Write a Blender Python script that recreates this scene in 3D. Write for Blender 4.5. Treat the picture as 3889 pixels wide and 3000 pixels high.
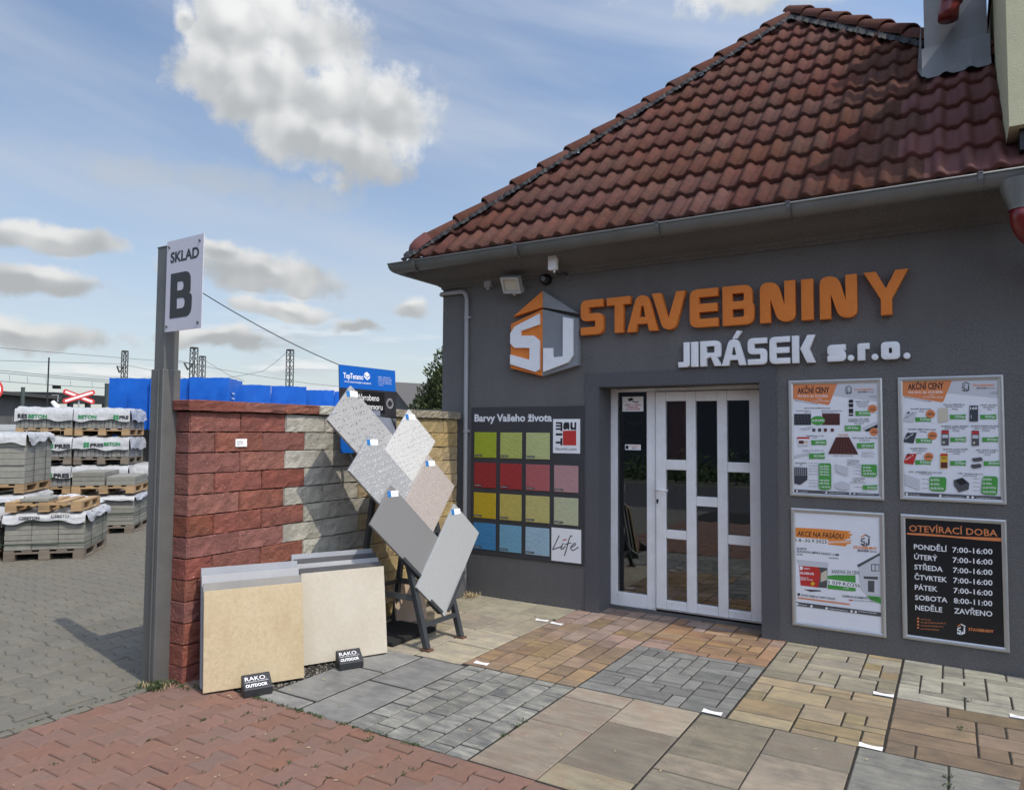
import bpy, bmesh, math, random
from mathutils import Vector, Matrix
from mathutils.geometry import tessellate_polygon
random.seed(7)
scene = bpy.context.scene
for o in list(bpy.data.objects): bpy.data.objects.remove(o)
COL = scene.collection
RAD = math.radians

# ------------------------------------------------------------------ camera
EYE = Vector((0, 0, 1.60)); FPX = 2725.0; YAW, PITCH, ROLL = RAD(31.5465), RAD(2.9), RAD(0.41438)
fw = Vector((-math.sin(YAW)*math.cos(PITCH), math.cos(YAW)*math.cos(PITCH), math.sin(PITCH)))
r0 = Vector((math.cos(YAW), math.sin(YAW), 0)); u0 = r0.cross(fw)
RT = r0*math.cos(ROLL) + u0*math.sin(ROLL); UP = u0*math.cos(ROLL) - r0*math.sin(ROLL)
cam = bpy.data.cameras.new('camera'); camo = bpy.data.objects.new('camera', cam); COL.objects.link(camo)
camo.matrix_world = Matrix(((RT.x, UP.x, -fw.x, EYE.x), (RT.y, UP.y, -fw.y, EYE.y), (RT.z, UP.z, -fw.z, EYE.z), (0, 0, 0, 1)))
cam.sensor_width = 36; cam.lens = FPX/3889*36; cam.clip_start = 0.05; cam.clip_end = 5000
scene.camera = camo
scene.render.resolution_x = 1024; scene.render.resolution_y = 789
scene.view_settings.view_transform = 'Standard'; scene.view_settings.look = 'None'
scene.view_settings.exposure = 0.36; scene.view_settings.gamma = 1.0

# ------------------------------------------------------------------ sun and sky
SUN_EL, SUN_AZ = RAD(53.5), RAD(12.0)      # azimuth: turned from +X towards -Y (street side)
sd = Vector((math.cos(SUN_AZ)*math.cos(SUN_EL), -math.sin(SUN_AZ)*math.cos(SUN_EL), math.sin(SUN_EL)))
sun = bpy.data.lights.new('sun', 'SUN'); sun.energy = 2.35; sun.angle = RAD(0.53); sun.color = (1.0, 0.92, 0.80)
suno = bpy.data.objects.new('sun', sun); COL.objects.link(suno)
suno.rotation_euler = sd.to_track_quat('Z', 'Y').to_euler(); suno.location = sd*60
SKY_STRENGTH = 0.115

def px_dir(x, y):                      # direction of a pixel of the 3889 px wide photograph
    return (fw + RT*((x-1944.5)/FPX) - UP*((y-1500)/FPX)).normalized()

def make_world():
    w = bpy.data.worlds.new('World'); scene.world = w; w.use_nodes = True
    nt = w.node_tree; N = nt.nodes; L = nt.links; N.clear()
    def val(v):
        return v
    def setin(sock, v):
        if hasattr(v, 'is_output') or isinstance(v, bpy.types.NodeSocket): L.new(v, sock)
        else: sock.default_value = v
    def m(op, a, b=0.0, c=0.0, clamp=False):
        n = N.new('ShaderNodeMath'); n.operation = op; n.use_clamp = clamp
        setin(n.inputs[0], a); setin(n.inputs[1], b); setin(n.inputs[2], c); return n.outputs[0]
    def vm(op, a, b=(0, 0, 0)):
        n = N.new('ShaderNodeVectorMath'); n.operation = op; setin(n.inputs[0], a); setin(n.inputs[1], b)
        return n.outputs['Value'] if op in ('LENGTH', 'DOT_PRODUCT') else n.outputs['Vector']
    def ss(x, lo, hi):
        n = N.new('ShaderNodeMapRange'); n.interpolation_type = 'SMOOTHSTEP'
        setin(n.inputs['Value'], x); n.inputs['From Min'].default_value = lo; n.inputs['From Max'].default_value = hi
        return n.outputs['Result']
    def noise(vec, scale, detail=6, rough=.55):
        n = N.new('ShaderNodeTexNoise'); setin(n.inputs['Vector'], vec); n.inputs['Scale'].default_value = scale
        n.inputs['Detail'].default_value = detail; n.inputs['Roughness'].default_value = rough; return n.outputs['Fac'], n.outputs['Color']
    def mix(f, a, b):
        n = N.new('ShaderNodeMix'); n.data_type = 'RGBA'; setin(n.inputs['Factor'], f); setin(n.inputs['A'], a); setin(n.inputs['B'], b); return n.outputs['Result']
    tc = N.new('ShaderNodeTexCoord'); d = tc.outputs['Generated']
    sp = N.new('ShaderNodeSeparateXYZ'); L.new(d, sp.inputs[0])
    az = m('ARCTAN2', sp.outputs[0], sp.outputs[1]); el = m('ARCSINE', sp.outputs[2])
    cb = N.new('ShaderNodeCombineXYZ'); L.new(az, cb.inputs[0]); L.new(el, cb.inputs[1]); p = cb.outputs[0]
    sky = N.new('ShaderNodeTexSky'); sky.sky_type = 'NISHITA'; sky.sun_disc = False
    sky.sun_elevation = SUN_EL; sky.sun_rotation = RAD(90) + SUN_AZ; sky.altitude = 200; sky.air_density = 1.0; sky.dust_density = 1.2; sky.ozone_density = 1.0
    # cumulus clouds: ellipses in azimuth / elevation, edges broken up by noise
    K = 0.8603; qv = px_dir(1020*K, 825*K); VA = math.atan2(qv.x, qv.y); VE = math.asin(qv.z)
    cl = [(1030,140,210,170),(1300,150,290,190),(960,330,160,140),(1180,390,300,210),(1430,430,290,210),(1700,470,240,180),(1570,660,260,150),(1270,590,220,125),(800,75,75,70),
          (210,1062,290,62),(130,1245,340,70),(1180,1222,390,90),(990,1165,130,60),(1270,1372,210,46),(1560,1432,140,44),(1810,1352,120,46),
          (90,1478,330,60),(940,1510,320,52),(3500,-220,650,160)]
    n1, n1c = noise(p, 7.0, 3, .62)
    wv = vm('SUBTRACT', n1c, (.5, .5, .5)); wv = vm('MULTIPLY', wv, (.10, .06, 0)); pw = vm('ADD', p, wv)
    Fd = None; Lt = None
    for (x, y, rx, ry) in cl:
        q = px_dir(x*K, y*K); a = math.atan2(q.x, q.y); e = math.asin(q.z); s = K/FPX
        for k in (0, 1):
            v = vm('SUBTRACT', pw, (a, e + k*.34*ry*s, 0)); v = vm('MULTIPLY', v, (1/(rx*s*(1.16 if rx*ry > 12000 and y < 900 else 1.0)), 1/(ry*s*(1.16 if rx*ry > 12000 and y < 900 else 1.0)), 0)); ln = m('SUBTRACT', 1.0, vm('LENGTH', v))
            if k == 0: Fd = ln if Fd is None else m('MAXIMUM', Fd, ln)
            else: Lt = ln if Lt is None else m('MAXIMUM', Lt, ln)
    n2, _ = noise(p, 15.0, 8, .64)
    rag = m('ADD', m('MULTIPLY', m('SUBTRACT', n2, .5), 1.7), m('MULTIPLY', m('SUBTRACT', n1, .5), 1.1))
    cov = m('MULTIPLY', ss(m('ADD', m('ADD', Fd, .04), rag), -.04, .50), .97)
    nA, _ = noise(p, 12.0, 2, .5); nB, _ = noise(vm('ADD', p, (.016, .026, 0)), 12.0, 2, .5)
    puff = m('MULTIPLY', m('SUBTRACT', nA, nB), 1.5)
    lit = ss(m('ADD', m('SUBTRACT', Lt, m('MULTIPLY', Fd, .95)), m('ADD', puff, m('MULTIPLY', rag, .18))), -.42, .50)
    # low rows of small clouds towards the horizon, all round
    ps = vm('MULTIPLY', p, (5.0, 26.0, 1)); h1, _ = noise(ps, 1.0, 4, .58); h2, _ = noise(vm('ADD', ps, (0, .22, 0)), 1.0, 3, .58)
    band = m('MULTIPLY', ss(el, -.02, .04), m('SUBTRACT', 1.0, ss(el, .06, .20)))
    hc = m('MULTIPLY', ss(h1, .46, .66), band)
    hl = ss(m('SUBTRACT', h1, h2), -.06, .07)
    # thin high streaks
    pr2 = N.new('ShaderNodeVectorRotate'); pr2.rotation_type = 'Z_AXIS'; L.new(p, pr2.inputs['Vector']); pr2.inputs['Angle'].default_value = RAD(12)
    st, _ = noise(vm('MULTIPLY', pr2.outputs[0], (1.0, 6.0, 1)), 1.5, 4, .5)
    stv = m('MULTIPLY', ss(st, .36, .78), .52)
    haze = m('SUBTRACT', 1.0, ss(el, .0, .44))
    skyc = sky.outputs[0]
    def tint(c, f):      # cloud colours relative to the bright horizon sky
        return (c[0]*f, c[1]*f, c[2]*f, 1)
    base = mix(m('MULTIPLY_ADD', haze, .52, .06), skyc, tint((.71, .75, .79), 5.5))
    base = mix(stv, base, tint((.78, .81, .85), 5.3))
    hcol = mix(hl, tint((.62, .65, .685), 5.6), tint((.94, .95, .955), 6.1))
    base = mix(m('MULTIPLY', hc, .85), base, hcol)
    ccol = mix(lit, tint((.56, .585, .60), 5.2), tint((.98, .985, .98), 5.3))
    # a faint grey bank of veil cloud below the big one
    vb = m('MULTIPLY', ss(m('ADD', m('SUBTRACT', 1.0, vm('LENGTH', vm('MULTIPLY', vm('SUBTRACT', pw, (VA, VE, 0)), (1/.26, 1/.032, 0)))), m('MULTIPLY', m('SUBTRACT', n2, .5), 2.2)), .05, .9), .42)
    base = mix(vb, base, tint((.62, .645, .66), 5.4))
    out = mix(cov, base, ccol)
    # haze and cloud scatter sunlight forwards: the sky brightens smoothly towards the sun
    ph = m('MULTIPLY', m('ADD', vm('DOT_PRODUCT', d, tuple(sd)), 1.0), .5); ph = m('MULTIPLY_ADD', m('POWER', ph, 3.0), 1.9, 1.0)
    sc_ = N.new('ShaderNodeVectorMath'); sc_.operation = 'SCALE'; L.new(out, sc_.inputs[0]); L.new(ph, sc_.inputs['Scale']); out = sc_.outputs[0]
    bg = N.new('ShaderNodeBackground'); L.new(out, bg.inputs['Color']); bg.inputs['Strength'].default_value = SKY_STRENGTH
    wo = N.new('ShaderNodeOutputWorld'); L.new(bg.outputs[0], wo.inputs[0])
    w.cycles.sampling_method = 'NONE'
make_world()

# ------------------------------------------------------------------ helpers: measuring
D = 5.906                                  # the shop front stands on the plane y = D; x runs along it, z is up
S = 3889/2184
def hit(dirv, n, d):
    n = Vector(n); return EYE + dirv*((d - n.dot(EYE))/n.dot(dirv))
def zoomfn(x0, y0, k):
    def f(zx, zy, off=0.0):                # point of the shop front (or a plane off metres before it)
        P = hit(px_dir(x0+k*zx, y0+k*zy), (0, 1, 0), D-off); return P.x, P.z
    return f
zA = zoomfn(2950, 1400, .42995); zB = zoomfn(2950, 1900, .42995)     # posters
zP = zoomfn(1750, 1500, .4154); zD = zoomfn(2200, 1400, .5934); zL = zoomfn(1850, 950, .7555)
def gpt(dx, dy, z=0.0): return hit(px_dir(dx*S, dy*S), (0, 0, 1), z)

# ------------------------------------------------------------------ helpers: objects
ORG = {}
def tag(o, label, cat, group=None):
    o['label'] = label; o['category'] = cat
    if group: o['group'] = group
    return o
def thing(name, label, cat, loc=(0, 0, 0), group=None):
    o = bpy.data.objects.new(name, None); COL.objects.link(o); o.location = loc; o.empty_display_size = .1
    ORG[o.name] = Vector(loc); return tag(o, label, cat, group)
def org(o): return ORG.get(o.name, Vector((0, 0, 0))) if o else Vector((0, 0, 0))
def link(name, me, mat, parent=None, loc=None, rot=None):
    """loc None: mesh already in world coordinates; else loc is the world position of the piece"""
    o = bpy.data.objects.new(name, me); COL.objects.link(o)
    if mat is not None and not me.materials: me.materials.append(mat)
    po = org(parent)
    if loc is None: o.location = -po if parent else (0, 0, 0); ORG[o.name] = Vector((0, 0, 0))
    else: o.location = Vector(loc) - po; ORG[o.name] = Vector(loc)
    if rot is not None: o.rotation_euler = rot
    if parent: o.parent = parent
    return o
class MB:
    def __init__(s): s.v = []; s.f = []
    def add(s, vs, fs):
        b = len(s.v); s.v += [tuple(v) for v in vs]; s.f += [tuple(i+b for i in f) for f in fs]; return s
    def box(s, x0, x1, y0, y1, z0, z1):
        return s.add([(x0,y0,z0),(x1,y0,z0),(x1,y1,z0),(x0,y1,z0),(x0,y0,z1),(x1,y0,z1),(x1,y1,z1),(x0,y1,z1)],
                     [(3,2,1,0),(4,5,6,7),(0,1,5,4),(1,2,6,5),(2,3,7,6),(3,0,4,7)])
    def obox(s, c, ax, ay, az):            # centre and three half axes
        c, ax, ay, az = Vector(c), Vector(ax), Vector(ay), Vector(az); vs = []
        for k in (-1, 1):
            for i, j in ((-1,-1),(1,-1),(1,1),(-1,1)): vs.append(c+ax*i+ay*j+az*k)
        return s.add(vs, [(3,2,1,0),(4,5,6,7),(0,1,5,4),(1,2,6,5),(2,3,7,6),(3,0,4,7)])
    def bar(s, a, b, w, h=None, up=(0, 0, 1)):   # square bar between two points
        a, b = Vector(a), Vector(b); h = h or w; d = (b-a); ln = d.length; d.normalize(); up = Vector(up)
        if abs(d.dot(up)) > .98: up = Vector((1, 0, 0))
        x = d.cross(up).normalized(); y = x.cross(d).normalized()
        return s.obox((a+b)/2, x*w/2, y*h/2, d*ln/2)
    def tube(s, pts, r, n=8, cap=True):
        pts = [Vector(p) for p in pts]; rings = []
        rr = r if isinstance(r, (list, tuple)) else [r]*len(pts); prev = None
        for i, p in enumerate(pts):
            t = (pts[min(i+1, len(pts)-1)] - pts[max(i-1, 0)]).normalized()
            if prev is None:
                x = t.cross(Vector((0, 0, 1)) if abs(t.z) < .95 else Vector((1, 0, 0))).normalized()
            else: x = (prev - t*prev.dot(t)).normalized()
            prev = x; y = t.cross(x)
            rings.append([p + x*math.cos(2*math.pi*k/n)*rr[i] + y*math.sin(2*math.pi*k/n)*rr[i] for k in range(n)])
        vs = [v for R_ in rings for v in R_]; fs = []
        for i in range(len(pts)-1):
            for k in range(n): fs.append((i*n+k, i*n+(k+1) % n, (i+1)*n+(k+1) % n, (i+1)*n+k))
        if cap: fs += [tuple(range(n))[::-1], tuple((len(pts)-1)*n+k for k in range(n))]
        return s.add(vs, fs)
    def prism(s, poly, fn, d0, d1):        # 2-D outline carried by fn(u, v, depth) from depth d0 to d1
        n = len(poly); ar = sum(poly[i][0]*poly[(i+1) % n][1]-poly[(i+1) % n][0]*poly[i][1] for i in range(n))
        if ar < 0: poly = poly[::-1]
        vs = [fn(u, v, d1) for u, v in poly] + [fn(u, v, d0) for u, v in poly]
        tris = tessellate_polygon([[Vector((u, v, 0)) for u, v in poly]])
        fs = [tuple(t) for t in tris] + [tuple(n+i for i in t[::-1]) for t in tris]
        fs += [(i, n+i, n+(i+1) % n, (i+1) % n) for i in range(n)]
        return s.add(vs, fs)
    def flat(s, poly, fn, d):
        tris = tessellate_polygon([[Vector((u, v, 0)) for u, v in poly]])
        return s.add([fn(u, v, d) for u, v in poly], [tuple(t) for t in tris])
    def mesh(s, name, smooth=False, origin=(0, 0, 0), recalc=True):
        me = bpy.data.meshes.new(name); og = Vector(origin)
        me.from_pydata([Vector(v)-og for v in s.v], [], s.f); 
        if recalc:
            bm = bmesh.new(); bm.from_mesh(me); bmesh.ops.recalc_face_normals(bm, faces=bm.faces); bm.to_mesh(me); bm.free()
        if smooth:
            for p in me.polygons: p.use_smooth = True
        me.update(); return me
    def build(s, name, mat, parent=None, smooth=False, recalc=True):
        return link(name, s.mesh(name, smooth, recalc=recalc), mat, parent)
def smooth_by_angle(me, ang=35):
    me.polygons.foreach_set('use_smooth', [True]*len(me.polygons))
    bm = bmesh.new(); bm.from_mesh(me)
    for e in bm.edges:
        if len(e.link_faces) == 2 and e.calc_face_angle(0) > RAD(ang): e.smooth = False
    bm.to_mesh(me); bm.free()
def bevel(me, w, seg=2):
    bm = bmesh.new(); bm.from_mesh(me); bmesh.ops.remove_doubles(bm, verts=bm.verts, dist=1e-6)
    bmesh.ops.bevel(bm, geom=list(bm.edges), offset=w, segments=seg, profile=.6, affect='EDGES', clamp_overlap=True); bm.to_mesh(me); bm.free(); return me
def kind(o, k): o['kind'] = k; return o
def build_letters(mb, name, mat, parent):
    """one part per letter: islands of a flat lettering mesh, accents kept with their letter"""
    n = len(mb.v); par = list(range(n))
    def find(a):
        while par[a] != a: par[a] = par[par[a]]; a = par[a]
        return a
    for f in mb.f:
        for i in f[1:]: par[find(f[0])] = find(i)
    isl = {}
    for f in mb.f: isl.setdefault(find(f[0]), []).append(f)
    P = [Vector(v) for v in mb.v]; o = P[0]; far = max(P, key=lambda q: (Vector((q.x, q.y, 0))-Vector((o.x, o.y, 0))).length); ax = Vector((far.x-o.x, far.y-o.y, 0)).normalized()
    g = []
    for fs in isl.values():
        ids = {i for f in fs for i in f}; us = [P[i].dot(ax) for i in ids]; zs = [P[i].z for i in ids]; g.append([min(us), max(us), min(zs), max(zs), fs])
    g.sort(key=lambda q: (q[0]-q[1])); out = []
    for q in g:
        for r in out:
            ov = min(q[1], r[1])-max(q[0], r[0]); gap = max(q[2], r[2])-min(q[3], r[3])
            if ov > .55*(q[1]-q[0]) and gap < .5*(r[3]-r[2]): r[4] = r[4]+q[4]; r[2] = min(r[2], q[2]); r[3] = max(r[3], q[3]); break
        else: out.append(q)
    for q in out:
        m2 = MB(); ids = sorted({i for f in q[4] for i in f}); mp = {k: j for j, k in enumerate(ids)}
        m2.add([mb.v[i] for i in ids], [tuple(mp[i] for i in f) for f in q[4]]); m2.build(name, mat, parent, recalc=False)

# ------------------------------------------------------------------ materials
def M(name, c1, c2=None, scale=6.0, rough=.8, bump=0.0, bscale=80.0, metal=0.0, rnd=0.0, hue=0.0, world=False, stretch=(1, 1, 1), spec=.5, c3=None, s3=1.2, m3=.5, detail=6, speck=None, coat=0.0, rough_var=.0, c4=None, s4=2.0, st4=(1, 1, 1), m4=.5):
    mt = bpy.data.materials.new(name); mt.use_nodes = True; nt = mt.node_tree; N = nt.nodes; L = nt.links
    b = N['Principled BSDF']; b.inputs['Roughness'].default_value = rough; b.inputs['Metallic'].default_value = metal
    b.inputs['Specular IOR Level'].default_value = spec; b.inputs['Coat Weight'].default_value = coat
    tc = N.new('ShaderNodeTexCoord'); geo = N.new('ShaderNodeNewGeometry'); oi = N.new('ShaderNodeObjectInfo')
    if world: vec = geo.outputs['Position']
    else:
        a = N.new('ShaderNodeVectorMath'); a.operation = 'MULTIPLY_ADD'
        cx = N.new('ShaderNodeCombineXYZ'); 
        for i in range(3): L.new(oi.outputs['Random'], cx.inputs[i])
        L.new(cx.outputs[0], a.inputs[0]); a.inputs[1].default_value = (37.0, 91.0, 53.0); L.new(tc.outputs['Object'], a.inputs[2]); vec = a.outputs[0]
    def noise(sc, st=(1, 1, 1), det=detail):
        v = vec
        if st != (1, 1, 1):
            q = N.new('ShaderNodeVectorMath'); q.operation = 'MULTIPLY'; L.new(vec, q.inputs[0]); q.inputs[1].default_value = st; v = q.outputs[0]
        n = N.new('ShaderNodeTexNoise'); L.new(v, n.inputs['Vector']); n.inputs['Scale'].default_value = sc; n.inputs['Detail'].default_value = det; n.inputs['Roughness'].default_value = .62; return n.outputs['Fac']
    def ramp(f, lo=.32, hi=.68):
        r = N.new('ShaderNodeMapRange'); L.new(f, r.inputs[0]); r.inputs[1].default_value = lo; r.inputs[2].default_value = hi; return r.outputs[0]
    def mix(f, a, b_):
        x = N.new('ShaderNodeMix'); x.data_type = 'RGBA'
        for s_, v in ((x.inputs['Factor'], f), (x.inputs['A'], a), (x.inputs['B'], b_)):
            if isinstance(v, bpy.types.NodeSocket): L.new(v, s_)
            else: s_.default_value = v if isinstance(v, float) else (*v[:3], 1)
        return x.outputs['Result']
    c = tuple(c1)
    if c2 is not None: c = mix(ramp(noise(scale, stretch)), c1, c2)
    if c3 is not None:
        f = N.new('ShaderNodeMath'); f.operation = 'MULTIPLY'; L.new(ramp(noise(s3), .45, .72), f.inputs[0]); f.inputs[1].default_value = m3
        c = mix(f.outputs[0], c, c3)
    if c4 is not None:
        f = N.new('ShaderNodeMath'); f.operation = 'MULTIPLY'; L.new(ramp(noise(s4, st4), .46, .74), f.inputs[0]); f.inputs[1].default_value = m4
        c = mix(f.outputs[0], c, c4)
    if speck is not None:                  # list of (scale, threshold, colour)
        for sc, th, cc in speck:
            vo = N.new('ShaderNodeTexVoronoi'); L.new(vec, vo.inputs['Vector']); vo.inputs['Scale'].default_value = sc
            ns = N.new('ShaderNodeMath'); ns.operation = 'LESS_THAN'; L.new(vo.outputs['Distance'], ns.inputs[0])
            sx = N.new('ShaderNodeSeparateColor'); L.new(vo.outputs['Color'], sx.inputs[0]); mm = N.new('ShaderNodeMapRange'); L.new(sx.outputs[0], mm.inputs[0]); mm.inputs[1].default_value = .45; mm.inputs[3].default_value = 0.0; mm.inputs[4].default_value = th*1.9
            L.new(mm.outputs[0], ns.inputs[1]); c = mix(ns.outputs[0], c, cc)
    if rnd or hue:
        hs = N.new('ShaderNodeHueSaturation')
        if isinstance(c, tuple): hs.inputs['Color'].default_value = (*c[:3], 1)
        else: L.new(c, hs.inputs['Color'])
        mr = N.new('ShaderNodeMapRange'); L.new(oi.outputs['Random'], mr.inputs[0]); mr.inputs[3].default_value = 1-rnd; mr.inputs[4].default_value = 1+rnd; L.new(mr.outputs[0], hs.inputs['Value'])
        if hue:
            wn = N.new('ShaderNodeTexWhiteNoise'); wn.noise_dimensions = '1D'; L.new(oi.outputs['Random'], wn.inputs['W'])
            m2 = N.new('ShaderNodeMapRange'); L.new(wn.outputs['Value'], m2.inputs[0]); m2.inputs[3].default_value = .5-hue; m2.inputs[4].default_value = .5+hue; L.new(m2.outputs[0], hs.inputs['Hue'])
            m4 = N.new('ShaderNodeMapRange'); L.new(wn.outputs['Color'], m4.inputs[0]); m4.inputs[3].default_value = .82; m4.inputs[4].default_value = 1.08; L.new(m4.outputs[0], hs.inputs['Saturation'])
        c = hs.outputs[0]
    if isinstance(c, tuple): b.inputs['Base Color'].default_value = (*c[:3], 1)
    else: L.new(c, b.inputs['Base Color'])
    if bump:
        bp = N.new('ShaderNodeBump'); bp.inputs['Strength'].default_value = bump; bp.inputs['Distance'].default_value = .01
        L.new(noise(bscale, (1, 1, 1), 4), bp.inputs['Height']); L.new(bp.outputs[0], b.inputs['Normal'])
    if rough_var:
        rv = N.new('ShaderNodeMapRange'); L.new(noise(scale*.6), rv.inputs[0]); rv.inputs[3].default_value = max(0, rough-rough_var); rv.inputs[4].default_value = min(1, rough+rough_var); L.new(rv.outputs[0], b.inputs['Roughness'])
    return mt
# ------------------------------------------------------------------ palette (real-world base colours, linear)
m_facade = M('grey_render', (.112,.108,.105), (.196,.190,.184), scale=85, rough=.95, bump=1.0, bscale=110, world=True, c3=(.122,.118,.114), s3=1.1, m3=.7, c4=(.190,.184,.175), s4=2.6, st4=(2.2, 2.2, .22), m4=.35)
m_surround = M('slate_render', (.080,.078,.085), (.132,.130,.138), scale=85, rough=.95, bump=.8, bscale=140, world=True, c3=(.125,.125,.13), s3=2.5, m3=.3)
m_zinc = M('zinc', (.20,.205,.205), (.15,.155,.155), scale=3, rough=.5, metal=.55, bump=.05, bscale=15, world=True, rough_var=.12)
m_gutter = M('grey_gutter', (.21,.217,.208), (.165,.172,.164), scale=4, rough=.5, metal=.35, world=True, rough_var=.1, bump=.04, bscale=12)
m_tile = M('roof_tile_concrete', (.132,.054,.040), (.090,.040,.031), scale=14, rough=.95, rnd=.13, hue=.006, bump=.8, bscale=60, c3=(.075,.056,.042), s3=6, m3=.45, spec=.08, speck=[(300, .14, (.22,.12,.095)), (26, .055, (.17,.15,.105))])
m_tile_new = M('roof_tile_new', (.135,.042,.034), (.108,.036,.030), scale=8, rough=.75, rnd=.12, bump=.12, bscale=160)
m_vent = M('black_vent_strip', (.012,.012,.012), rough=.7)
m_white = M('white_pvc', (.86,.86,.85), (.80,.80,.79), scale=5, rough=.35, world=True, c3=(.58,.57,.54), s3=6, m3=.35)
m_orange = M('orange_paint', (.80,.235,.035), (.73,.21,.032), scale=25, rough=.75, bump=.15, bscale=120, world=True, c3=(.66,.18,.03), s3=9, m3=.35)
m_letter_white = M('white_letter_paint', (.88,.89,.90), (.82,.83,.84), scale=20, rough=.75, bump=.2, bscale=90, world=True)
m_logo_grey = M('logo_grey_paint', (.25,.26,.275), (.225,.235,.25), scale=18, rough=.8, bump=.15, bscale=120, world=True)
m_alu = M('aluminium_frame', (.56,.56,.55), (.50,.50,.49), scale=8, rough=.38, metal=.6, world=True)
m_paper = M('poster_paper', (.86,.87,.90), (.80,.81,.85), scale=2.2, rough=.35, world=True, bump=.55, bscale=7)
m_black_paper = M('black_poster', (.012,.013,.015), (.017,.018,.02), scale=3, rough=.3, world=True, bump=.3, bscale=7)
m_panel = M('anthracite_panel', (.042,.043,.046), (.050,.051,.054), scale=6, rough=.75, world=True, bump=.2, bscale=150)
m_steel = M('painted_steel', (.155,.157,.150), (.125,.127,.121), scale=5, rough=.45, metal=.3, world=True, rough_var=.1, c3=(.20,.20,.19), s3=4, m3=.5)
m_steel_dark = M('dark_steel', (.060,.068,.075), (.045,.05,.055), scale=6, rough=.45, metal=.25, world=True)
m_black = M('black_plastic', (.010,.011,.012), rough=.4)
m_conduit = M('grey_conduit', (.34,.34,.35), rough=.5, world=True)
m_red_metal = M('red_metal', (.16,.012,.012), rough=.3, coat=.3)
m_cream = M('cream_render', (.58,.56,.36), (.50,.48,.31), scale=4, rough=.9, bump=.35, bscale=120, world=True)
m_grout = M('joint_sand', (.030,.027,.022), (.012,.011,.009), scale=30, rough=1, world=True, bump=.5, bscale=90)
m_grass = M('weed_green', (.055,.085,.025), (.035,.06,.018), scale=20, rough=.8, world=True)
m_dry = M('dry_straw', (.42,.34,.20), (.30,.23,.13), scale=30, rough=.9, world=True)
m_ink = M('black_ink', (.015,.015,.017), rough=.5); m_ink_grey = M('grey_ink', (.09,.09,.095), rough=.5)
m_white_ink = M('white_ink', (.88,.88,.88), rough=.5); m_orange_ink = M('orange_ink', (.82,.27,.05), rough=.45)
m_orange_ink2 = M('burnt_orange_ink', (.72,.24,.085), rough=.45)
m_green_ink = M('green_ink', (.075,.34,.06), rough=.45); m_red_ink = M('red_ink', (.55,.035,.03), rough=.45)
m_blue_ink = M('blue_ink', (.005,.11,.46), rough=.4); m_lgrey_ink = M('light_grey_ink', (.60,.61,.64), rough=.5)
m_brown_ink = M('brown_ink', (.11,.028,.022), rough=.5); m_slate_ink = M('slate_ink', (.05,.055,.07), rough=.5); m_cream_ink = M('cream_ink', (.62,.56,.44), rough=.5)
m_yellow_ink = M('yellow_ink', (.70,.45,.03), rough=.5)

def mat_glass():
    mt = bpy.data.materials.new('dark_window_glass'); mt.use_nodes = True; nt = mt.node_tree; N = nt.nodes; L = nt.links; N.clear()
    t = N.new('ShaderNodeBsdfTransparent'); t.inputs[0].default_value = (.80, .83, .84, 1)
    g = N.new('ShaderNodeBsdfGlossy'); g.inputs['Roughness'].default_value = .0; g.inputs['Color'].default_value = (.9, .92, .95, 1)
    f = N.new('ShaderNodeFresnel'); f.inputs['IOR'].default_value = 2.0; mx = N.new('ShaderNodeMixShader'); o = N.new('ShaderNodeOutputMaterial')
    L.new(f.outputs[0], mx.inputs[0]); L.new(t.outputs[0], mx.inputs[1]); L.new(g.outputs[0], mx.inputs[2]); L.new(mx.outputs[0], o.inputs[0]); return mt
m_glass = mat_glass()
m_lens = M('lamp_glass', (.55,.50,.40), rough=.12, coat=.5)

# ------------------------------------------------------------------ lettering
_tc = {}
def text_mesh(body, bold=0.0, res=3):
    key = (body, bold, res)
    if key in _tc: return _tc[key]
    cu = bpy.data.curves.new('t', 'FONT'); cu.body = body; cu.size = 1; cu.resolution_u = res; cu.offset = bold; cu.fill_mode = 'NONE' if False else 'FRONT'; cu.dimensions = '2D'
    ob = bpy.data.objects.new('t', cu); me = ob.to_mesh()
    vs = [(v.co.x, v.co.y) for v in me.vertices]; fs = [tuple(p.vertices) for p in me.polygons]
    ob.to_mesh_clear(); bpy.data.objects.remove(ob); bpy.data.curves.remove(cu)
    _tc[key] = (vs, fs); return vs, fs
def capheight():
    vs, _ = text_mesh('H'); ys = [v[1] for v in vs]; return max(ys)-min(ys), min(ys)
CAP, CAPB = capheight()
def put_text(mb, body, fn, x0, z0, x1, h, d, bold=0.0, slant=0.0, res=3, z1=None):
    """flat lettering from x0 to x1 on the baseline z0, capital height h, at depth d of the plane fn"""
    vs, fs = text_mesh(body, bold, res)
    if not vs: return
    a = min(v[0] for v in vs); b = max(v[0] for v in vs); sx = (x1-x0)/max(b-a, 1e-6); sy = h/(CAP+2*bold)
    dz = 0 if z1 is None else z1-z0
    mb.add([fn(x0+(v[0]-a)*sx+slant*v[1]*sy, z0+(v[1]+bold)*sy+dz*(v[0]-a)/(b-a), d) for v in vs], fs)
def ff(x, z, d): return (x, D-d, z)          # the shop front as a drawing plane

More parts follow.
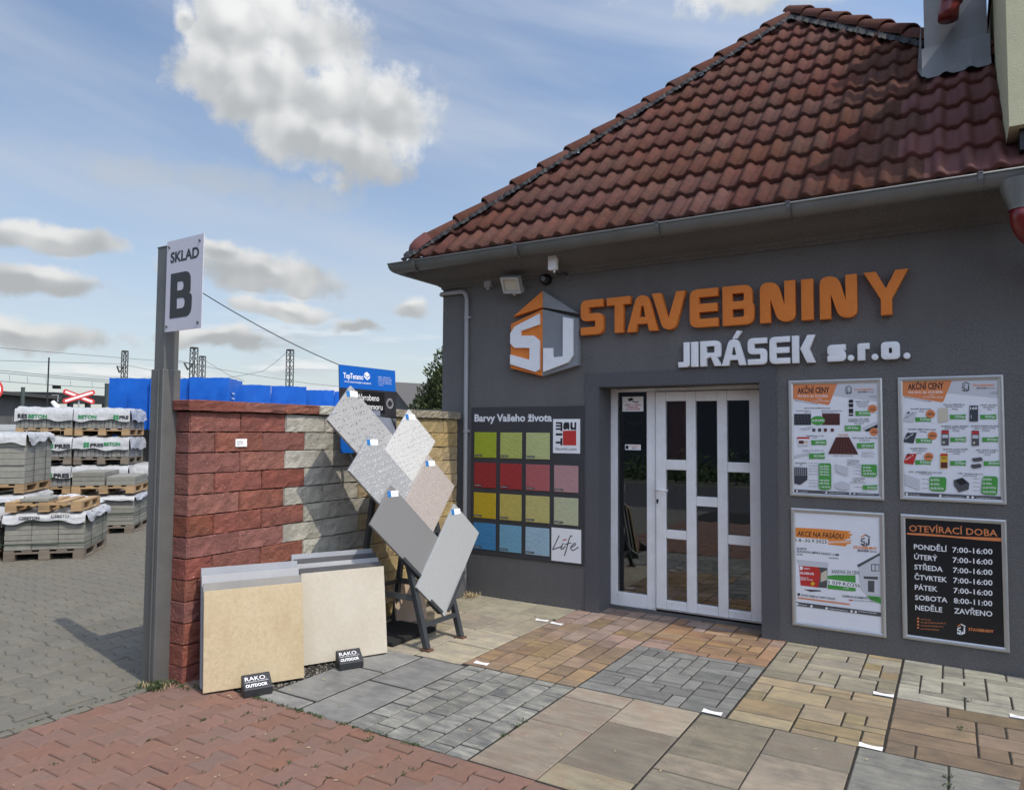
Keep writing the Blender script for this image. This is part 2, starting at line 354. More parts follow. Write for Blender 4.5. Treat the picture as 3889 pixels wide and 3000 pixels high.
def rounded(pts, seg=5):
    """outline with some corners rounded: entries (x, y) or (x, y, r)"""
    out = []; n = len(pts)
    for i, p in enumerate(pts):
        if len(p) == 2 or p[2] <= 0: out.append((p[0], p[1])); continue
        c = Vector(p[:2]); a = Vector(pts[i-1][:2]); b = Vector(pts[(i+1) % n][:2])
        ra = min(p[2], (a-c).length*.5); rb = min(p[2], (b-c).length*.5); r = min(ra, rb)
        A = c+(a-c).normalized()*r; B = c+(b-c).normalized()*r
        for k in range(seg+1):
            t = k/seg; q = A*(1-t)**2+c*2*t*(1-t)+B*t*t; out.append((q.x, q.y))
    return out
def outline_mesh(loops, depth, bev=0.0):
    """extruded outline with holes, lying in local x/z, front towards -y"""
    cu = bpy.data.curves.new('o', 'CURVE'); cu.dimensions = '2D'; cu.fill_mode = 'BOTH'; cu.extrude = depth/2; cu.bevel_depth = bev; cu.bevel_resolution = 1; cu.offset = -bev
    for lp in loops:
        sp = cu.splines.new('POLY'); sp.points.add(len(lp)-1); sp.use_cyclic_u = True
        for q, (x, y) in zip(sp.points, lp): q.co = (x, y, 0, 1)
    ob = bpy.data.objects.new('o', cu); t = ob.to_mesh()
    me = bpy.data.meshes.new('letter'); me.from_pydata([(v.co.x, -v.co.z, v.co.y) for v in t.vertices], [], [tuple(p.vertices) for p in t.polygons])
    ob.to_mesh_clear(); bpy.data.objects.remove(ob); bpy.data.curves.remove(cu)
    bm = bmesh.new(); bm.from_mesh(me); bmesh.ops.remove_doubles(bm, verts=bm.verts, dist=1e-5); bmesh.ops.recalc_face_normals(bm, faces=bm.faces); bm.to_mesh(me); bm.free(); return me

# ------------------------------------------------------------------ ground
mb = MB(); mb.add([(-900,-900,-.06),(900,-900,-.06),(900,900,-.06),(-900,900,-.06)], [(0,1,2,3)])
kind(mb.build('ground', M('distant_ground', (.16,.15,.12), (.10,.11,.07), scale=.05, rough=1, world=True)), 'structure')
mb = MB(); mb.add([(-40,-9.5,-.03),(40,-9.5,-.03),(40,-2.4,-.03),(-40,-2.4,-.03)], [(0,1,2,3)])
kind(mb.build('road', M('asphalt', (.055,.055,.056), (.04,.04,.042), scale=14, rough=.95, bump=.5, bscale=120, world=True)), 'structure')

def stone_mesh(w, l, t=.04, bev=.005, jit=0.0, seed=0):
    rg = random.Random(seed); x, y = w/2, l/2; vs = []
    for z, i in ((-t, 0), (-bev, 0), (0, bev)):
        for sx, sy in ((-1,-1),(1,-1),(1,1),(-1,1)):
            vs.append((sx*(x-i)+rg.uniform(-jit, jit), sy*(y-i)+rg.uniform(-jit, jit), z))
    fs = [(8,9,10,11)]
    for a in (0, 4):
        for k in range(4): fs.append((a+k, a+(k+1) % 4, a+4+(k+1) % 4, a+4+k))
    me = bpy.data.meshes.new('paving_stone'); me.from_pydata(vs, [], fs); me.update(); return me
_sm = {}
def stone(parent, x0, x1, y0, y1, mat, name='paving_stone', gap=.010, bev=.004, tilt=.004):
    w, l = round(x1-x0-gap, 3), round(y1-y0-gap*1.35, 3)
    if w < .02 or l < .02: return
    key = (w, l, mat.name, random.randrange(3))
    if key not in _sm: _sm[key] = stone_mesh(w, l, bev=bev, jit=.0016, seed=key[3])
    o = link(name, _sm[key], mat, parent, loc=((x0+x1)/2, (y0+y1)/2, random.uniform(-.0012, .0014)), rot=(random.uniform(-tilt, tilt)/max(l, .2)*.3, random.uniform(-tilt, tilt)/max(w, .2)*.3, random.uniform(-.002, .002)))
    return o
def paint_stone(name, c1, c2, c3, **k):
    return M(name, c1, c2, scale=5.5, stretch=(1, 4.2, 1), rough=.9, rnd=.20, hue=.009, bump=.5, bscale=110, c3=c3, s3=7, m3=.85, spec=.2, detail=11, c4=tuple(v*1.25 for v in c1), s4=3, m4=.45, speck=[(230, .16, tuple(v*.6 for v in c2))], **k)
st_tan = paint_stone('tan_slab', (.40,.345,.245), (.255,.23,.18), (.20,.19,.17))
st_brown = paint_stone('brown_stone', (.31,.215,.12), (.19,.135,.09), (.14,.105,.085))
st_pinkbrown = paint_stone('rose_brown_stone', (.33,.235,.18), (.205,.15,.125), (.155,.125,.11))
st_stripe = paint_stone('silver_grey_stone', (.31,.305,.255), (.125,.127,.122), (.095,.097,.098))
st_grey_slab = paint_stone('grey_slab', (.29,.287,.262), (.205,.203,.188), (.155,.154,.147))
st_grey_mos = paint_stone('cool_grey_stone', (.225,.225,.205), (.145,.147,.138), (.115,.117,.114))
st_orange = paint_stone('orange_stone', (.345,.215,.115), (.235,.155,.095), (.18,.12,.085))
st_yellow = paint_stone('sand_stone', (.34,.265,.145), (.225,.185,.12), (.175,.15,.11))
st_light = paint_stone('light_grey_stone', (.40,.385,.30), (.24,.232,.19), (.18,.175,.155))
st_mixed = paint_stone('beige_grey_stone', (.33,.295,.21), (.225,.205,.155), (.18,.17,.145))
st_brown2 = paint_stone('chestnut_stone', (.255,.188,.125), (.172,.132,.092), (.132,.106,.080))
st_rose_slab = paint_stone('rose_slab', (.315,.270,.195), (.205,.180,.134), (.245,.174,.122))
st_olive_slab = paint_stone('taupe_slab', (.29,.25,.18), (.185,.162,.125), (.145,.132,.11))
st_cool_slab = paint_stone('cool_slab', (.275,.27,.225), (.155,.157,.145), (.12,.122,.12))

fc = MB().add([(-4.25,2.90,-.0055),(3.2,2.90,-.0055),(3.2,6.5,-.0055),(-4.25,6.5,-.0055)], [(0,1,2,3)]).build('forecourt', m_grout); kind(fc, 'structure')
def columns(x0, x1, n, y0, y1, mat, lens, matfn=None):
    w = (x1-x0)/n
    for i in range(n):
        y = y0
        while y < y1-.02:
            l = random.choice(lens); 
            if y == y0: l *= random.uniform(.4, 1)
            e = min(y1, y+l)
            if y1-e < .07: e = y1
            stone(fc, x0+i*w, x0+(i+1)*w, y, e, matfn((y+e)/2) if matfn else mat); y = e
def mosaic(x0, x1, y0, y1, nx, ny, sizes, mat, alt=None, p=0.0):
    g = [[0]*ny for _ in range(nx)]; dx = (x1-x0)/nx; dy = (y1-y0)/ny
    for j in range(ny):
        for i in range(nx):
            if g[i][j]: continue
            sz = sizes[:]; random.shuffle(sz)
            for a, b in sz+[(1, 1)]:
                if i+a > nx or j+b > ny: continue
                if any(g[i+k][j+q] for k in range(a) for q in range(b)): continue
                for k in range(a):
                    for q in range(b): g[i+k][j+q] = 1
                stone(fc, x0+i*dx, x0+(i+a)*dx, y0+j*dy, y0+(j+b)*dy, alt if alt and random.random() < p else mat); break
# big tan slabs by the wall
for x0, x1, ys in ((-4.12,-3.72,(4.10,4.5,4.7,5.3,5.9)), (-3.72,-3.32,(4.08,4.28,4.88,5.28,5.9)), (-3.32,-2.92,(4.10,4.5,4.9,5.5,5.9))):
    for a, b in zip(ys, ys[1:]): 
        if b-a > .45 and random.random() < .35: stone(fc, x0, (x0+x1)/2, a, b, st_tan); stone(fc, (x0+x1)/2, x1, a, b, st_tan)
        else: stone(fc, x0, x1, a, b, st_tan if b < 5.6 else st_mixed)
columns(-2.92, -2.055, 6, 4.135, 6.18, None, (.18, .24, .30), lambda y: st_brown if y < 5.05 else (st_pinkbrown if random.random() < .85 else st_brown))
columns(-2.86, -2.055, 6, 2.945, 4.128, st_stripe, (.18, .24, .30, .36))
for x0, x1, ys in ((-3.60,-3.24,(2.94,3.09,3.69,4.09)), (-3.24,-2.865,(2.94,3.54,4.10))):
    for a, b in zip(ys, ys[1:]): stone(fc, x0, x1, a, b, st_grey_slab, gap=.012, bev=.008)
mosaic(-2.05, -1.125, 4.155, 5.185, 10, 16, [(2,2),(1,2),(2,1),(3,2),(2,3),(1,3),(3,1),(2,2),(2,2),(3,2)], st_grey_mos)
mosaic(-2.05, -1.125, 5.19, 6.18, 9, 13, [(2,1),(2,1),(1,2),(2,2),(3,1),(1,1),(2,2)], st_orange, st_pinkbrown, .18)
mosaic(-1.12, -.335, 4.15, 5.0, 7, 11, [(2,2),(3,2),(2,3),(2,1),(3,3),(1,2),(4,2)], st_yellow, st_brown2, .05)
mosaic(-1.12, -.335, 5.005, 5.9, 7, 12, [(2,2),(3,2),(2,3),(2,1),(3,1),(1,2),(4,2)], st_mixed, st_yellow, .15)
mosaic(-.33, 1.7, 5.03, 5.9, 17, 11, [(2,2),(3,2),(2,3),(2,1),(1,1),(1,2),(4,2)], st_light)
mosaic(-.33, 1.7, 4.155, 5.025, 15, 10, [(2,2),(3,2),(2,1),(4,2),(1,1),(1,2),(3,2)], st_brown2, st_yellow, .04)
def slabcol(x0, x1, ys, mat):
    for a, b in zip(ys, ys[1:]): stone(fc, x0, x1, a, b, mat, gap=.007)
st_dark_slab = paint_stone('dusky_slab', (.250,.222,.160), (.168,.154,.118), (.205,.160,.112))
slabcol(-2.05, -1.67, (2.955, 3.56, 3.96, 4.15), st_rose_slab); slabcol(-1.67, -1.265, (2.955, 3.165), st_rose_slab); slabcol(-1.67, -1.265, (3.165, 3.755), st_dark_slab); slabcol(-1.67, -1.265, (3.755, 4.15), st_rose_slab)
slabcol(-1.26, -.858, (2.955, 3.36, 3.56, 4.145), st_olive_slab); slabcol(-.858, -.45, (2.955, 3.20, 3.80), st_olive_slab); slabcol(-.858, -.45, (3.80, 4.145), st_dark_slab)
slabcol(-.445, -.05, (2.955, 3.35, 3.95, 4.15), st_cool_slab); slabcol(-.05, .36, (2.955, 3.55, 4.15), st_cool_slab); slabcol(.36, 1.7, (2.955, 3.35, 4.15), st_cool_slab)

# interlocking pavers (I-shaped), red in front and grey in the yard
def ipaver(L_, W_, amp, gap=.004, bev=.005, t=.03, seed=0):
    rg = random.Random(seed); g = gap/2
    prof = [(-.5, 1), (-.34, 1), (-.16, -1), (.16, -1), (.34, 1), (.5, 1)]
    def loop(inset, z):
        r = []
        for s in (1, -1):
            pts = prof if s == 1 else prof[::-1]
            for u, k in pts:
                uu = max(-L_/2+g+inset, min(L_/2-g-inset, u*L_)); r.append((s*(W_/2+amp*k-g-inset), uu, z))
        return [(x+rg.uniform(-.0015, .0015), y+rg.uniform(-.0015, .0015), z) for x, y, z in r]
    A, B, C_ = loop(0, -t), loop(0, -bev), loop(bev, 0); n = len(A); vs = A+B+C_
    fs = [tuple(2*n+i for i in t3) for t3 in tessellate_polygon([[Vector((x, y, 0)) for x, y, _ in C_]])]
    for a in (0, n):
        for k in range(n): fs.append((a+k, a+(k+1) % n, a+n+(k+1) % n, a+n+k))
    return vs, fs
def paver_mesh(name, L_, W_, amp, seed):
    vs, fs = ipaver(L_, W_, amp, seed=seed); me = bpy.data.meshes.new(name); me.from_pydata(vs, [], fs)
    bm = bmesh.new(); bm.from_mesh(me); bmesh.ops.recalc_face_normals(bm, faces=bm.faces); bm.to_mesh(me); bm.free(); return me
PL_, PW_ = .190, .1345
m_redpav = M('red_paver', (.232,.124,.088), (.195,.107,.078), scale=26, rough=.95, rnd=.05, hue=.003, bump=.5, bscale=260, c3=(.165,.118,.09), s3=2.5, m3=.7, speck=[(420, .16, (.36,.25,.2))], spec=.3)
m_greypav = M('grey_paver', (.182,.168,.130), (.148,.137,.107), scale=20, rough=.95, rnd=.07, hue=.005, bump=.5, bscale=260, c3=(.13,.125,.11), s3=3, m3=.5, speck=[(420, .15, (.30,.29,.26))], spec=.3)
X_EDGE = -4.24
rp = MB().add([(X_EDGE,-2.4,-.0075),(4,-2.4,-.0075),(4,2.94,-.0075),(X_EDGE,2.94,-.0075)], [(0,1,2,3)]).build('red_pavement', m_grout); kind(rp, 'structure')
reds = [paver_mesh('red_paver', PL_, PW_, .011, s) for s in range(5)]
stuff_v = MB(); cnt = 0
def in_view(x, y, pad=.08):
    v = Vector((x, y, 0))-EYE; z = v.dot(fw)
    if z < .3: return False
    sx = v.dot(RT)/z*FPX; sy = v.dot(UP)/z*FPX
    return abs(sx) < 1944.5*(1+pad) and abs(sy) < 1500*(1+pad)
# the red pavers run up to the forecourt edge, every other column closed by a half paver
for i in range(60):
    x = X_EDGE+.075+i*PW_
    if x > 2.2: break
    y = 2.945-PL_*(.5 if i % 2 == 0 else 1.0)
    if i % 2 and in_view(x, 2.90): stone(rp, x-PW_/2-.004, x+PW_/2+.004, 2.945-PL_/2, 2.945, m_redpav, name='paver', gap=.006)
    while y > -1.0:
        if True:
            if in_view(x, y): link('paver', reds[random.randrange(5)], m_redpav, rp, loc=(x, y, random.uniform(-.003, .001)), rot=(random.uniform(-.008, .008), random.uniform(-.01, .01), 0)); cnt += 1
            elif x < 1.6 and y > -.6:
                vs, fs = ipaver(PL_, PW_, .011); stuff_v.add([(a+x, b+y, c-.001) for a, b, c in vs], fs)
        y -= PL_
print('red pavers in view', cnt)
kind(stuff_v.build('paver_field', m_redpav, rp), 'stuff')
# border strips between the two colours and along the forecourt
for k in range(24):
    y0 = 2.93-.2*(k+1)
    if in_view(X_EDGE-.03, y0): stone(rp, X_EDGE-.065, X_EDGE-.005, y0, y0+.198, m_greypav, name='edge_stone', gap=.004)
gp = MB().add([(-60,-2.4,-.0115),(X_EDGE-.001,-2.4,-.0115),(X_EDGE-.001,60,-.0115),(-60,60,-.0115)], [(0,1,2,3)]).build('yard_pavement', m_greypav); kind(gp, 'structure')
greys = [paver_mesh('grey_paver', PL_, PW_, .012, 10+s) for s in range(5)]
cand = []
for j in range(90):
    y = .6+j*PW_
    for i in range(75):
        x = X_EDGE-.07-PL_*(.5+i+(.5 if j % 2 else 0))
        if in_view(x, y, .04) and not (x > -4.62 and y > 2.95):
            d = (Vector((x, y, 0))-EYE).length; cand.append((d, x, y))
cand.sort()
stf = MB()
for k, (d, x, y) in enumerate(cand):
    if k < 300: link('paver', greys[random.randrange(5)], m_greypav, gp, loc=(x, y, random.uniform(-.003, .001)), rot=(random.uniform(-.01, .01), random.uniform(-.01, .01), math.pi/2))
    elif d < 15:
        vs, fs = ipaver(PL_, PW_, .012, seed=k % 7); dz = random.uniform(-.004, .001); stf.add([(x-b, y+a, c+dz) for a, b, c in vs], fs)
kind(stf.build('paver_field', m_greypav, gp), 'stuff')
print('grey pavers', len(cand))
# ------------------------------------------------------------------ the shop building
bl = thing('shop_building', 'single storey dark grey rendered shop with red tiled hip roof', 'building', (-1.5, D, 0))
XL, XR = -4.47, 3.2
OX0, OX1, OZ = -2.706, -1.306, 2.004         # door opening
WT = .34
mb = MB()
mb.box(XL, OX0, D, D+WT, -.05, 3.12); mb.box(OX1, XR, D, D+WT, -.05, 3.12); mb.box(OX0, OX1, D, D+WT, OZ, 3.12)
mb.box(XL, XL+WT, D+WT, 12, -.05, 3.12); mb.box(XL, XR, 12, 12.3, -.05, 3.12)
mb.build('wall', m_facade, bl)
# painted band round the doorway, a little proud, returning into the reveal
mb = MB(); b0, b1, bz = -2.835, -1.180, 2.128; T = .012
mb.box(b0, OX0+.001, D-T, D+.25, -.02, OZ); mb.box(OX1-.001, b1, D-T, D+.25, -.02, OZ); mb.box(b0, b1, D-T, D+.25, OZ-.001, bz)
mb.build('door_surround', m_surround, bl)
# interior seen faintly through the glass
mb = MB(); mb.box(OX0-.1, OX1+.1, D+2.4, D+2.45, 0, 2.4); mb.box(OX0-.2, OX0-.1, D+.36, D+2.4, 0, 2.4); mb.box(OX1+.1, OX1+.2, D+.36, D+2.4, 0, 2.4); mb.box(OX0-.2, OX1+.2, D+.36, D+2.45, 2.4, 2.45); mb.box(OX0-.2, OX1+.2, D+.34, D+2.45, -.03, .0)
mb.build('hallway', M('dark_interior', (.035,.034,.034), rough=.9), bl)
# cornice swept round the left corner
prof = [(0, 3.055), (.018, 3.055), (.022, 3.075), (.05, 3.085), (.06, 3.105), (.16, 3.125), (.27, 3.165), (.335, 3.215), (.345, 3.33), (0, 3.33)]
mb = MB(); n = len(prof); vs = []
for o, z in prof: vs.append((XR, D-o, z))
for o, z in prof: vs.append((XL-o*.55, D-o, z))
for o, z in prof: vs.append((XL-o*.55, 12, z))
fs = []
for a in (0, n):
    for k in range(n): fs.append((a+k, a+(k+1) % n, a+n+(k+1) % n, a+n+k))
mb.add(vs, fs).build('cornice', m_facade, bl)
# roof
E0 = Vector((-4.61, 5.486, 3.332)); APEX = E0+Vector((3.13, 3.13, 3.13))
lo = E0+Vector((0, .03, -.115)); ap = APEX+Vector((0, 0, -.12))
mb = MB()
mb.add([tuple(lo), (ap.x+3.1, lo.y, lo.z), tuple(ap), (lo.x, 11.7, lo.z), (ap.x+3.1, 11.7, lo.z)], [(0, 1, 2), (0, 2, 3), (1, 4, 2), (3, 2, 4)])
roof = mb.build('roof', M('roof_underlay', (.05,.03,.026), rough=.95), bl)
TW, ROWP, TL = .335, .3665, .405
def tile_mesh(name='roof_tile'):
    nx = 24; vs = []; fs = []
    def prof(u):                            # two rolls per tile
        p = (u*2) % 1.0; q = abs(p-.5)/.27
        return .038*math.cos(q*math.pi/2)**.8 if q < 1 else .004*(q-1)
    th = .030
    rowsy = [(0.0, .050), (.005, .056), (TL, .012)]
    for y, lift in rowsy:
        for i in range(nx+1):
            u = i/nx; vs.append((u*(TW+.004)-TW/2, y, prof(min(u, .9999))*(.86 if y == 0.0 else 1)+lift-(.004 if y == 0 else 0)))
    for i in range(nx+1): u = i/nx; vs.append((u*(TW+.004)-TW/2, 0, prof(min(u, .9999))+.050-th-.010))
    n = nx+1
    for r in range(2):
        for i in range(nx): fs.append((r*n+i, r*n+i+1, (r+1)*n+i+1, (r+1)*n+i))
    for i in range(nx): fs.append((3*n+i, 3*n+i+1, i+1, i))
    # side edge (right) so that the overlap shows
    fs.append((nx, 2*n+nx, n+nx))
    me = bpy.data.meshes.new(name); me.from_pydata(vs, [], fs); bm = bmesh.new(); bm.from_mesh(me); bmesh.ops.recalc_face_normals(bm, faces=bm.faces)
    if sum(f.normal.z for f in bm.faces) < 0: bmesh.ops.reverse_faces(bm, faces=bm.faces)
    bm.to_mesh(me); bm.free(); me.polygons.foreach_set('use_smooth', [True]*len(me.polygons)); return me
TM = tile_mesh(); TMn = tile_mesh()
nt_ = 0
for r in range(14):
    s = r*ROWP; y0 = E0.y-.005+s/math.sqrt(2); z0 = E0.z-.005+s/math.sqrt(2)-.062
    off = (TW/2 if r % 2 else 0)
    for i in range(-2, 24):
        xc = -4.65+off+i*TW
        yc = y0+TL/2/math.sqrt(2)
        if xc > 2.3: break
        loL = (xc+TW/2)-(y0) ; limL = E0.x-E0.y
        if xc+TW/2-y0 < limL or xc-TW/2+y0 > APEX.x+APEX.y: continue
        new = xc > -.05 + random.uniform(-.1, .1) and r < 6
        me = TMn if new else TM; mat = m_tile_new if new else m_tile
        loc = Vector((xc, y0, z0)); rot = (RAD(45)+random.uniform(-.012, .012), random.uniform(-.014, .014), random.uniform(-.010, .010))
        ytop = y0+TL/math.sqrt(2)
        cut = (xc-TW/2-ytop < limL+.02) or (xc+TW/2+ytop > APEX.x+APEX.y-.02)
        if cut:
            bm = bmesh.new(); bm.from_mesh(me)
            Mx = Matrix.Translation(loc) @ Matrix.Rotation(RAD(45), 4, 'X'); inv = Mx.inverted()
            for pt, nr in ((E0, Vector((-1, 1, 0))), (APEX, Vector((1, 1, 0)))):
                co = inv @ pt; no = (Mx.to_3x3().transposed() @ nr).normalized()
                bmesh.ops.bisect_plane(bm, geom=list(bm.verts)+list(bm.edges)+list(bm.faces), plane_co=co, plane_no=no, clear_outer=True)
            if len(bm.faces) < 3: bm.free(); continue
            me = bpy.data.meshes.new('roof_tile'); bm.to_mesh(me); bm.free(); me.polygons.foreach_set('use_smooth', [True]*len(me.polygons))
        link('roof_tile', me, mat, roof, loc=loc, rot=rot); nt_ += 1
print('roof tiles', nt_)
# hip tiles
def hip_mesh():
    mb = MB(); vs = []; fs = []; n = 10; Lh = .41
    for y, r, dz in ((0, .112, .016), (.012, .117, .018), (.36, .098, 0), (Lh, .094, 0)):
        for k in range(n+1):
            a = math.pi*k/n; vs.append((math.cos(a)*r*.95, y, math.sin(a)*r*.86+dz-.02))
    for k in range(n+1):
        a = math.pi*k/n; vs.append((math.cos(a)*.092, 0, math.sin(a)*.082-.0))
    m = n+1
    for j in range(3):
        for k in range(n): fs.append((j*m+k, j*m+k+1, (j+1)*m+k+1, (j+1)*m+k))
    for k in range(n): fs.append((4*m+k, 4*m+k+1, k+1, k))
    me = mb.add(vs, fs).mesh('ridge_tile'); smooth_by_angle(me, 40); return me
HM = hip_mesh(); hdirs = []
def hip_run(start, direc, n, skip0=0):
    d = direc.normalized(); x = d.cross(Vector((0, 0, 1))).normalized(); z = x.cross(d)
    for k in range(skip0, n):
        p = start+d*(k*.362); Mx = Matrix((( x.x, d.x, z.x), (x.y, d.y, z.y), (x.z, d.z, z.z)))
        e = Mx.to_euler(); link('ridge_tile', HM, m_tile, roof, loc=p, rot=(e.x+random.uniform(-.01, .01), e.y+random.uniform(-.02, .02), e.z+random.uniform(-.01, .01)))
hip_run(E0+Vector((.15, .15, .155)), Vector((1, 1, 1)), 14)
hip_run(APEX+Vector((2.9, -2.9, -2.9+.035)), Vector((-1, 1, 1)), 14)
# rounded end tile at the eaves
mb = MB(); vs = []; d = Vector((1, 1, 1)).normalized(); x = d.cross(Vector((0, 0, 1))).normalized(); z = x.cross(d); fs = []; n = 10
for j, (s, r) in enumerate(((.02, .134), (-.10, .132), (-.17, .115), (-.215, .075), (-.235, .02))):
    for k in range(n+1):
        a = math.pi*k/n; vs.append(E0+Vector((.15, .15, .15))+d*s+x*math.cos(a)*r*.95+z*(math.sin(a)*r*.86-.03*(j/4)))
for j in range(4):
    for k in range(n): fs.append((j*(n+1)+k, j*(n+1)+k+1, (j+1)*(n+1)+k+1, (j+1)*(n+1)+k))
mb.add(vs, fs); o = mb.build('ridge_end_tile', m_tile_new, roof, smooth=True)
# crinkled black strip under the hip tiles
mb = MB(); vs = []; fs = []
NS = 150
for k in range(NS):
    t = -.05+k*(5.35/NS); p = E0+d*t
    for j, (a, b) in enumerate(((.05, .02), (.105, .012), (.15, -.012))):
        q = p+Vector((1, -1, 0)).normalized()*(a+(.022*math.sin(k*1.1)+random.uniform(-.012, .012) if j == 2 else 0)); q.z += b-.0+(.006 if k % 2 else -.006) - .58*a + .052; vs.append(q)
for k in range(NS-1):
    for j in range(2): fs.append((k*3+j, k*3+j+1, k*3+j+4, k*3+j+3))
mb.add(vs, fs).build('ridge_vent_strip', m_vent, roof)
mb = MB(); vs = []; fs = []; d2 = Vector((1, -1, -1)).normalized()
for k in range(90):
    p = APEX+d2*(-.05+k*.03)
    for j, (a, b) in enumerate(((.05, .02), (.105, .012), (.15, -.012))):
        q = p+Vector((-1, -1, 0)).normalized()*(a+(.02*math.sin(k*1.1)+random.uniform(-.012, .012) if j == 2 else 0)); q.z += b+(.006 if k % 2 else -.006)-.58*a+.052; vs.append(q)
for k in range(89):
    for j in range(2): fs.append((k*3+j, k*3+j+1, k*3+j+4, k*3+j+3))
mb.add(vs, fs).build('ridge_vent_strip', m_vent, roof)

# gutter: half round, beaded lip, brackets
GY, GZ, GR = D-.422, 3.262, .078
def gutter_ring(c, out):
    pts = []
    for k in range(11):
        a = math.pi*k/10; pts.append(Vector(c)+Vector(out)*(math.cos(a)*GR)+Vector((0, 0, -math.sin(a)*GR*1.12)))
    return pts
mb = MB(); path = [((XR, GY, GZ), (0, -1, 0)), ((-4.735, GY, GZ), (-.85, -.85, 0)), ((-4.745, GY+.11, GZ-.001), (-1, 0, 0)), ((-4.735, 12, GZ), (-1, 0, 0))]
vs = []; fs = []
for c, o in path: vs += gutter_ring(c, o)
for j in range(len(path)-1):
    for k in range(10): fs.append((j*11+k, j*11+k+1, (j+1)*11+k+1, (j+1)*11+k))
mb.add(vs, fs); gut = mb.build('gutter', m_gutter, bl, smooth=True)
mb = MB().tube([(XR, GY-GR, GZ+.003), (-4.735-.066, GY-.066, GZ+.003), (-4.745-GR, GY+.11, GZ+.003), (-4.735-GR, 12, GZ+.003)], .0095, 8); mb.build('gutter_bead', m_gutter, gut, smooth=True)
for xb in (-4.47, -3.30, -1.98, -.985, .185, 1.2):
    mb = MB(); pts = [Vector((xb, GY-math.cos(math.pi*k/10)*(GR+.004), GZ-math.sin(math.pi*k/10)*(GR+.004)*1.12)) for k in range(11)]
    for a, b in zip(pts, pts[1:]): mb.bar(a, b, .030, .004, up=(a+b)/2-Vector((xb, GY, GZ)))
    mb.obox((xb, GY-GR, GZ+.012), (.015, 0, 0), (0, .014, 0), (0, 0, .004)); mb.build('bracket', m_zinc, gut)
# outlet funnel and red downpipe at the right
mb = MB(); vs = []; fs = []
rings = [(3.21, .125, .11), (3.13, .105, .095), (3.05, .075, .075), (3.02, .072, .072)]
cx = .40
for z, rx, ry in rings:
    for k in range(16):
        a = 2*math.pi*k/16; vs.append((cx+math.cos(a)*rx, GY+math.sin(a)*ry, z))
for j in range(3):
    for k in range(16): fs.append((j*16+k, j*16+(k+1) % 16, (j+1)*16+(k+1) % 16, (j+1)*16+k))
mb.add(vs, fs).build('outlet_funnel', m_gutter, gut, smooth=True)
pts = [(cx, GY, 3.035), (cx, GY, 2.98)] + [(cx+.13*(1-math.cos(t)), GY+.13*(1-math.cos(t))*1.0, 2.98-.15*math.sin(t)) for t in (.3, .6, .9, 1.2)] + [(cx+.35, GY+.30, 2.70), (cx+.38, D-.07, 2.6), (cx+.38, D-.07, 0)]
MB().tube(pts, .068, 14).build('downpipe', m_red_metal, bl, smooth=True)

# zinc clad chimney rising through the roof
ch = thing('zinc_chimney', 'sheet metal clad chimney stack rising from the tiled roof', 'chimney', (.08, 7.0, 4.4))
yf = 6.674
mb = MB(); mb.box(-.135, .298, yf, yf+.7, 4.3, 5.75); mb.build('stack', m_zinc, ch)
mb = MB(); vs = []; fs = []
for k in range(25):
    x = -.155+k*(.47/24); w = .016*math.sin((x+.2)*2*math.pi/.1675); yb = yf-.085; zb = E0.z+(yb-E0.y)+.035+max(0, w)*1.6
    vs += [(x, yf-.003, 4.77), (x, yf-.02, 4.60), (x, yb-.02, zb)]
for k in range(24): fs += [(k*3, k*3+3, k*3+4, k*3+1), (k*3+1, k*3+4, k*3+5, k*3+2)]
mb.add(vs, fs).build('flashing', m_zinc, ch, smooth=True)
mb = MB(); vs = []; mb.add([(-.155, yf-.02, 4.60), (-.155, yf-.105, 4.49), (-.19, yf+.05, 4.62), (-.158, yf+.02, 5.0)], [(0, 1, 2, 3)]).build('side_flashing', m_zinc, ch)
# cream upper wall of the neighbouring house, oversailing the roof on the right
nb = thing('neighbour_house', 'cream rendered upper storey of the house next door, over the roof', 'house', (3.3, 8, 3))
mb = MB(); mb.box(.342, 6.2, 5.40, 13, 3.536, 5.18); mb.build('wall', m_cream, nb)
mb = MB(); mb.box(.40, 6.1, 5.47, 12.9, 3.40, 3.535); mb.build('shadow_gap', m_black, nb)  # black box stands in for the shadow gap below the oversailing wall
mb = MB(); mb.tube([(.06, 6.47, 5.6), (.06, 6.47, 5.05), (.04, 6.47, 4.93), (.035, 6.47, 4.86)], .072, 14); mb.build('downpipe', m_red_metal, nb, smooth=True)
mb = MB(); mb.tube([(.06, 6.47, 5.02), (.06, 6.47, 4.985)], .079, 14); mb.build('pipe_collar', m_red_metal, nb, smooth=True)
mb = MB(); mb.box(.33, 6.2, 5.38, 13, 5.18, 5.26); mb.build('roof_edge', m_tile, nb)
# a plain wing of the same house to the right, out of the picture; it shades the foot of the shop front
wg = thing('neighbour_wing', 'cream rendered wing of the house next door beyond the red downpipe', 'house', (5, 5, 0))
MB().box(3.2, 6.2, 4.6, 12, -.05, 3.4).build('wall', m_cream, wg)

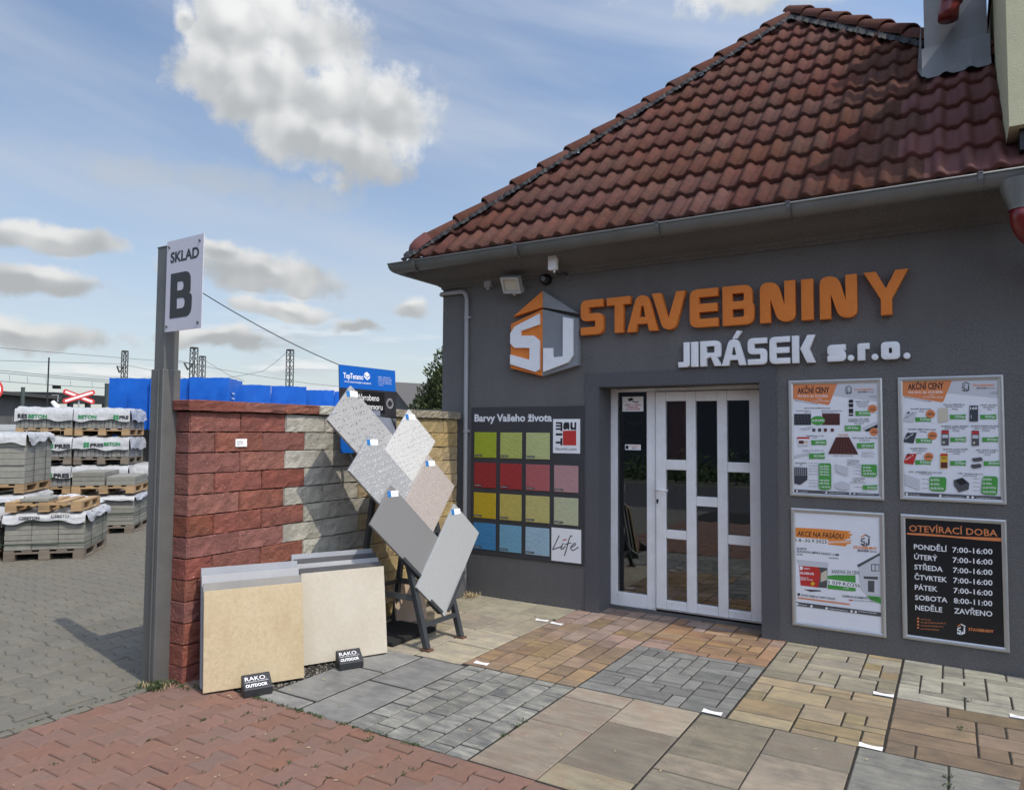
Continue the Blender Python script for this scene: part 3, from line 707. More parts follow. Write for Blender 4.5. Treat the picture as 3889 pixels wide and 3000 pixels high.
# ------------------------------------------------------------------ door
YD = D+.25
dr = thing('entrance_door', 'white glazed entrance door with side light in the shop front', 'door', (-2.0, YD, 0))
def fr(mb, x0, x1, z0, z1, y0, y1): return mb.box(x0, x1, y0, y1, z0, z1)
fx0, fx1, fz1 = OX0+.001, OX1-.001, 2.002
mb = MB(); fr(mb, fx0, -2.64, .03, fz1, YD, YD+.07); fr(mb, fx1-.045, fx1, .03, fz1, YD, YD+.07); fr(mb, -2.64, fx1-.045, 1.968, fz1, YD, YD+.07); fr(mb, -2.352, -2.268, .03, 1.968, YD-.003, YD+.07); fr(mb, -2.64, -2.352, .03, .150, YD, YD+.07)
me = mb.mesh('frame'); bevel(me, .006); link('frame', me, m_white, dr)
MB().box(-2.64, -2.352, YD+.025, YD+.031, .150, 1.968).build('side_pane', m_glass, dr)
MB().box(fx0, fx1, YD-.02, YD+.075, -.01, .03).build('threshold', m_zinc, dr)
lf = MB(); LY0, LY1 = YD-.018, YD+.045
lx0, lx1, lz0, lz1 = -2.262, fx1-.05, .046, 1.962
cols = [(-2.170, -1.985, [(.134, .670), (.747, 1.272), (1.360, 1.877)]), (-1.900, -1.714, [(.134, .969), (1.051, 1.874)]), (-1.630, -1.445, [(.126, .666), (.743, 1.270), (1.353, 1.875)])]
xs = [lx0]+[v for c in cols for v in c[:2]]+[lx1]
stiles = [(lx0, cols[0][0]), (cols[0][1], cols[1][0]), (cols[1][1], cols[2][0]), (cols[2][1], lx1)]
for a, b in stiles: fr(lf, a, b, lz0, lz1, LY0, LY1)
for x0, x1, ps in cols:
    z = lz0
    for a, b in ps: fr(lf, x0, x1, z, a, LY0+.004, LY1-.004); z = b
    fr(lf, x0, x1, z, lz1, LY0+.004, LY1-.004)
me = lf.mesh('leaf'); bevel(me, .007); leaf = link('leaf', me, m_white, dr)
for x0, x1, ps in cols:
    for a, b in ps: MB().box(x0-.002, x1+.002, YD+.008, YD+.014, a-.002, b+.002).build('pane', m_glass, leaf)
mb = MB(); me = MB().box(-2.256, -2.226, LY0-.012, LY0, .95, 1.19).mesh('handle_plate'); bevel(me, .005); hp = link('handle_plate', me, m_white, leaf)
mb.tube([(-2.241, LY0-.012, 1.098), (-2.241, LY0-.055, 1.098), (-2.225, LY0-.062, 1.097), (-2.13, LY0-.062, 1.092)], .0095, 10); mb.build('handle', m_white, leaf, smooth=True)
mb = MB().tube([(-2.241, LY0-.0125, 1.0), (-2.241, LY0-.016, 1.0)], .011, 12); mb.box(-2.247, -2.235, LY0-.016, LY0-.0125, .972, 1.0); mb.build('keyhole', m_black, leaf)
MB().box(lx0, lx1, LY0-.012, LY0+.0, .05, .062).build('drip_strip', m_alu, leaf)
# red tile sample and yellow strips standing inside behind the glass
ts = thing('tile_sample_board', 'red roof tile samples seen through the upper left door pane', 'display', (-2.07, YD+.12, 1.3))
m_sample = M('sample_red', (.42,.10,.07), rough=.6)
for k in range(5):
    me = bpy.data.meshes.new('sample_tile'); vs = []; fs = []; z0 = 1.30+k*.125
    for j, (z, y) in enumerate(((z0-.02, YD+.085), (z0+.02, YD+.082), (z0+.135, YD+.115))):
        for i in range(13): vs.append((-2.20+i*.02, y-.012*math.cos(i*math.pi/4), z+.01*math.cos(i*math.pi/4)))
    for j in range(2):
        for i in range(12): fs.append((j*13+i, j*13+i+1, (j+1)*13+i+1, (j+1)*13+i))
    me.from_pydata(vs, [], fs); link('sample_tile', me, m_sample, ts)
# ------------------------------------------------------------------ raised lettering on the shop front
def g_rect(x0, y0, x1, y1): return [(x0,y0),(x1,y0),(x1,y1),(x0,y1)]
def glyph(ch, w, h, t):
    r = min(w, h)*.28; tv = t*.88
    if ch == 'S': return [rounded([(w,h),(0,h,r),(0,(h-tv)/2,r),(w-t,(h-tv)/2),(w-t,tv),(0,tv),(0,0),(w,0,r),(w,(h+tv)/2,r),(t,(h+tv)/2),(t,h-tv),(w,h-tv)])]
    if ch == 'T': m = w*.52; return [[(0,h),(w,h),(w,h-tv),(m+t*.52,h-tv),(m+t*.52,0),(m-t*.52,0),(m-t*.52,h-tv),(0,h-tv)]]
    if ch == 'A': return [rounded([(0,0),(.31*w,h,r*.8),(.69*w,h,r*.8),(w,0),(.72*w,0),(.665*w,.21*h),(.335*w,.21*h),(.28*w,0)]), [(.40*w,.40*h),(.60*w,.40*h),(.535*w,.70*h),(.465*w,.70*h)]]
    if ch == 'V': return [rounded([(0,h),(.27*w,h),(.5*w,.30*h),(.73*w,h),(w,h),(.70*w,0,r*.9),(.34*w,0,r*.9)])]
    if ch == 'E': return [rounded([(w,h),(0,h,r),(0,0,r),(w,0),(w,tv),(t,tv),(t,(h-tv)/2),(w*.97,(h-tv)/2),(w*.97,(h+tv)/2),(t,(h+tv)/2),(t,h-tv),(w,h-tv)])]
    if ch == 'B': q = tv*.92; return [rounded([(0,h),(.95*w,h,r),(.95*w,.53*h,r*.35),(w,.49*h,r*.35),(w,0,r),(0,0)]), rounded([(t,q),(w-t,q,.2*r),(w-t,(h-q)/2,.2*r),(t,(h-q)/2)]), rounded([(t,(h+q)/2),(w-t,(h+q)/2,.2*r),(w-t,h-q,.2*r),(t,h-q)])]
    if ch == 'N': return [rounded([(0,0),(0,h,r),(.50*w,h,r),(.70*w,.42*h),(.70*w,h),(w,h),(w,0,r),(.52*w,0,r),(.30*w,.58*h),(.30*w,0)])]
    if ch == 'I': return [g_rect(0,0,w,h)]
    if ch == 'Y': return [[(0,h),(.28*w,h),(.50*w,.60*h),(.72*w,h),(w,h),(.63*w,.36*h),(.63*w,0),(.38*w,0),(.38*w,.36*h)]]
    if ch == 'J': return [rounded([(w-t,h),(w,h),(w,0,r),(0,0),(0,tv),(w-t,tv)])]
    if ch == 'R': return [rounded([(0,0),(0,h),(.96*w,h,r),(.96*w,.36*h,r),(.78*w,.34*h),(w,0),(w-t*1.15,0),(.50*w,.36*h),(t*1.5,.36*h),(t,.30*h),(t,0)]), rounded([(t,.36*h+tv*.8),(w*.96-t,.36*h+tv*.8,.1*r),(w*.96-t,h-tv,.1*r),(t,h-tv)])]
    if ch == 'K': return [[(0,0),(0,h),(t,h),(t,0)]], [[(t+.06*w,.52*h),(w-t*1.1,h),(w,h),(t+.46*w,.5*h),(w,0),(w-t*1.2,0)]]
    if ch == 'acute': return [[(0,0),(.5*w,h),(w,h*.9),(.45*w,0)]]
    if ch == 's': return glyph('S', w, h, t)
    if ch == 'r': return [rounded([(0,0),(0,h,r*.9),(w,h),(w,h-tv),(t,h-tv),(t,0)])]
    if ch == 'o': return [rounded([(0,0,r),(w,0,r),(w,h,r),(0,h,r)]), rounded([(t,tv,.2*r),(w-t,tv,.2*r),(w-t,h-tv,.2*r),(t,h-tv,.2*r)])]
    if ch == '.': return [[(w/2+w/2*math.cos(a*math.pi/8), h/2+h/2*math.sin(a*math.pi/8)) for a in range(16)]]
def sign_letters(root, items, mat, t, front, depth):
    for ch, x0, x1, z0, z1 in items:
        g = glyph(ch, x1-x0, z1-z0, t)
        loops = g if not (isinstance(g, tuple)) else [l for q in g for l in q]
        me = outline_mesh(loops, depth, .002); smooth_by_angle(me, 30)
        link('letter', me, mat, root, loc=(x0, D-front+depth/2, z0))
sg = thing('shop_name_sign', 'raised orange capital letters in one row above the door', 'sign', (-1.55, D-.03, 2.47))
sign_letters(sg, [('S',-2.862,-2.641,2.475,2.791),('T',-2.606,-2.382,2.475,2.791),('A',-2.413,-2.13,2.472,2.786),('V',-2.184,-1.89,2.472,2.791),('E',-1.853,-1.617,2.472,2.790),('B',-1.58,-1.332,2.47,2.790),('N',-1.285,-1.02,2.47,2.79),('I',-.976,-.89,2.47,2.787),('N',-.844,-.586,2.467,2.79),('Y',-.54,-.249,2.467,2.791)], m_orange, .078, .06, .055)
sg2 = thing('owner_name_sign', 'raised white lettering right below the large orange letters', 'sign', (-1.1, D-.02, 2.14))
sign_letters(sg2, [('J',-1.958,-1.862,2.147,2.355),('I',-1.848,-1.790,2.147,2.355),('R',-1.771,-1.596,2.147,2.356),('A',-1.594,-1.400,2.145,2.357),('acute',-1.509,-1.430,2.362,2.426),('S',-1.387,-1.239,2.144,2.356),('E',-1.219,-1.067,2.144,2.356),('K',-1.051,-.883,2.143,2.356),('s',-.798,-.671,2.144,2.27),('.',-.659,-.614,2.143,2.188),('r',-.591,-.511,2.143,2.27),('.',-.498,-.453,2.142,2.188),('o',-.435,-.314,2.143,2.271),('.',-.292,-.248,2.141,2.186)], m_letter_white, .050, .045, .040)
lg = thing('house_emblem', 'house shaped emblem with white letters S and J, orange and grey', 'sign', (-3.25, D-.03, 2.4))
def plate(name, poly, mat, d0, d1, parent):
    mb = MB().prism(poly, ff, d0, d1); me = mb.mesh(name); bevel(me, .0025, 1); return link(name, me, mat, parent)
XM = -3.262
plate('roof_panel', [(-3.592,2.700),(XM,2.922),(XM,2.765)], m_orange, .0, .055, lg)
plate('roof_panel', [(XM+.0005,2.922),(-2.888,2.676),(XM+.0005,2.765)], m_logo_grey, .0, .055, lg)
plate('wall_panel', [(-3.612,2.633),(XM,2.749),(XM,2.118),(-3.612,2.205)], m_orange, .0, .055, lg)
plate('wall_panel', [(XM+.0005,2.749),(-2.888,2.633),(-2.888,2.205),(XM+.0005,2.118)], m_logo_grey, .0, .055, lg)
plate('letter', [(-3.283,2.704),(-3.555,2.601),(-3.603,2.537),(-3.603,2.441),(-3.553,2.396),(-3.388,2.387),(-3.388,2.274),(-3.603,2.335),(-3.603,2.242),(-3.322,2.156),(-3.281,2.179),(-3.281,2.45),(-3.346,2.501),(-3.488,2.51),(-3.488,2.552),(-3.283,2.601)], m_letter_white, .056, .082, lg)
plate('letter', [(-3.035,2.653),(-2.932,2.628),(-2.932,2.293),(-2.978,2.231),(-3.240,2.153),(-3.240,2.377),(-3.139,2.371),(-3.139,2.285),(-3.035,2.289)], m_letter_white, .056, .082, lg)

# ------------------------------------------------------------------ fittings under the eaves
jb = thing('junction_box', 'small square grey junction box under the eaves at the left', 'junction box', (-3.9, D, 3.06))
me = MB().box(-3.938, -3.858, D-.045, D, 3.022, 3.108).mesh('box'); bevel(me, .006); link('box', me, m_conduit, jb); MB().box(-3.915, -3.88, D-.03, D, 2.998, 3.022).build('gland', m_conduit, jb)
fl = thing('floodlight', 'square silver floodlight tilted down under the eaves', 'lamp', (-3.53, D, 2.9))
fc0 = Vector((-3.535, D-.17, 2.985)); ax = Vector((.985, -.10, -.12)).normalized(); nrm = Vector((-.05, -.86, -.50)); nrm = (nrm-ax*nrm.dot(ax)).normalized(); ay = nrm.cross(ax).normalized()
if ay.z < 0: ay = -ay
hw, hh = .105, .080
mb = MB()
for s in (-1, 1): mb.obox(fc0+ax*s*(hw-.01), ax*.012, ay*hh, nrm*.022); mb.obox(fc0+ay*s*(hh-.01), ax*(hw-.022), ay*.012, nrm*.022)
mb.obox(fc0-nrm*.028, ax*hw, ay*hh, nrm*.008); me = mb.mesh('housing'); bevel(me, .003, 1); link('housing', me, m_alu, fl)
mb = MB(); mb.obox(fc0-nrm*.048, ax*hw*.6, ay*hh*.6, nrm*.02); [mb.obox(fc0-nrm*.05+ax*(k*.022), ax*.004, ay*hh*.7, nrm*.025) for k in (-3,-2,-1,0,1,2,3)]; mb.build('heat_sink', m_conduit, fl)
cs = [fc0+ax*i*(hw-.024)+ay*j*(hh-.024)+nrm*.004 for i, j in ((-1,-1),(1,-1),(1,1),(-1,1))]; ci = [fc0+ax*i*.02+ay*j*.012-nrm*.018 for i, j in ((-1,-1),(1,-1),(1,1),(-1,1))]
MB().add(cs+ci, [(0,1,5,4),(1,2,6,5),(2,3,7,6),(3,0,4,7),(4,5,6,7)]).build('reflector', M('lamp_reflector', (.60,.52,.36), rough=.22, metal=.9), fl)
MB().obox(fc0+nrm*.003, ax*(hw-.022), ay*(hh-.022), nrm*.001).build('glass', m_lens, fl)
mb = MB(); mb.bar(fc0-ax*hw*.9-nrm*.03, (-3.64, D-.01, 2.98), .012, .03); mb.bar(fc0+ax*hw*.9-nrm*.03, (-3.50, D-.01, 2.95), .012, .03); mb.box(-3.67, -3.49, D-.014, D, 2.955, 2.99); mb.build('yoke', m_conduit, fl)
MB().tube([(-3.60, D-.01, 2.93), (-3.56, D-.10, 2.93), (-3.52, D-.13, 2.895)], .016, 8).build('sensor', m_alu, fl, smooth=True)
MB().tube([(-3.70, D-.02, 3.03), (-3.675, D-.06, 3.0), (-3.66, D-.07, 2.97), (-3.64, D-.10, 3.0)], .007, 6).build('cable', m_black, fl, smooth=True)
dc = thing('dome_camera', 'round black security camera on the wall beside the floodlight', 'camera', (-3.245, D, 3.035))
mb = MB(); vs = []; fs = []
for j, (y, r) in enumerate(((0, .056), (.03, .054), (.052, .046), (.066, .032), (.070, .022))):
    for k in range(20): a = k*math.pi/10; vs.append((-3.245+math.cos(a)*r, D-y, 3.035+math.sin(a)*r))
for j in range(4):
    for k in range(20): fs.append((j*20+k, j*20+(k+1) % 20, (j+1)*20+(k+1) % 20, (j+1)*20+k))
fs.append(tuple(80+k for k in range(20))); mb.add(vs, fs).build('dome', m_black, dc, smooth=True)
mb = MB().tube([(-3.25, D-.069, 3.033), (-3.25, D-.075, 3.033)], .020, 16); mb.build('lens_ring', m_conduit, dc); MB().tube([(-3.25, D-.074, 3.033), (-3.25, D-.078, 3.033)], .010, 12).build('lens', m_black, dc)
an = thing('wifi_antenna', 'white box antenna on a wall bracket below the gutter', 'antenna', (-3.03, D-.25, 3.05))
me = MB().box(-3.085, -2.997, D-.285, D-.235, 3.052, 3.232).mesh('body'); bevel(me, .012); link('body', me, m_white, an)
MB().tube([(-3.03, D-.255, 3.055), (-3.03, D-.255, 3.03)], .010, 8).build('plug', m_white, an)
MB().tube([(-3.03, D-.255, 3.045), (-3.02, D-.2, 3.02), (-3.0, D-.12, 3.05), (-3.02, D-.03, 3.045)], .0055, 6).build('cable', m_black, an)
mb = MB().box(-3.035, -3.005, D-.006, D, 2.982, 3.104); mb.bar((-3.02, D-.004, 3.06), (-3.035, D-.26, 3.075), .012); mb.build('bracket', m_zinc, an)
for z in (3.0, 3.088): MB().tube([(-3.02, D-.006, z), (-3.02, D-.011, z)], .007, 6).build('screw', m_black, an)
cd = thing('conduit_pipe', 'thin grey conduit bending down the left end of the shop front', 'pipe', (-4.15, D, 0))
pts = [(-4.50, D+.2, 3.008), (-4.49, D-.01, 3.008), (-4.465, D-.028, 3.008), (-4.225, D-.03, 3.008), (-4.185, D-.03, 2.998), (-4.16, D-.03, 2.97), (-4.150, D-.03, 2.93), (-4.147, D-.03, .46), (-4.143, D-.03, 0)]
MB().tube(pts, .022, 12).build('pipe', m_conduit, cd, smooth=True)
for z in (2.74, 1.6, .46): mb = MB().tube([(-4.148, D-.03, z-.012), (-4.148, D-.03, z+.012)], .029, 12); mb.box(-4.175, -4.12, D-.02, D, z-.012, z+.012); mb.obox((-4.115, D-.03, z), (.012, 0, 0), (0, .008, 0), (0, 0, .010)); mb.build('clamp', m_conduit, cd)

# ------------------------------------------------------------------ plaster colour board
pb = thing('plaster_colour_board', 'dark board of coloured plaster samples headed Barvy Vašeho života', 'board', (-3.47, D, .4))
me = MB().box(-4.092, -2.853, D-.014, D+.001, .398, 1.836).mesh('backing'); bevel(me, .004, 1); link('backing', me, m_panel, pb)
rowz = [(1.341,1.589),(1.047,1.291),(.751,.998),(.449,.704)]; colx = [(-4.048,-3.790),(-3.744,-3.500),(-3.454,-3.199),(-3.151,-2.903)]
pal = [[(.40,.47,.03),(.50,.55,.14),(.55,.60,.25)],[(.36,.03,.03),(.42,.04,.04),(.52,.14,.14),(.55,.31,.31)],[(.62,.44,.02),(.63,.52,.12),(.63,.56,.20),(.58,.60,.37)],[(.06,.26,.52),(.20,.44,.60),(.38,.56,.66)]]
lab = MB(); labt = MB(); codes = ['1126, R 2','0926, K 2','0915, K 2','0716, R 2']
for r in range(4):
    for k, c in enumerate(pal[r]):
        x0, x1 = colx[k]; z0, z1 = rowz[r]
        mt = M('plaster_%d%d' % (r, k), c, tuple(v*.86 for v in c), scale=40, rough=.9, bump=1.0, bscale=(90 if r in (1, 2) else 55), stretch=(1, 1, 1) if r in (1, 2) else (.25, 1, 2.4), world=True)
        me = MB().box(x0, x1, D-.022, D-.0135, z0, z1).mesh('plaster_sample'); bevel(me, .003, 1); link('plaster_sample', me, mt, pb)
        tg = MB(); tg.flat([(x0+.008,z0+.012),(x0+.098,z0+.012),(x0+.098,z0+.030),(x0+.008,z0+.030)], ff, .0235); tg.build('sample_tag', m_ink, pb); put_text(labt, 'Life '+codes[r], ff, x0+.014, z0+.016, x0+.092, .009, .0242, .01)
kind(labt.build('tag_lettering', m_white_ink, pb), 'stuff')
mb = MB(); put_text(mb, 'Barvy Vašeho života', ff, -4.052, 1.694, -3.178, .073, .0155, .035, res=4); build_letters(mb, 'letter', M('print_white', (.80,.81,.82), rough=.6), pb)
MB().box(-3.164, -2.887, D-.019, D-.0135, 1.403, 1.717).build('brand_plate', m_white_ink, pb)
mb = MB()
bx = lambda zx, zy: zP(zx, zy)
def zpoly(mb, f, pts, d): mb.flat([f(*p) for p in pts], ff, d)
# vertical "mit" beside the red square and "bau" above it, as block strokes
zpoly(mb, zP, [(945,300),(948,262),(962,250),(995,250),(1002,262),(1002,316),(986,316),(986,306),(965,318),(948,312)], .0200)
zpoly(mb, zP, [(1012,250),(1030,250),(1030,292),(1042,300),(1048,292),(1048,250),(1064,250),(1064,320),(1048,320),(1046,312),(1034,320),(1018,316),(1010,300)], .0201)
for y in (258, 284, 312): zpoly(mb, zP, [(878,y-10),(930,y-10),(938,y),(938,y+12),(922,y+12),(920,y+6),(878,y+6)], .0200)
zpoly(mb, zP, [(922,250),(938,256),(938,330),(922,330)], .0203)
zpoly(mb, zP, [(878,350),(938,350),(938,370),(878,370)], .0201); zpoly(mb, zP, [(878,425),(920,425),(920,395),(938,395),(938,460),(920,460),(920,443),(878,443)], .0202)
put_text(mb, 'baumit.com', ff, zP(877,500)[0], zP(877,502)[1], zP(1066,502)[0], .026, .0204, .0)
kind(mb.build('brand_lettering', m_ink, pb), 'stuff')
mb = MB(); zpoly(mb, zP, [(943,327),(1064,324),(1064,461),(943,459)], .0200); mb.build('brand_square', m_red_ink, pb)
MB().box(-3.176, -2.874, D-.019, D-.0135, .417, .718).build('script_plate', m_white_ink, pb)
def stroke(mb, f, pts, w, d):
    q = [Vector(f(*p)) for p in pts]; L_ = []; R_ = []
    for i, p in enumerate(q):
        t = (q[min(i+1, len(q)-1)]-q[max(i-1, 0)]).normalized(); nn = Vector((-t.y, t.x)); ww = w[i] if isinstance(w, list) else w
        L_.append(p+nn*ww/2); R_.append(p-nn*ww/2)
    vs = [ff(v.x, v.y, d) for v in L_+R_]; n = len(q); mb.add(vs, [(i, i+1, n+i+1, n+i) for i in range(n-1)])
mb = MB()
stroke(mb, zP, [(910,1280),(895,1310),(870,1365),(850,1402),(848,1410),(870,1402),(900,1392),(935,1380)], .009, .0200)
stroke(mb, zP, [(945,1350),(925,1395),(925,1408),(945,1400),(965,1380)], .009, .0203)
stroke(mb, zP, [(1030,1285),(1015,1283),(1000,1310),(985,1370),(968,1430),(955,1465)], .009, .0206)
stroke(mb, zP, [(960,1362),(1000,1352),(1020,1350)], .007, .0209)
stroke(mb, zP, [(1015,1392),(1050,1372),(1062,1355),(1050,1350),(1022,1375),(1012,1400),(1030,1418),(1060,1405),(1085,1385)], .008, .0212)
kind(mb.build('script_lettering', m_ink, pb), 'stuff')
mb = MB(); stroke(mb, zP, [(940,1324),(962,1318),(978,1318)], .010, .0200); mb.build('script_dash', m_red_ink, pb)

# ------------------------------------------------------------------ posters in snap frames
def poster(name, label, x0, x1, z0, z1, paper):
    t = thing(name, label, 'poster', ((x0+x1)/2, D, z0)); fw_ = .030
    for a, b in (((x0,z0),(x1,z0)), ((x1,z0),(x1,z1)), ((x1,z1),(x0,z1)), ((x0,z1),(x0,z0))):
        a, b = Vector(a), Vector(b); d = (b-a).normalized(); nn = Vector((-d.y, d.x)); mb = MB()
        P = [(a, 0), (b, 0), (b-d*fw_+nn*fw_, 0), (a+d*fw_+nn*fw_, 0)]; vs = []
        for dep in ((0, 0), ) : pass
        prof = [(0, 0), (0, .012), (.35, .018), (.7, .016), (1, .010), (1, 0)]
        for u, dp in prof:
            p = a+(d+nn)*fw_*u; q = b+(-d+nn)*fw_*u; vs += [ff(p.x, p.y, dp), ff(q.x, q.y, dp)]
        mb.add(vs, [(2*i, 2*i+1, 2*i+3, 2*i+2) for i in range(len(prof)-1)]); mb.build('frame_profile', m_alu, t)
    # sheet with faint waves
    nx, nz = 14, 20; vs = []; fs = []; rg = random.Random(name)
    ph = rg.random()*9
    for j in range(nz+1):
        for i in range(nx+1):
            x = x0+fw_*.8+(x1-x0-fw_*1.6)*i/nx; z = z0+fw_*.8+(z1-z0-fw_*1.6)*j/nz
            vs.append(ff(x, z, .0035))
    for j in range(nz):
        for i in range(nx): fs.append((j*(nx+1)+i, j*(nx+1)+i+1, (j+1)*(nx+1)+i+1, (j+1)*(nx+1)+i))
    MB().add(vs, fs).build('sheet', paper, t); return t
class Print:
    """flat printing on one poster, collected by colour"""
    def __init__(s, t, f): s.t = t; s.f = f; s.m = {}; s.k = 0
    def g(s, mat): return s.m.setdefault(mat.name, (mat, MB()))[1]
    def dep(s): s.k += 1; return .0045+s.k*.00005
    def poly(s, mat, pts): s.g(mat).flat([s.f(*p) for p in pts], ff, s.dep())
    def rect(s, mat, x0, y0, x1, y1, y2=None): s.poly(mat, [(x0,y0),(x1,y0+(y1-y0)*0),(x1,y1),(x0,y1)])
    def quad(s, mat, a, b, c, d): s.poly(mat, [a, b, c, d])
    def blob(s, mat, cx, cy, rx, ry, n=18, jag=0.0):
        s.poly(mat, [(cx+rx*math.cos(2*math.pi*k/n)*(1-jag*(k % 2)), cy+ry*math.sin(2*math.pi*k/n)*(1-jag*(k % 2))) for k in range(n)])
    def brush(s, mat, x0, y0, x1, y1, sl=.0):
        rg = random.Random(int(x0*7+y0)); n = 5; h = y1-y0
        s.poly(mat, [(x0,y0+h*.1),((x0+x1)/2,y0+h*.12+(x1-x0)*sl/2),(x1,y0+(x1-x0)*sl)]+[(x1-rg.uniform(0,.06)*(x1-x0), y0+h*k/n+(x1-x0)*sl) for k in range(1,n)]+[(x1-.02*(x1-x0),y1+(x1-x0)*sl),((x0+x1)/2,y1+(x1-x0)*sl/2-h*.08),(x0+.02*(x1-x0),y1)])
    def text(s, mat, body, x0, y0, x1, y1, h, bold=.015, slant=0.0):
        """baseline from (x0,y0) to (x1,y1), capital height h, in zoom pixels"""
        a = s.f(x0, y0); b = s.f(x1, y1); c = s.f(x0, y0-h)
        put_text(s.g(mat), body, ff, a[0], a[1], b[0], c[1]-a[1], s.dep(), bold, slant, 2, b[1])
    def logo(s, x, y, k, ink, hl):
        q = lambda pts: [(x+u*k, y+v*k) for u, v in pts]
        s.poly(hl, q([(0,-.05),(.45,-.35),(.45,-.2),(.05,.05)])); s.poly(ink, q([(.47,-.35),(1,-.05),(.95,.05),(.47,-.2)]))
        s.poly(ink, q([(.42,.0),(.02,.18),(.02,.5),(.3,.5),(.3,.68),(.02,.6),(.02,.78),(.42,.95),(.42,.38),(.14,.38),(.14,.27),(.42,.15)]))
        s.poly(ink, q([(.75,.05),(.92,.12),(.92,.75),(.5,.95),(.5,.55),(.65,.55),(.65,.7),(.75,.66)]))
    def done(s):
        for mat, mb in s.m.values(): kind(mb.build('print', mat, s.t, recalc=False), 'stuff')
footer = lambda P, x0, x1, y0, y1, dx0, dx1: None

# poster 1: price list with the brown roofing sheet
p1 = poster('price_poster', 'white price poster AKČNÍ CENY with brown roofing sheets, nearest the door', -1.085, -.435, 1.118, 2.010, m_paper)
P = Print(p1, zA)
P.quad(m_lgrey_ink, (535,135),(888,128),(890,290),(500,240)); P.poly(m_orange_ink2, [(146,141),(535,134),(468,310),(455,322),(146,268)])
P.text(m_ink, 'AKČNÍ CENY', 184,222, 466,215, 52, .03); P.text(m_white_ink, 'Od 23.3. do 15.4.2026', 186,250, 452,250, 17, .02)
P.text(m_white_ink, 'nebo', 358,268, 398,269, 8); P.text(m_white_ink, 'do vyprodání zásob', 312,287, 464,291, 9); P.text(m_ink, 'Ceny jsou uvedeny včetně DPH', 160,284, 368,320, 9, .01)
P.logo(605,170,62,m_ink_grey,m_ink_grey); P.text(m_orange_ink2, 'STAVEBNINY', 686,196, 860,192, 17, .03); P.text(m_ink, 'JIRÁSEK s.r.o.', 714,214, 862,212, 14, .02)
P.text(m_ink_grey, 'POLEPY 80', 822,245, 874,245, 7); P.text(m_ink_grey, '411 47 POLEPY', 814,257, 884,258, 7)
P.text(m_ink, 'BETONOVÁ STŘEŠNÍ KRYTINA', 246,354, 476,354, 9, .02); P.text(m_ink, 'BENDERS PALEMA S', 176,377, 300,377, 7, .02); P.text(m_ink, 'BENDERS MECKLENBURGER', 398,375, 580,376, 7, .02); P.text(m_ink,'taška 1/1',243,391,302,391,7,.02); P.text(m_ink,'standardní taška 1/1',398,391,536,391,7,.02)
P.rect(m_slate_ink, 154,399,304,498); P.rect(m_brown_ink, 402,396,558,498)
for k in range(5): P.quad(m_ink, (165+k*28,402),(172+k*28,402),(192+k*28,496),(180+k*28,496)); P.quad(m_ink, (425+k*26,400),(430+k*26,400),(452+k*26,496),(442+k*26,496))
for k in range(3): P.quad(m_ink_grey, (154,425+k*24),(304,418+k*24),(304,421+k*24),(154,428+k*24)); P.quad(m_brown_ink, (402,420+k*24),(558,424+k*24),(558,427+k*24),(402,423+k*24))
P.blob(m_green_ink, 364,458,66,42,36,.1); P.text(m_white_ink, '24,90 Kč/ks', 310,468, 422,466, 19, .02)
for x, mt in ((315,m_slate_ink),(366,m_slate_ink),(417,m_brown_ink),(478,m_brown_ink)): P.rect(mt, x,528,x+27,556)
P.text(m_ink,'Vybírej z různých', 206,540,320,516,8,.01); P.text(m_ink,'barevků',238,545,296,534,8,.01)
P.rect(m_ink, 638,274,676,418); P.rect(m_white_ink, 638,303,676,308); P.rect(m_white_ink, 638,342,676,352); P.rect(m_white_ink, 638,396,676,402)
P.text(m_ink,'VELBIT V60 S35',692,297,820,297,10,.02); P.text(m_ink,'hydroizolační',706,313,808,313,8,.02); P.text(m_ink,'oxidovaný pás',706,329,810,329,8,.02); P.text(m_ink_grey,'10m2/bal',727,344,790,344,8,.0)
P.brush(m_green_ink, 694,370,832,418); P.text(m_white_ink,'653 Kč/bal',728,402,822,402,18,.02); P.blob(m_orange_ink2,846,353,40,35); P.text(m_ink,'SLEVA',828,346,868,346,7,.01); P.text(m_ink,'-52%',816,368,874,368,17,.02)
P.text(m_ink,'Kontaktní folie 150g',637,451,812,451,11,.02); P.text(m_ink,'PREMIUM Den Braven',630,469,818,469,10,.02); P.text(m_ink_grey,'75m2/bal',684,487,768,487,9)
P.brush(m_green_ink, 600,497,748,552); P.text(m_white_ink,'1 599 Kč/bal',614,533,720,533,18,.02)
P.quad(m_lgrey_ink,(757,520),(884,465),(892,490),(775,545)); P.quad(m_ink,(775,545),(890,492),(892,520),(800,556)); P.blob(m_orange_ink2,858,557,36,35); P.text(m_ink,'SLEVA',840,545,880,545,7,.01); P.text(m_ink,'-49%',832,570,888,570,17,.02)
P.text(m_ink,'PRIMALEX plus 15 + 5kg',262,597,416,597,9,.02); P.text(m_ink,'AKCE',320,612,356,612,8,.02); P.quad(m_red_ink,(178,604),(292,604),(286,622),(184,622)); P.quad(m_white_ink,(186,620),(284,620),(276,682),(194,682)); P.rect(m_lgrey_ink,190,670,278,684); P.rect(m_brown_ink,196,634,240,664); P.rect(m_cream_ink,242,634,276,664)
P.brush(m_green_ink,306,626,440,674); P.text(m_white_ink,'589 Kč/ks',344,660,430,660,18,.02)
P.text(m_orange_ink2,'TOP CENA',546,596,634,594,18,.02); P.poly(m_brown_ink,[(525,604),(640,604),(722,756),(456,752)])
for k in range(7): P.quad(m_ink,(533+k*16,606),(537+k*16,606),(478+k*37,752),(470+k*37,752))
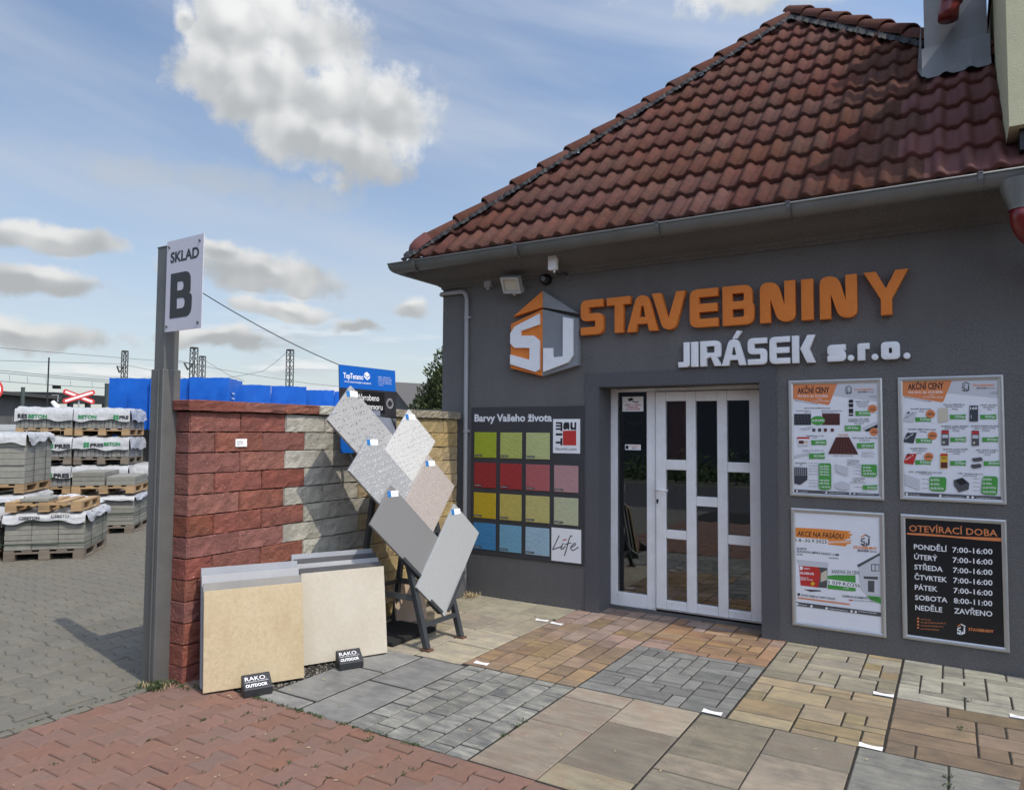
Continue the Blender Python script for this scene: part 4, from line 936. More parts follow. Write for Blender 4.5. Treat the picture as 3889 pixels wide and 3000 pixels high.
P.text(m_ink,'EVRO trapéz TR 18/N FeZn',672,616,890,618,11,.02); P.text(m_ink,'tl. 0,5 mm',732,637,822,637,10,.02); P.brush(m_green_ink,708,652,866,704); P.text(m_white_ink,'229 Kč/m2',750,690,850,690,20,.02)
P.text(m_ink,'Vybírej v různých barevách',498,772,676,774,8,.01)
for k in range(5): P.text(m_ink,'RAL 3009 červená matná',752,736+k*11,846+(k%3)*14,736+k*11,5,.01)
P.text(m_ink,'PERLINKA R 117 VERTEX 145g',230,727,414,727,8,.02); P.quad(m_lgrey_ink,(154,768),(290,732),(298,752),(156,790)); P.brush(m_green_ink,286,742,428,796); P.text(m_white_ink,'945 Kč/bal',326,779,416,779,18,.02)
P.text(m_ink,'BETONÁŘSKÁ',166,838,268,838,10,.02); P.text(m_ink,'SÍŤ',205,854,228,854,9,.02); P.poly(m_slate_ink,[(156,868),(270,872),(272,980),(208,1026),(158,1012)])
for k in range(6):
    for j in range(4): P.rect(m_lgrey_ink, 162+k*18, 876+j*19, 170+k*18, 884+j*19)
P.text(m_ink,'tl. oka 15x15',282,837,364,837,8,.01); P.poly(m_green_ink,[(372,840),(385,834),(470,834),(482,846),(484,1052),(470,1066),(388,1066),(374,1052)])
for k, (a, q) in enumerate((('226 Kč/ks',868),('310 Kč/ks',892),('444 Kč/ks',918),('792 Kč/ks',943),('433 Kč/ks',992),('648 Kč/ks',1018),('1 144 Kč/ks',1050))): P.text(m_white_ink,a,380,q,464 if k<6 else 476,q+1,15,.02)
for q in (860,885,910,936,990,1015,1042): P.text(m_ink,'KARI Ø6mm',284,q,366,q,7,.01)
P.text(m_ink,'YTONG Klasik',620,816,732,818,11,.02); P.text(m_ink_grey,'248x599mm',624,833,728,834,9); P.text(m_ink_grey,'P2-500 příčkovka',598,850,746,853,9); P.quad(m_lgrey_ink,(522,838),(600,838),(628,862),(628,946)); P.poly(m_lgrey_ink,[(522,838),(630,872),(628,946),(526,908)]); P.poly(m_white_ink,[(530,832),(612,840),(632,868),(524,840)])
P.poly(m_green_ink,[(752,846),(880,846),(886,860),(886,942),(874,954),(764,948),(750,936)])
for k, a in enumerate(('55 Kč/ks','66 Kč/ks','104,50 Kč/ks')): P.text(m_white_ink,a,764,880+k*28,(832,840,876)[k],880+k*28,17,.02); P.text(m_ink,'tl. 75mm',674,873+k*29,738,873+k*29,7,.01)
P.text(m_ink,'YTONG Klasik',668,973,782,975,11,.02); P.text(m_ink_grey,'248x599mm',672,991,772,993,9); P.text(m_ink_grey,'P2-400 tvárnice',652,1007,786,1010,9); P.poly(m_lgrey_ink,[(518,1010),(580,992),(646,1018),(646,1062),(586,1072),(518,1046)]); P.brush(m_green_ink,760,1024,890,1066); P.text(m_white_ink,'179 Kč/ks',802,1056,878,1056,16,.02); P.text(m_ink,'tl. 300mm',682,1048,754,1049,8,.01)
P.poly(m_ink_grey,[(158,1064),(904,1104),(904,1122),(160,1100)])
P.text(m_white_ink,'602 964 302',204,1088,276,1090,6,.01); P.text(m_white_ink,'info@stavebninyjirasek.cz',462,1096,616,1103,6,.01); P.text(m_white_ink,'STAVEBNINYJIRASEK',712,1107,862,1112,6,.01); P.blob(m_white_ink,182,1080,9,9,10); P.blob(m_white_ink,440,1092,9,8,10); P.blob(m_white_ink,650,1101,9,8,10); P.blob(m_white_ink,688,1103,9,8,4)
P.done()
# poster 2: bags and blocks
p2 = poster('price_poster', 'white price poster AKČNÍ CENY with bags of cement, upper right', -.333, .300, 1.131, 2.009, m_paper)
P = Print(p2, zA)
P.quad(m_lgrey_ink,(1550,100),(1960,92),(1962,262),(1500,215)); P.poly(m_orange_ink2,[(1106,112),(1550,100),(1472,290),(1460,298),(1106,240)])
P.text(m_ink,'AKČNÍ CENY',1158,188,1476,180,56,.03); P.text(m_white_ink,'Od 23.3. do 15.4.2026',1162,218,1468,215,18,.02); P.text(m_white_ink,'nebo',1348,235,1390,236,8); P.text(m_white_ink,'do vyprodání zásob',1292,255,1470,258,10); P.text(m_ink,'Ceny jsou uvedeny včetně DPH',1124,256,1364,298,10,.01)
P.logo(1636,140,70,m_ink_grey,m_ink_grey); P.text(m_orange_ink2,'STAVEBNINY',1730,160,1926,156,20,.03); P.text(m_ink,'JIRÁSEK s.r.o.',1762,180,1928,178,14,.02); P.text(m_ink_grey,'POLEPY 80',1888,213,1944,213,7); P.text(m_ink_grey,'411 47 POLEPY',1876,225,1954,226,7)
def item(title, sub, kg, x, y, w, price, px_, py_, shape, cmat):
    P.text(m_ink,title,x,y,x+w,y+1,11,.02)
    if sub: P.text(m_ink,sub,x+w*.12,y+18,x+w*.88,y+19,10,.02)
    P.text(m_ink_grey,kg,x+w*.40,y+(38 if sub else 20),x+w*.66,y+(38 if sub else 20),10)
    P.brush(m_green_ink,px_,py_-22,px_+144,py_+24); P.text(m_white_ink,price,px_+44,py_+10,px_+134,py_+10,19,.02)
item('BAUMIT Beton B 20','','25kg',1186,361,174,'92 Kč/pyt',1222,447,0,0); item('BAUMIT MM50 Zdící malta','','25kg',1162,541,246,'92 Kč/pyt',1228,634,0,0); item('BAUMIT MANU 2','jádrová omítka 2mm','25kg',1182,710,148,'96 Kč/pyt',1222,824,0,0)
item('Cement CEM II/B-LL','32,5R Holcim','25kg',1472,322,190,'118 Kč/pyt',1528,424,0,0); item('HASIT 160 Štuk','vápenný 0,5mm','30kg',1800,327,146,'199 Kč/pyt',1796,424,0,0)
item('QUARTZ Lepidlo flexibilní','SUPER FLEX C2TES1','25kg',1452,513,242,'262 Kč/pyt',1532,624,0,0); item('QUARTZ FASÁDA ELASTIC','lepicí a stěrkový tmel','25kg',1716,512,246,'169 Kč/pyt',1814,624,0,0)
item('QUARTZ Lepidlo KLASIK','na obklady a dlažbu C1T','25kg',1468,716,224,'122 Kč/pyt',1530,832,0,0); item('CSB - KOST 6 šedá a','CIHLA 6 šedá','zámková dlažba',1756,724,200,'299 Kč/m2',1826,834,0,0)
for y, c, tx in ((430,m_lgrey_ink,'Beton B 20'),(615,m_slate_ink,'MM 50'),(800,m_red_ink,'Manu 2')): P.poly(c,[(1116,y+32),(1150,y-46),(1238,y-52),(1206,y+46)]); P.text(m_white_ink if c is not m_lgrey_ink else m_ink_grey,tx,1138,y+12,1206,y-32,14,.02); P.poly(m_ink,[(1150,y-36),(1164,y-54),(1176,y-42),(1164,y-30)])
for y, v in ((400,'-49%'),(590,'-43%'),(776,'-49%')):
    x = {400:1358,590:1376,776:1342}[y]; P.blob(m_orange_ink2,x,y,42,36); P.text(m_ink,'SLEVA',x-18,y-10,x+20,y-10,8,.01); P.text(m_ink,v,x-36,y+14,x+34,y+12,19,.02)
P.poly(m_cream_ink,[(1424,352),(1510,344),(1514,462),(1430,478)]); P.rect(m_cream_ink,1472,420,1512,466)
P.rect(m_slate_ink,1702,326,1778,466); P.text(m_white_ink,'160',1708,362,1772,360,22,.03); P.text(m_white_ink,'HASIT',1714,440,1722,440,30,.02)
for x, y in ((1456,542),(1722,546)): P.rect(m_ink_grey,x,y,x+64,y+134); P.rect(m_red_ink,x,y+6,x+64,y+30); P.rect(m_lgrey_ink,x+6,y+40,x+58,y+70); P.rect(m_cream_ink,x+10,y+100,x+30,y+118)
P.rect(m_yellow_ink,1446,748,1510,880); P.rect(m_red_ink,1446,752,1510,772); P.text(m_ink,'LEPIDLO',1454,796,1504,796,14,.03); P.rect(m_brown_ink,1450,826,1508,876)
P.poly(m_ink_grey,[(1726,790),(1804,780),(1818,796),(1818,812),(1742,822),(1726,806)]); P.poly(m_ink_grey,[(1716,846),(1800,838),(1808,852),(1804,872),(1740,882),(1718,868)])
P.text(m_ink,'CSB - OBRUBNÍK zahradní šedý',1168,914,1458,922,11,.02); P.text(m_ink_grey,'1000x50mm',1262,931,1372,935,10); P.poly(m_lgrey_ink,[(1136,932),(1262,976),(1264,1072),(1140,1026)])
P.poly(m_green_ink,[(1348,966),(1362,954),(1484,956),(1498,970),(1494,1068),(1480,1084),(1372,1078),(1350,1062)])
for k, a in enumerate(('66 Kč/ks','83 Kč/ks','90,50 Kč/ks')): P.text(m_white_ink,a,1360,990+k*37,(1438,1438,1474)[k],990+k*38,19,.02); P.text(m_ink,'250mm',1282,977+k*40,1338,978+k*40,7,.01)
P.text(m_ink,'CSB - bednicí tvárnice',1598,928,1822,936,11,.02); P.text(m_ink_grey,'250x500mm',1646,948,1766,951,10); P.poly(m_ink_grey,[(1562,984),(1640,960),(1700,1010),(1696,1066),(1610,1090),(1566,1030)]); P.poly(m_ink,[(1576,986),(1638,966),(1688,1008),(1624,1030)])
P.poly(m_green_ink,[(1818,960),(1832,948),(1936,950),(1952,966),(1948,1100),(1934,1116),(1830,1108),(1804,1092)])
for k, a in enumerate(('52 Kč/ks','56 Kč/ks','65,50 Kč/ks','74,50 Kč/ks')): P.text(m_white_ink,a,1818,984+k*37,(1898,1898,1936,1936)[k],985+k*37,18,.02); P.text(m_ink,'150mm',1732,973+k*35,1792,974+k*35,7,.01)
P.poly(m_ink_grey,[(1124,1088),(1984,1128),(1986,1160),(1126,1120)])
P.text(m_white_ink,'602 964 302',1176,1112,1258,1116,7,.01); P.text(m_white_ink,'info@stavebninyjirasek.cz',1472,1128,1648,1136,7,.01); P.text(m_white_ink,'STAVEBNINYJIRASEK S.R.O.',1762,1142,1938,1150,7,.01)
for x, y in ((1150,1106),(1445,1122),(1688,1132),(1730,1134)): P.blob(m_white_ink,x,y,11,11,12)
P.done()
# poster 3: facade offer
p3 = poster('facade_offer_poster', 'white poster AKCE NA FASÁDU with red bucket, lower left of the four', -1.080, -.4375, .133, 1.0265, m_paper)
P = Print(p3, zB)
P.poly(m_orange_ink,[(166,238),(400,250),(660,272),(632,290),(676,300),(640,318),(660,330),(600,345),(610,404),(456,388),(456,345),(166,322)]); P.poly(m_orange_ink,[(456,345),(664,352),(640,366),(664,378),(620,386),(610,404),(456,388)])
P.text(m_ink,'AKCE NA FASÁDU',178,312,588,340,46,.02,.15); P.poly(m_white_ink,[(166,328),(446,346),(446,396),(168,376)]); P.text(m_ink,'1.8.-30.9.2025',168,362,444,380,28,.015); P.text(m_white_ink,'BEZKONKURENČNÍ',462,376,636,372,17,.02,.1)
P.logo(742,325,86,m_ink_grey,m_orange_ink); P.text(m_orange_ink,'STAVEBNINY',678,424,888,436,24,.04); P.text(m_ink,'JIRÁSEK s.r.o.',712,450,888,460,20,.02)
P.text(m_ink,'SILDEKOR',176,432,264,437,19,.01,.15); P.text(m_ink,'SILIKONOVÁ OMÍTKA FASÁDNÍ 1,5 MM',176,456,548,490,19,.01,.15); P.text(m_ink,'25 KG',176,482,228,485,17,.01,.15); P.text(m_ink,'Den Braven',462,510,548,516,11,.02)
P.poly(m_lgrey_ink,[(172,520),(456,548),(454,580),(446,774),(208,750),(196,572)]); P.poly(m_red_ink,[(198,574),(372,588),(388,645),(368,768),(212,748)]); P.poly(m_ink_grey,[(372,588),(448,596),(444,772),(366,766),(388,645)]); P.poly(m_cream_ink,[(392,640),(444,612),(444,700),(388,720)]); P.rect(m_white_ink,204,580,230,612); P.text(m_white_ink,'DEBBEX',238,606,296,608,12,.01); P.text(m_white_ink,'SILDEKOR',206,648,332,658,20,.03); P.text(m_white_ink,'Silikonová',210,684,280,688,12,.02); P.text(m_white_ink,'fasádní omítka',210,700,320,706,12,.02); P.poly(m_yellow_ink,[(298,734),(318,712),(340,734),(318,756)]); P.poly(m_slate_ink,[(236,782),(380,790),(400,800),(300,804)])
P.poly(m_green_ink,[(450,664),(520,656),(696,660),(698,800),(640,798),(452,778)]); P.poly(m_white_ink,[(452,692),(770,736),(768,780),(454,740)]); P.text(m_ink,'1 039 Kč/25kg',460,734,764,770,30,.015); P.text(m_white_ink,'vč. DPH',586,778,636,782,10,.02)
P.text(m_ink_grey,'BAREVNÁ ZA CENU BÍLÉ',488,640,804,656,30,.0)
P.poly(m_lgrey_ink,[(722,570),(910,466),(918,846),(792,830),(742,780)]); P.poly(m_ink_grey,[(710,568),(912,462),(912,482),(722,590)]); P.rect(m_ink_grey,834,560,906,624); P.rect(m_lgrey_ink,842,568,866,616); P.rect(m_lgrey_ink,874,568,900,618); P.poly(m_ink_grey,[(766,668),(896,672),(892,698),(772,690)]); P.poly(m_ink_grey,[(806,706),(864,708),(862,810),(806,804)]); P.poly(m_green_ink,[(790,838),(918,850),(920,912),(840,880)])
P.text(m_ink,'ODSTÍN VYBÍREJ NA TOMTO ODKAZU',216,842,516,876,17,.01,.12); P.blob(m_slate_ink,196,828,13,13,14); P.text(m_ink,'DOPRAVA ZDARMA PO CELÉ ČR!',582,852,896,880,19,.01,.12); P.quad(m_orange_ink2,(184,850),(648,910),(648,922),(184,862)); P.text(m_ink_grey,'při objednávce nad 4000,- Kč',680,882,892,900,9,.01); P.quad(m_red_ink,(640,872),(672,876),(672,886),(640,882))
P.poly(m_ink_grey,[(170,892),(922,988),(922,1024),(172,926)]); P.text(m_white_ink,'602 964 302',198,920,268,932,9,.01); P.text(m_white_ink,'info@stavebninyjirasek.cz',458,955,628,978,9,.01); P.text(m_white_ink,'STAVEBNINYJIRASEK',720,980,884,1000,8,.01)
for x, y in ((182,912),(308,932),(441,950),(662,976),(699,982)): P.blob(m_white_ink,x,y,11,11,12)
P.done()
# poster 4: opening hours
p4 = poster('opening_hours_poster', 'black opening hours poster OTEVÍRACÍ DOBA with orange heading', -.333, .296, .148, 1.028, m_black_paper)
P = Print(p4, zB)
P.text(m_orange_ink2,'OTEVÍRACÍ DOBA',1170,272,1950,318,56,.012); build_letters(P.g(m_orange_ink2), 'letter', m_orange_ink2, p4); P.m.clear(); P.poly(m_orange_ink2,[(1146,286),(1300,290),(1600,316),(1994,330),(1994,362),(1800,350),(1500,322),(1200,304),(1152,298)])
days = [('PONDĚLÍ','7:00-16:00',1505),('ÚTERÝ','7:00-16:00',1420),('STŘEDA','7:00-16:00',1466),('ČTVRTEK','7:00-16:00',1504),('PÁTEK','7:00-16:00',1420),('SOBOTA','8:00-11:00',1508),('NEDĚLE','ZAVŘENO',1462)]
for k, (a, b, x1) in enumerate(days):
    y = 428+k*89.5; Q_ = Print(p4, zB); Q_.text(m_white_ink,a,1212+k*2,y,x1,y+26*(x1-1212)/300,44,.018); build_letters(Q_.g(m_white_ink), 'letter', m_white_ink, p4); Q_ = Print(p4, zB); Q_.text(m_white_ink,b,1552+k*2.5,y+29,1905+(k<5)*1.5,y+48+2*k,46,.014); build_letters(Q_.g(m_white_ink), 'letter', m_white_ink, p4)
for k, tx in enumerate(('602 964 302','INFO@STAVEBNINYJIRASEK.CZ','STAVEBNINY JIRÁSEK S.R.O.','@STAVEBNINYJIRASEK')): P.text(m_orange_ink2,tx,1272,1052+k*28,(1362,1496,1474,1436)[k],1060+k*29,10,.005); P.blob(m_orange_ink2,1249,1040+k*27,10,9,10)
P.logo(1592,1112,78,m_white_ink,m_orange_ink2); P.text(m_orange_ink2,'STAVEBNINY',1694,1148,1918,1168,26,.03)
P.done()

# stickers on the side light
def sticker(name, label, z0, z1): pass
YS = YD+.0242
def fs_(x, z, d): return (x, YS-d, z)
cs_ = thing('camera_warning_sticker', 'white CCTV warning sticker at the top of the side window', 'sticker', (-2.49, YS, 1.79))
MB().box(-2.596, -2.392, YS-.0012, YS, 1.79, 1.926).build('sheet', m_white_ink, cs_)
mb = MB(); mb.flat([(-2.545,1.905),(-2.50,1.918),(-2.485,1.895),(-2.53,1.882)], fs_, .0016); mb.flat([(-2.50,1.886),(-2.455,1.880),(-2.445,1.868),(-2.445,1.890),(-2.44,1.89),(-2.44,1.865),(-2.50,1.878)], fs_, .0016); kind(mb.build('pictogram', m_ink, cs_), 'stuff')
mb = MB(); put_text(mb,'OBJEKT STŘEŽEN',fs_,-2.573,1.842,-2.412,.013,.0016,.02); put_text(mb,'KAMERAMI',fs_,-2.543,1.822,-2.443,.013,.0016,.02); put_text(mb,'SE ZÁZNAMEM',fs_,-2.560,1.803,-2.425,.013,.0016,.02); kind(mb.build('lettering', m_red_ink, cs_), 'stuff')
ns = thing('name_sticker', 'small white shop name sticker lower on the side window', 'sticker', (-2.49, YS, 1.44)); MB().box(-2.57, -2.418, YS-.0012, YS, 1.438, 1.488).build('sheet', m_white_ink, ns)
mb = MB(); put_text(mb,'STAVEBNINY',fs_,-2.525,1.465,-2.426,.014,.0016,.03); kind(mb.build('lettering', m_orange_ink2, ns), 'stuff'); mb = MB(); put_text(mb,'JIRÁSEK s.r.o.',fs_,-2.505,1.447,-2.426,.012,.0016,.02); mb.flat([(-2.565,1.447),(-2.565,1.472),(-2.55,1.482),(-2.535,1.472),(-2.535,1.447)], fs_, .0016); kind(mb.build('lettering', m_ink, ns), 'stuff')
hs_ = thing('hours_decal', 'faint grey opening hours decal on the side window glass', 'sticker', (-2.49, YS, 1.5)); mb = MB(); put_text(mb,'STAVEBNINY',fs_,-2.55,1.672,-2.395,.022,.0012,.02); put_text(mb,'JIRÁSEK s.r.o.',fs_,-2.50,1.650,-2.395,.013,.0012,.01)
for k in range(6): put_text(mb,'OTEVÍRACÍ DOBA 7:00-16:00 8:00-11:00',fs_,-2.60,1.625-k*.019,-2.40,.008,.0012,.0)
for a in ((-2.61,1.515,-2.385,1.517),(-2.61,1.697,-2.385,1.699)): mb.flat([(a[0],a[1]),(a[2],a[1]),(a[2],a[3]),(a[0],a[3])], fs_, .0012)
kind(mb.build('lettering', m_ink, hs_), 'stuff')
# ------------------------------------------------------------------ garden wall of sample blocks
WA = Vector((-4.16, 2.84, 0)); WB = Vector((-4.22, 5.84, 0)); wd = (WB-WA).normalized(); wn = Vector((wd.y, -wd.x, 0))      # wn points to the forecourt
WTH = .20
gw = thing('garden_wall', 'free standing wall of tumbled blocks, red then grey then yellow', 'wall', tuple((WA+WB)/2))
def tumbled(l, h, t, seed):
    """rough block: subdivided box with broken edges"""
    rg = random.Random(seed); nx, nz, ny = max(3, int(l/.045)), 3, 2; bm = bmesh.new(); b = .006
    xs = [-l/2]+[-l/2+b]+[-l/2+b+(l-2*b)*i/nx for i in range(1, nx)]+[l/2-b, l/2]; zs = [-h/2, -h/2+b, -h/6, h/6, h/2-b, h/2]; ys = [-t/2, -t/2+b, t/2-b, t/2]
    grid = {}
    def v(i, j, k):
        key = (i, j, k)
        if key not in grid:
            x, y, z = xs[i], ys[j], zs[k]; e = (i in (0, len(xs)-1))+(j in (0, 3))+(k in (0, 5)); c = Vector((x, y, z))
            if e >= 2:
                s = rg.uniform(.1, 1.0)*b if e == 2 else rg.uniform(.5, 1.6)*b
                if i in (0, len(xs)-1): c.x -= math.copysign(s, x)
                if j in (0, 3): c.y -= math.copysign(s, y)
                if k in (0, 5): c.z -= math.copysign(s, z)
            c += Vector((rg.uniform(-1, 1), rg.uniform(-1, 1), rg.uniform(-1, 1)))*.0016
            if j == 0 and e == 1: c.y += rg.uniform(-.0045, .0035)
            grid[key] = bm.verts.new(c)
        return grid[key]
    I, J, K = len(xs)-1, 3, 5
    for i in range(I):
        for k in range(K):
            bm.faces.new((v(i,0,k), v(i+1,0,k), v(i+1,0,k+1), v(i,0,k+1))); bm.faces.new((v(i,J,k), v(i,J,k+1), v(i+1,J,k+1), v(i+1,J,k)))
        for j in range(J):
            bm.faces.new((v(i,j,K), v(i+1,j,K), v(i+1,j+1,K), v(i,j+1,K)))
    for j in range(J):
        for k in range(K):
            bm.faces.new((v(0,j,k), v(0,j,k+1), v(0,j+1,k+1), v(0,j+1,k))); bm.faces.new((v(I,j,k), v(I,j+1,k), v(I,j+1,k+1), v(I,j,k+1)))
    bmesh.ops.recalc_face_normals(bm, faces=bm.faces); me = bpy.data.meshes.new('block'); bm.to_mesh(me); bm.free(); return me
bk = dict(rough=.94, rnd=.10, hue=.006, bump=1.0, bscale=42, spec=.2, scale=9, detail=8)
m_bred = M('red_block', (.262,.094,.066), (.180,.066,.049), c3=(.115,.052,.042), s3=6, m3=.6, speck=[(60, .10, (.45,.28,.22))], **bk)
m_bgrey = M('grey_block', (.45,.43,.36), (.33,.318,.268), c3=(.21,.203,.175), s3=4, m3=.6, **bk)
m_byel = M('yellow_block', (.44,.33,.155), (.33,.25,.13), c3=(.23,.19,.12), s3=4, m3=.6, **bk)
m_bcapy = M('weathered_cap_block', (.33,.285,.205), (.235,.21,.165), c3=(.15,.145,.12), s3=4, m3=.7, **bk)
_bm = {}
rot_w = (0, 0, math.atan2(wd.y, wd.x))
def block(s0, s1, z0, z1, mat, t=WTH, name='block', out=0.0):
    key = (round(s1-s0, 3), round(z1-z0, 3), t, random.randrange(4), mat.name)
    if key not in _bm: _bm[key] = tumbled(s1-s0-.003, z1-z0-.002, t, key[3]*17+int(key[0]*1000))
    c = WA+wd*((s0+s1)/2)-wn*(WTH/2-out)+wn*random.uniform(-.004, .003); link(name, _bm[key], mat, gw, loc=(c.x, c.y, (z0+z1)/2), rot=(random.uniform(-.004, .004), random.uniform(-.004, .004), rot_w[2]+random.uniform(-.004, .004)))
RH = .1345; BLn = .394; WL = 3.0
for r in range(13):
    z1 = 1.714-r*RH; z0 = z1-RH if r < 12 else -.05
    if r == 12: z0 = -.03
    s = 0.0; first = BLn if r % 2 == 0 else BLn/2-.005
    while s < WL-.01:
        e = min(WL, s+(first if s == 0 else BLn))
        if WL-e < .1: e = WL
        c = (s+e)/2; mat = m_bred if e < .80+(.2 if r % 2 else 0)+.01 else (m_bgrey if e < 1.60+(.2 if r % 2 else 0) else m_byel)
        block(s, e, z0, z1, mat); s = e
cs = [(-.03,.40,m_bred),(.40,.76,m_bred),(.76,1.10,m_bred),(1.10,1.50,m_bgrey),(1.50,1.9,m_bgrey),(1.9,2.30,m_bcapy),(2.30,2.70,m_bcapy),(2.70,3.02,m_bcapy)]
for a, b, mt in cs: block(a, b, 1.715, 1.789, mt, t=WTH+.03, name='cap_block', out=.012)
mb = MB(); p = WA+wd*1.5-wn*.1; mb.obox((p.x, p.y, .85), wd*1.47, wn*.06, Vector((0, 0, .90))); mb.build('core', m_grout, gw)
def fwall(s, z, d): p = WA+wd*s+wn*(d+.004); return (p.x, p.y, z)
wl = thing('wall_label', 'small white product label stuck on the red blocks', 'label', tuple(fwall(.39, 1.48, 0)))
mb = MB().prism([(.345,1.482),(.438,1.482),(.438,1.535),(.345,1.535)], fwall, .002, .006); mb.build('sheet', m_white_ink, wl)
mb = MB(); put_text(mb,'GARTELO',fwall,.356,1.511,.404,.010,.0068,.0); put_text(mb,'Plotová tvárnice',fwall,.356,1.500,.408,.006,.0068,.02); put_text(mb,'červená',fwall,.356,1.490,.380,.005,.0068,.0); kind(mb.build('lettering', m_ink, wl), 'stuff')
wl2 = thing('wall_label', 'small white product label on the grey blocks behind the tile rack', 'label', tuple(fwall(1.40, 1.48, 0)))
MB().prism([(1.385,1.468),(1.455,1.468),(1.455,1.522),(1.385,1.522)], fwall, .002, .006).build('sheet', m_white_ink, wl2)
mb = MB(); put_text(mb,'GARTELO',fwall,1.392,1.505,1.436,.008,.0068,.0); put_text(mb,'Plotová tvárnice',fwall,1.392,1.493,1.446,.006,.0068,.0); kind(mb.build('lettering', m_ink, wl2), 'stuff')
# gravel strip at the foot of the wall
mb = MB(); rg = random.Random(3)
for k in range(4200):
    s = rg.uniform(0, 2.95); w = rg.uniform(.0, .60 if s > .1 else .3); p = WA+wd*s+wn*w; q = rg.uniform(.004, .010)
    if not (-4.2 < p.x < -3.58): continue
    if p.y > 4.1 and p.x > -3.9: continue
    c = Vector((p.x, p.y, -.004+rg.uniform(0, .006))); a, b, d_ = [Vector((rg.uniform(-1,1),rg.uniform(-1,1),rg.uniform(-1,1))).normalized()*q for _ in range(3)]
    mb.add([c+a, c+b, c+d_, c-(a+b+d_)*.6], [(0,1,2),(0,1,3),(1,2,3),(0,2,3)])
gv = mb.build('gravel_strip', M('gravel', (.33,.30,.24), (.18,.165,.14), scale=60, rough=.95, world=True)); kind(gv, 'stuff'); tag(gv, 'fine gravel strip along the foot of the block wall', 'gravel')

# ------------------------------------------------------------------ steel post with the warehouse sign
ps = thing('sign_post', 'grey square steel post carrying the white warehouse sign', 'post', (-4.35, 2.79, 0))
mb = MB()
me = MB().box(-4.432, -4.302, 2.735, 2.860, -.03, 1.985).mesh('sleeve'); bevel(me, .006); link('sleeve', me, m_steel, ps)
MB().box(-4.346, -4.338, 2.7275, 2.7345, 0, 1.98).build('weld_seam', m_steel, ps)
me = MB().box(-4.420, -4.314, 2.747, 2.848, 1.985, 2.78).mesh('upper_tube')
bevel(me, .004); link('upper_tube', me, m_steel, ps)
MB().box(-4.423, -4.311, 2.744, 2.851, 2.78, 2.787).build('cap', m_steel, ps)
MB().tube([(-4.36, 2.87, .06), (-4.37, 2.90, .2), (-4.455, 2.90, .3), (-4.46, 2.86, .45), (-4.445, 2.80, .62), (-4.44, 2.78, .66)], .0035, 5).build('loose_wire', m_conduit, ps)
sp = thing('warehouse_sign', 'white sign plate reading SKLAD B on the steel post', 'sign', (-4.0, 2.715, 2.2))
SY = 2.742; sx0, sx1, sz0, sz1 = -4.304, -3.912, 2.219, 2.806
SA = Vector((sx0, SY, 0)); sdv = Vector((1, -.03, 0)).normalized(); snv = Vector((sdv.y, -sdv.x, 0))
def fsg(x, z, d): p = SA+sdv*(x-sx0)+snv*d; return (p.x, p.y, z)
MB().prism([(sx0,sz0),(sx1,sz0),(sx1,sz1),(sx0,sz1)], fsg, 0, .004).build('plate', M('sign_white', (.62,.61,.66), (.58,.57,.62), scale=3, rough=.4, world=True), sp)
mb = MB(); put_text(mb,'SKLAD',fsg,-4.262,2.660,-3.955,.070,.0048,.035,res=5); build_letters(mb, 'letter', M('sign_dark_grey', (.030,.033,.035), rough=.5), sp)
bw, bh, bt = .235, .288, .075; br = .075
lpB = [rounded([(0,0),(0,bh),(bw*.93,bh,br*1.3),(bw*.93,bh*.54,br*.7),(bw*.86,bh*.52,.01),(bw,bh*.47,br*.7),(bw,0,br*1.35)], 7), rounded([(bt,bt*.78),(bw-bt,bt*.78,.035),(bw-bt,bh*.43,.035),(bt,bh*.43)], 5), rounded([(bt,bh*.60),(bw*.93-bt,bh*.60,.03),(bw*.93-bt,bh-bt*.78,.03),(bt,bh-bt*.78)], 5)]
me = outline_mesh(lpB, .0008); q_ = Vector(fsg(-4.252, 2.302, .0048)); link('letter', me, bpy.data.materials['sign_dark_grey'], sp, loc=q_, rot=(0, 0, math.atan2(sdv.y, sdv.x)))
for x, z in ((sx0+.026, sz1-.04), (sx1-.038, sz1-.040), (sx0+.022, sz0+.035), (sx1-.035, sz0+.036)):
    a = Vector(fsg(x, z, .004)); MB().tube([a, a+snv*.006], .009, 8).build('screw', m_zinc, sp)
cb_ = thing('stay_cable', 'thin dark cable slung from the sign post to the blue board', 'cable', (-4.2, 2.9, 2.5))
q0 = Vector((-4.19, 2.83, 2.53)); q1 = Vector((-4.135, 4.12, 2.115))
MB().tube([q0.lerp(q1, t)-Vector((0, 0, .03*4*t*(1-t))) for t in [k/12 for k in range(13)]], .0032, 6).build('cable', m_black, cb_)

# ------------------------------------------------------------------ leaning 60 x 60 slabs with their black feet
def slab_tex(nm, c, c2, **k): return M(nm, c, c2, scale=k.pop('scale', 5), rough=.75, bump=.15, bscale=220, **k)
sl_beige = slab_tex('beige_porcelain', (.52,.425,.27), (.42,.335,.20), scale=45, c3=(.40,.305,.17), s3=4.5, m3=.75, speck=[(150,.2,(.36,.28,.16))], c4=(.56,.47,.32), s4=2.2, m4=.5)
sl_cream = slab_tex('cream_porcelain', (.53,.48,.385), (.47,.43,.345), scale=45, c3=(.56,.52,.43), s3=5, m3=.6, speck=[(150,.18,(.40,.36,.28))], c4=(.43,.385,.30), s4=4, st4=(1,1,.4), m4=.5)
sl_g1 = slab_tex('grey_porcelain', (.30,.29,.265), (.25,.245,.23), speck=[(300,.2,(.2,.2,.19))]); sl_g2 = slab_tex('silver_porcelain', (.34,.355,.375), (.29,.305,.33), speck=[(300,.2,(.25,.26,.27))])
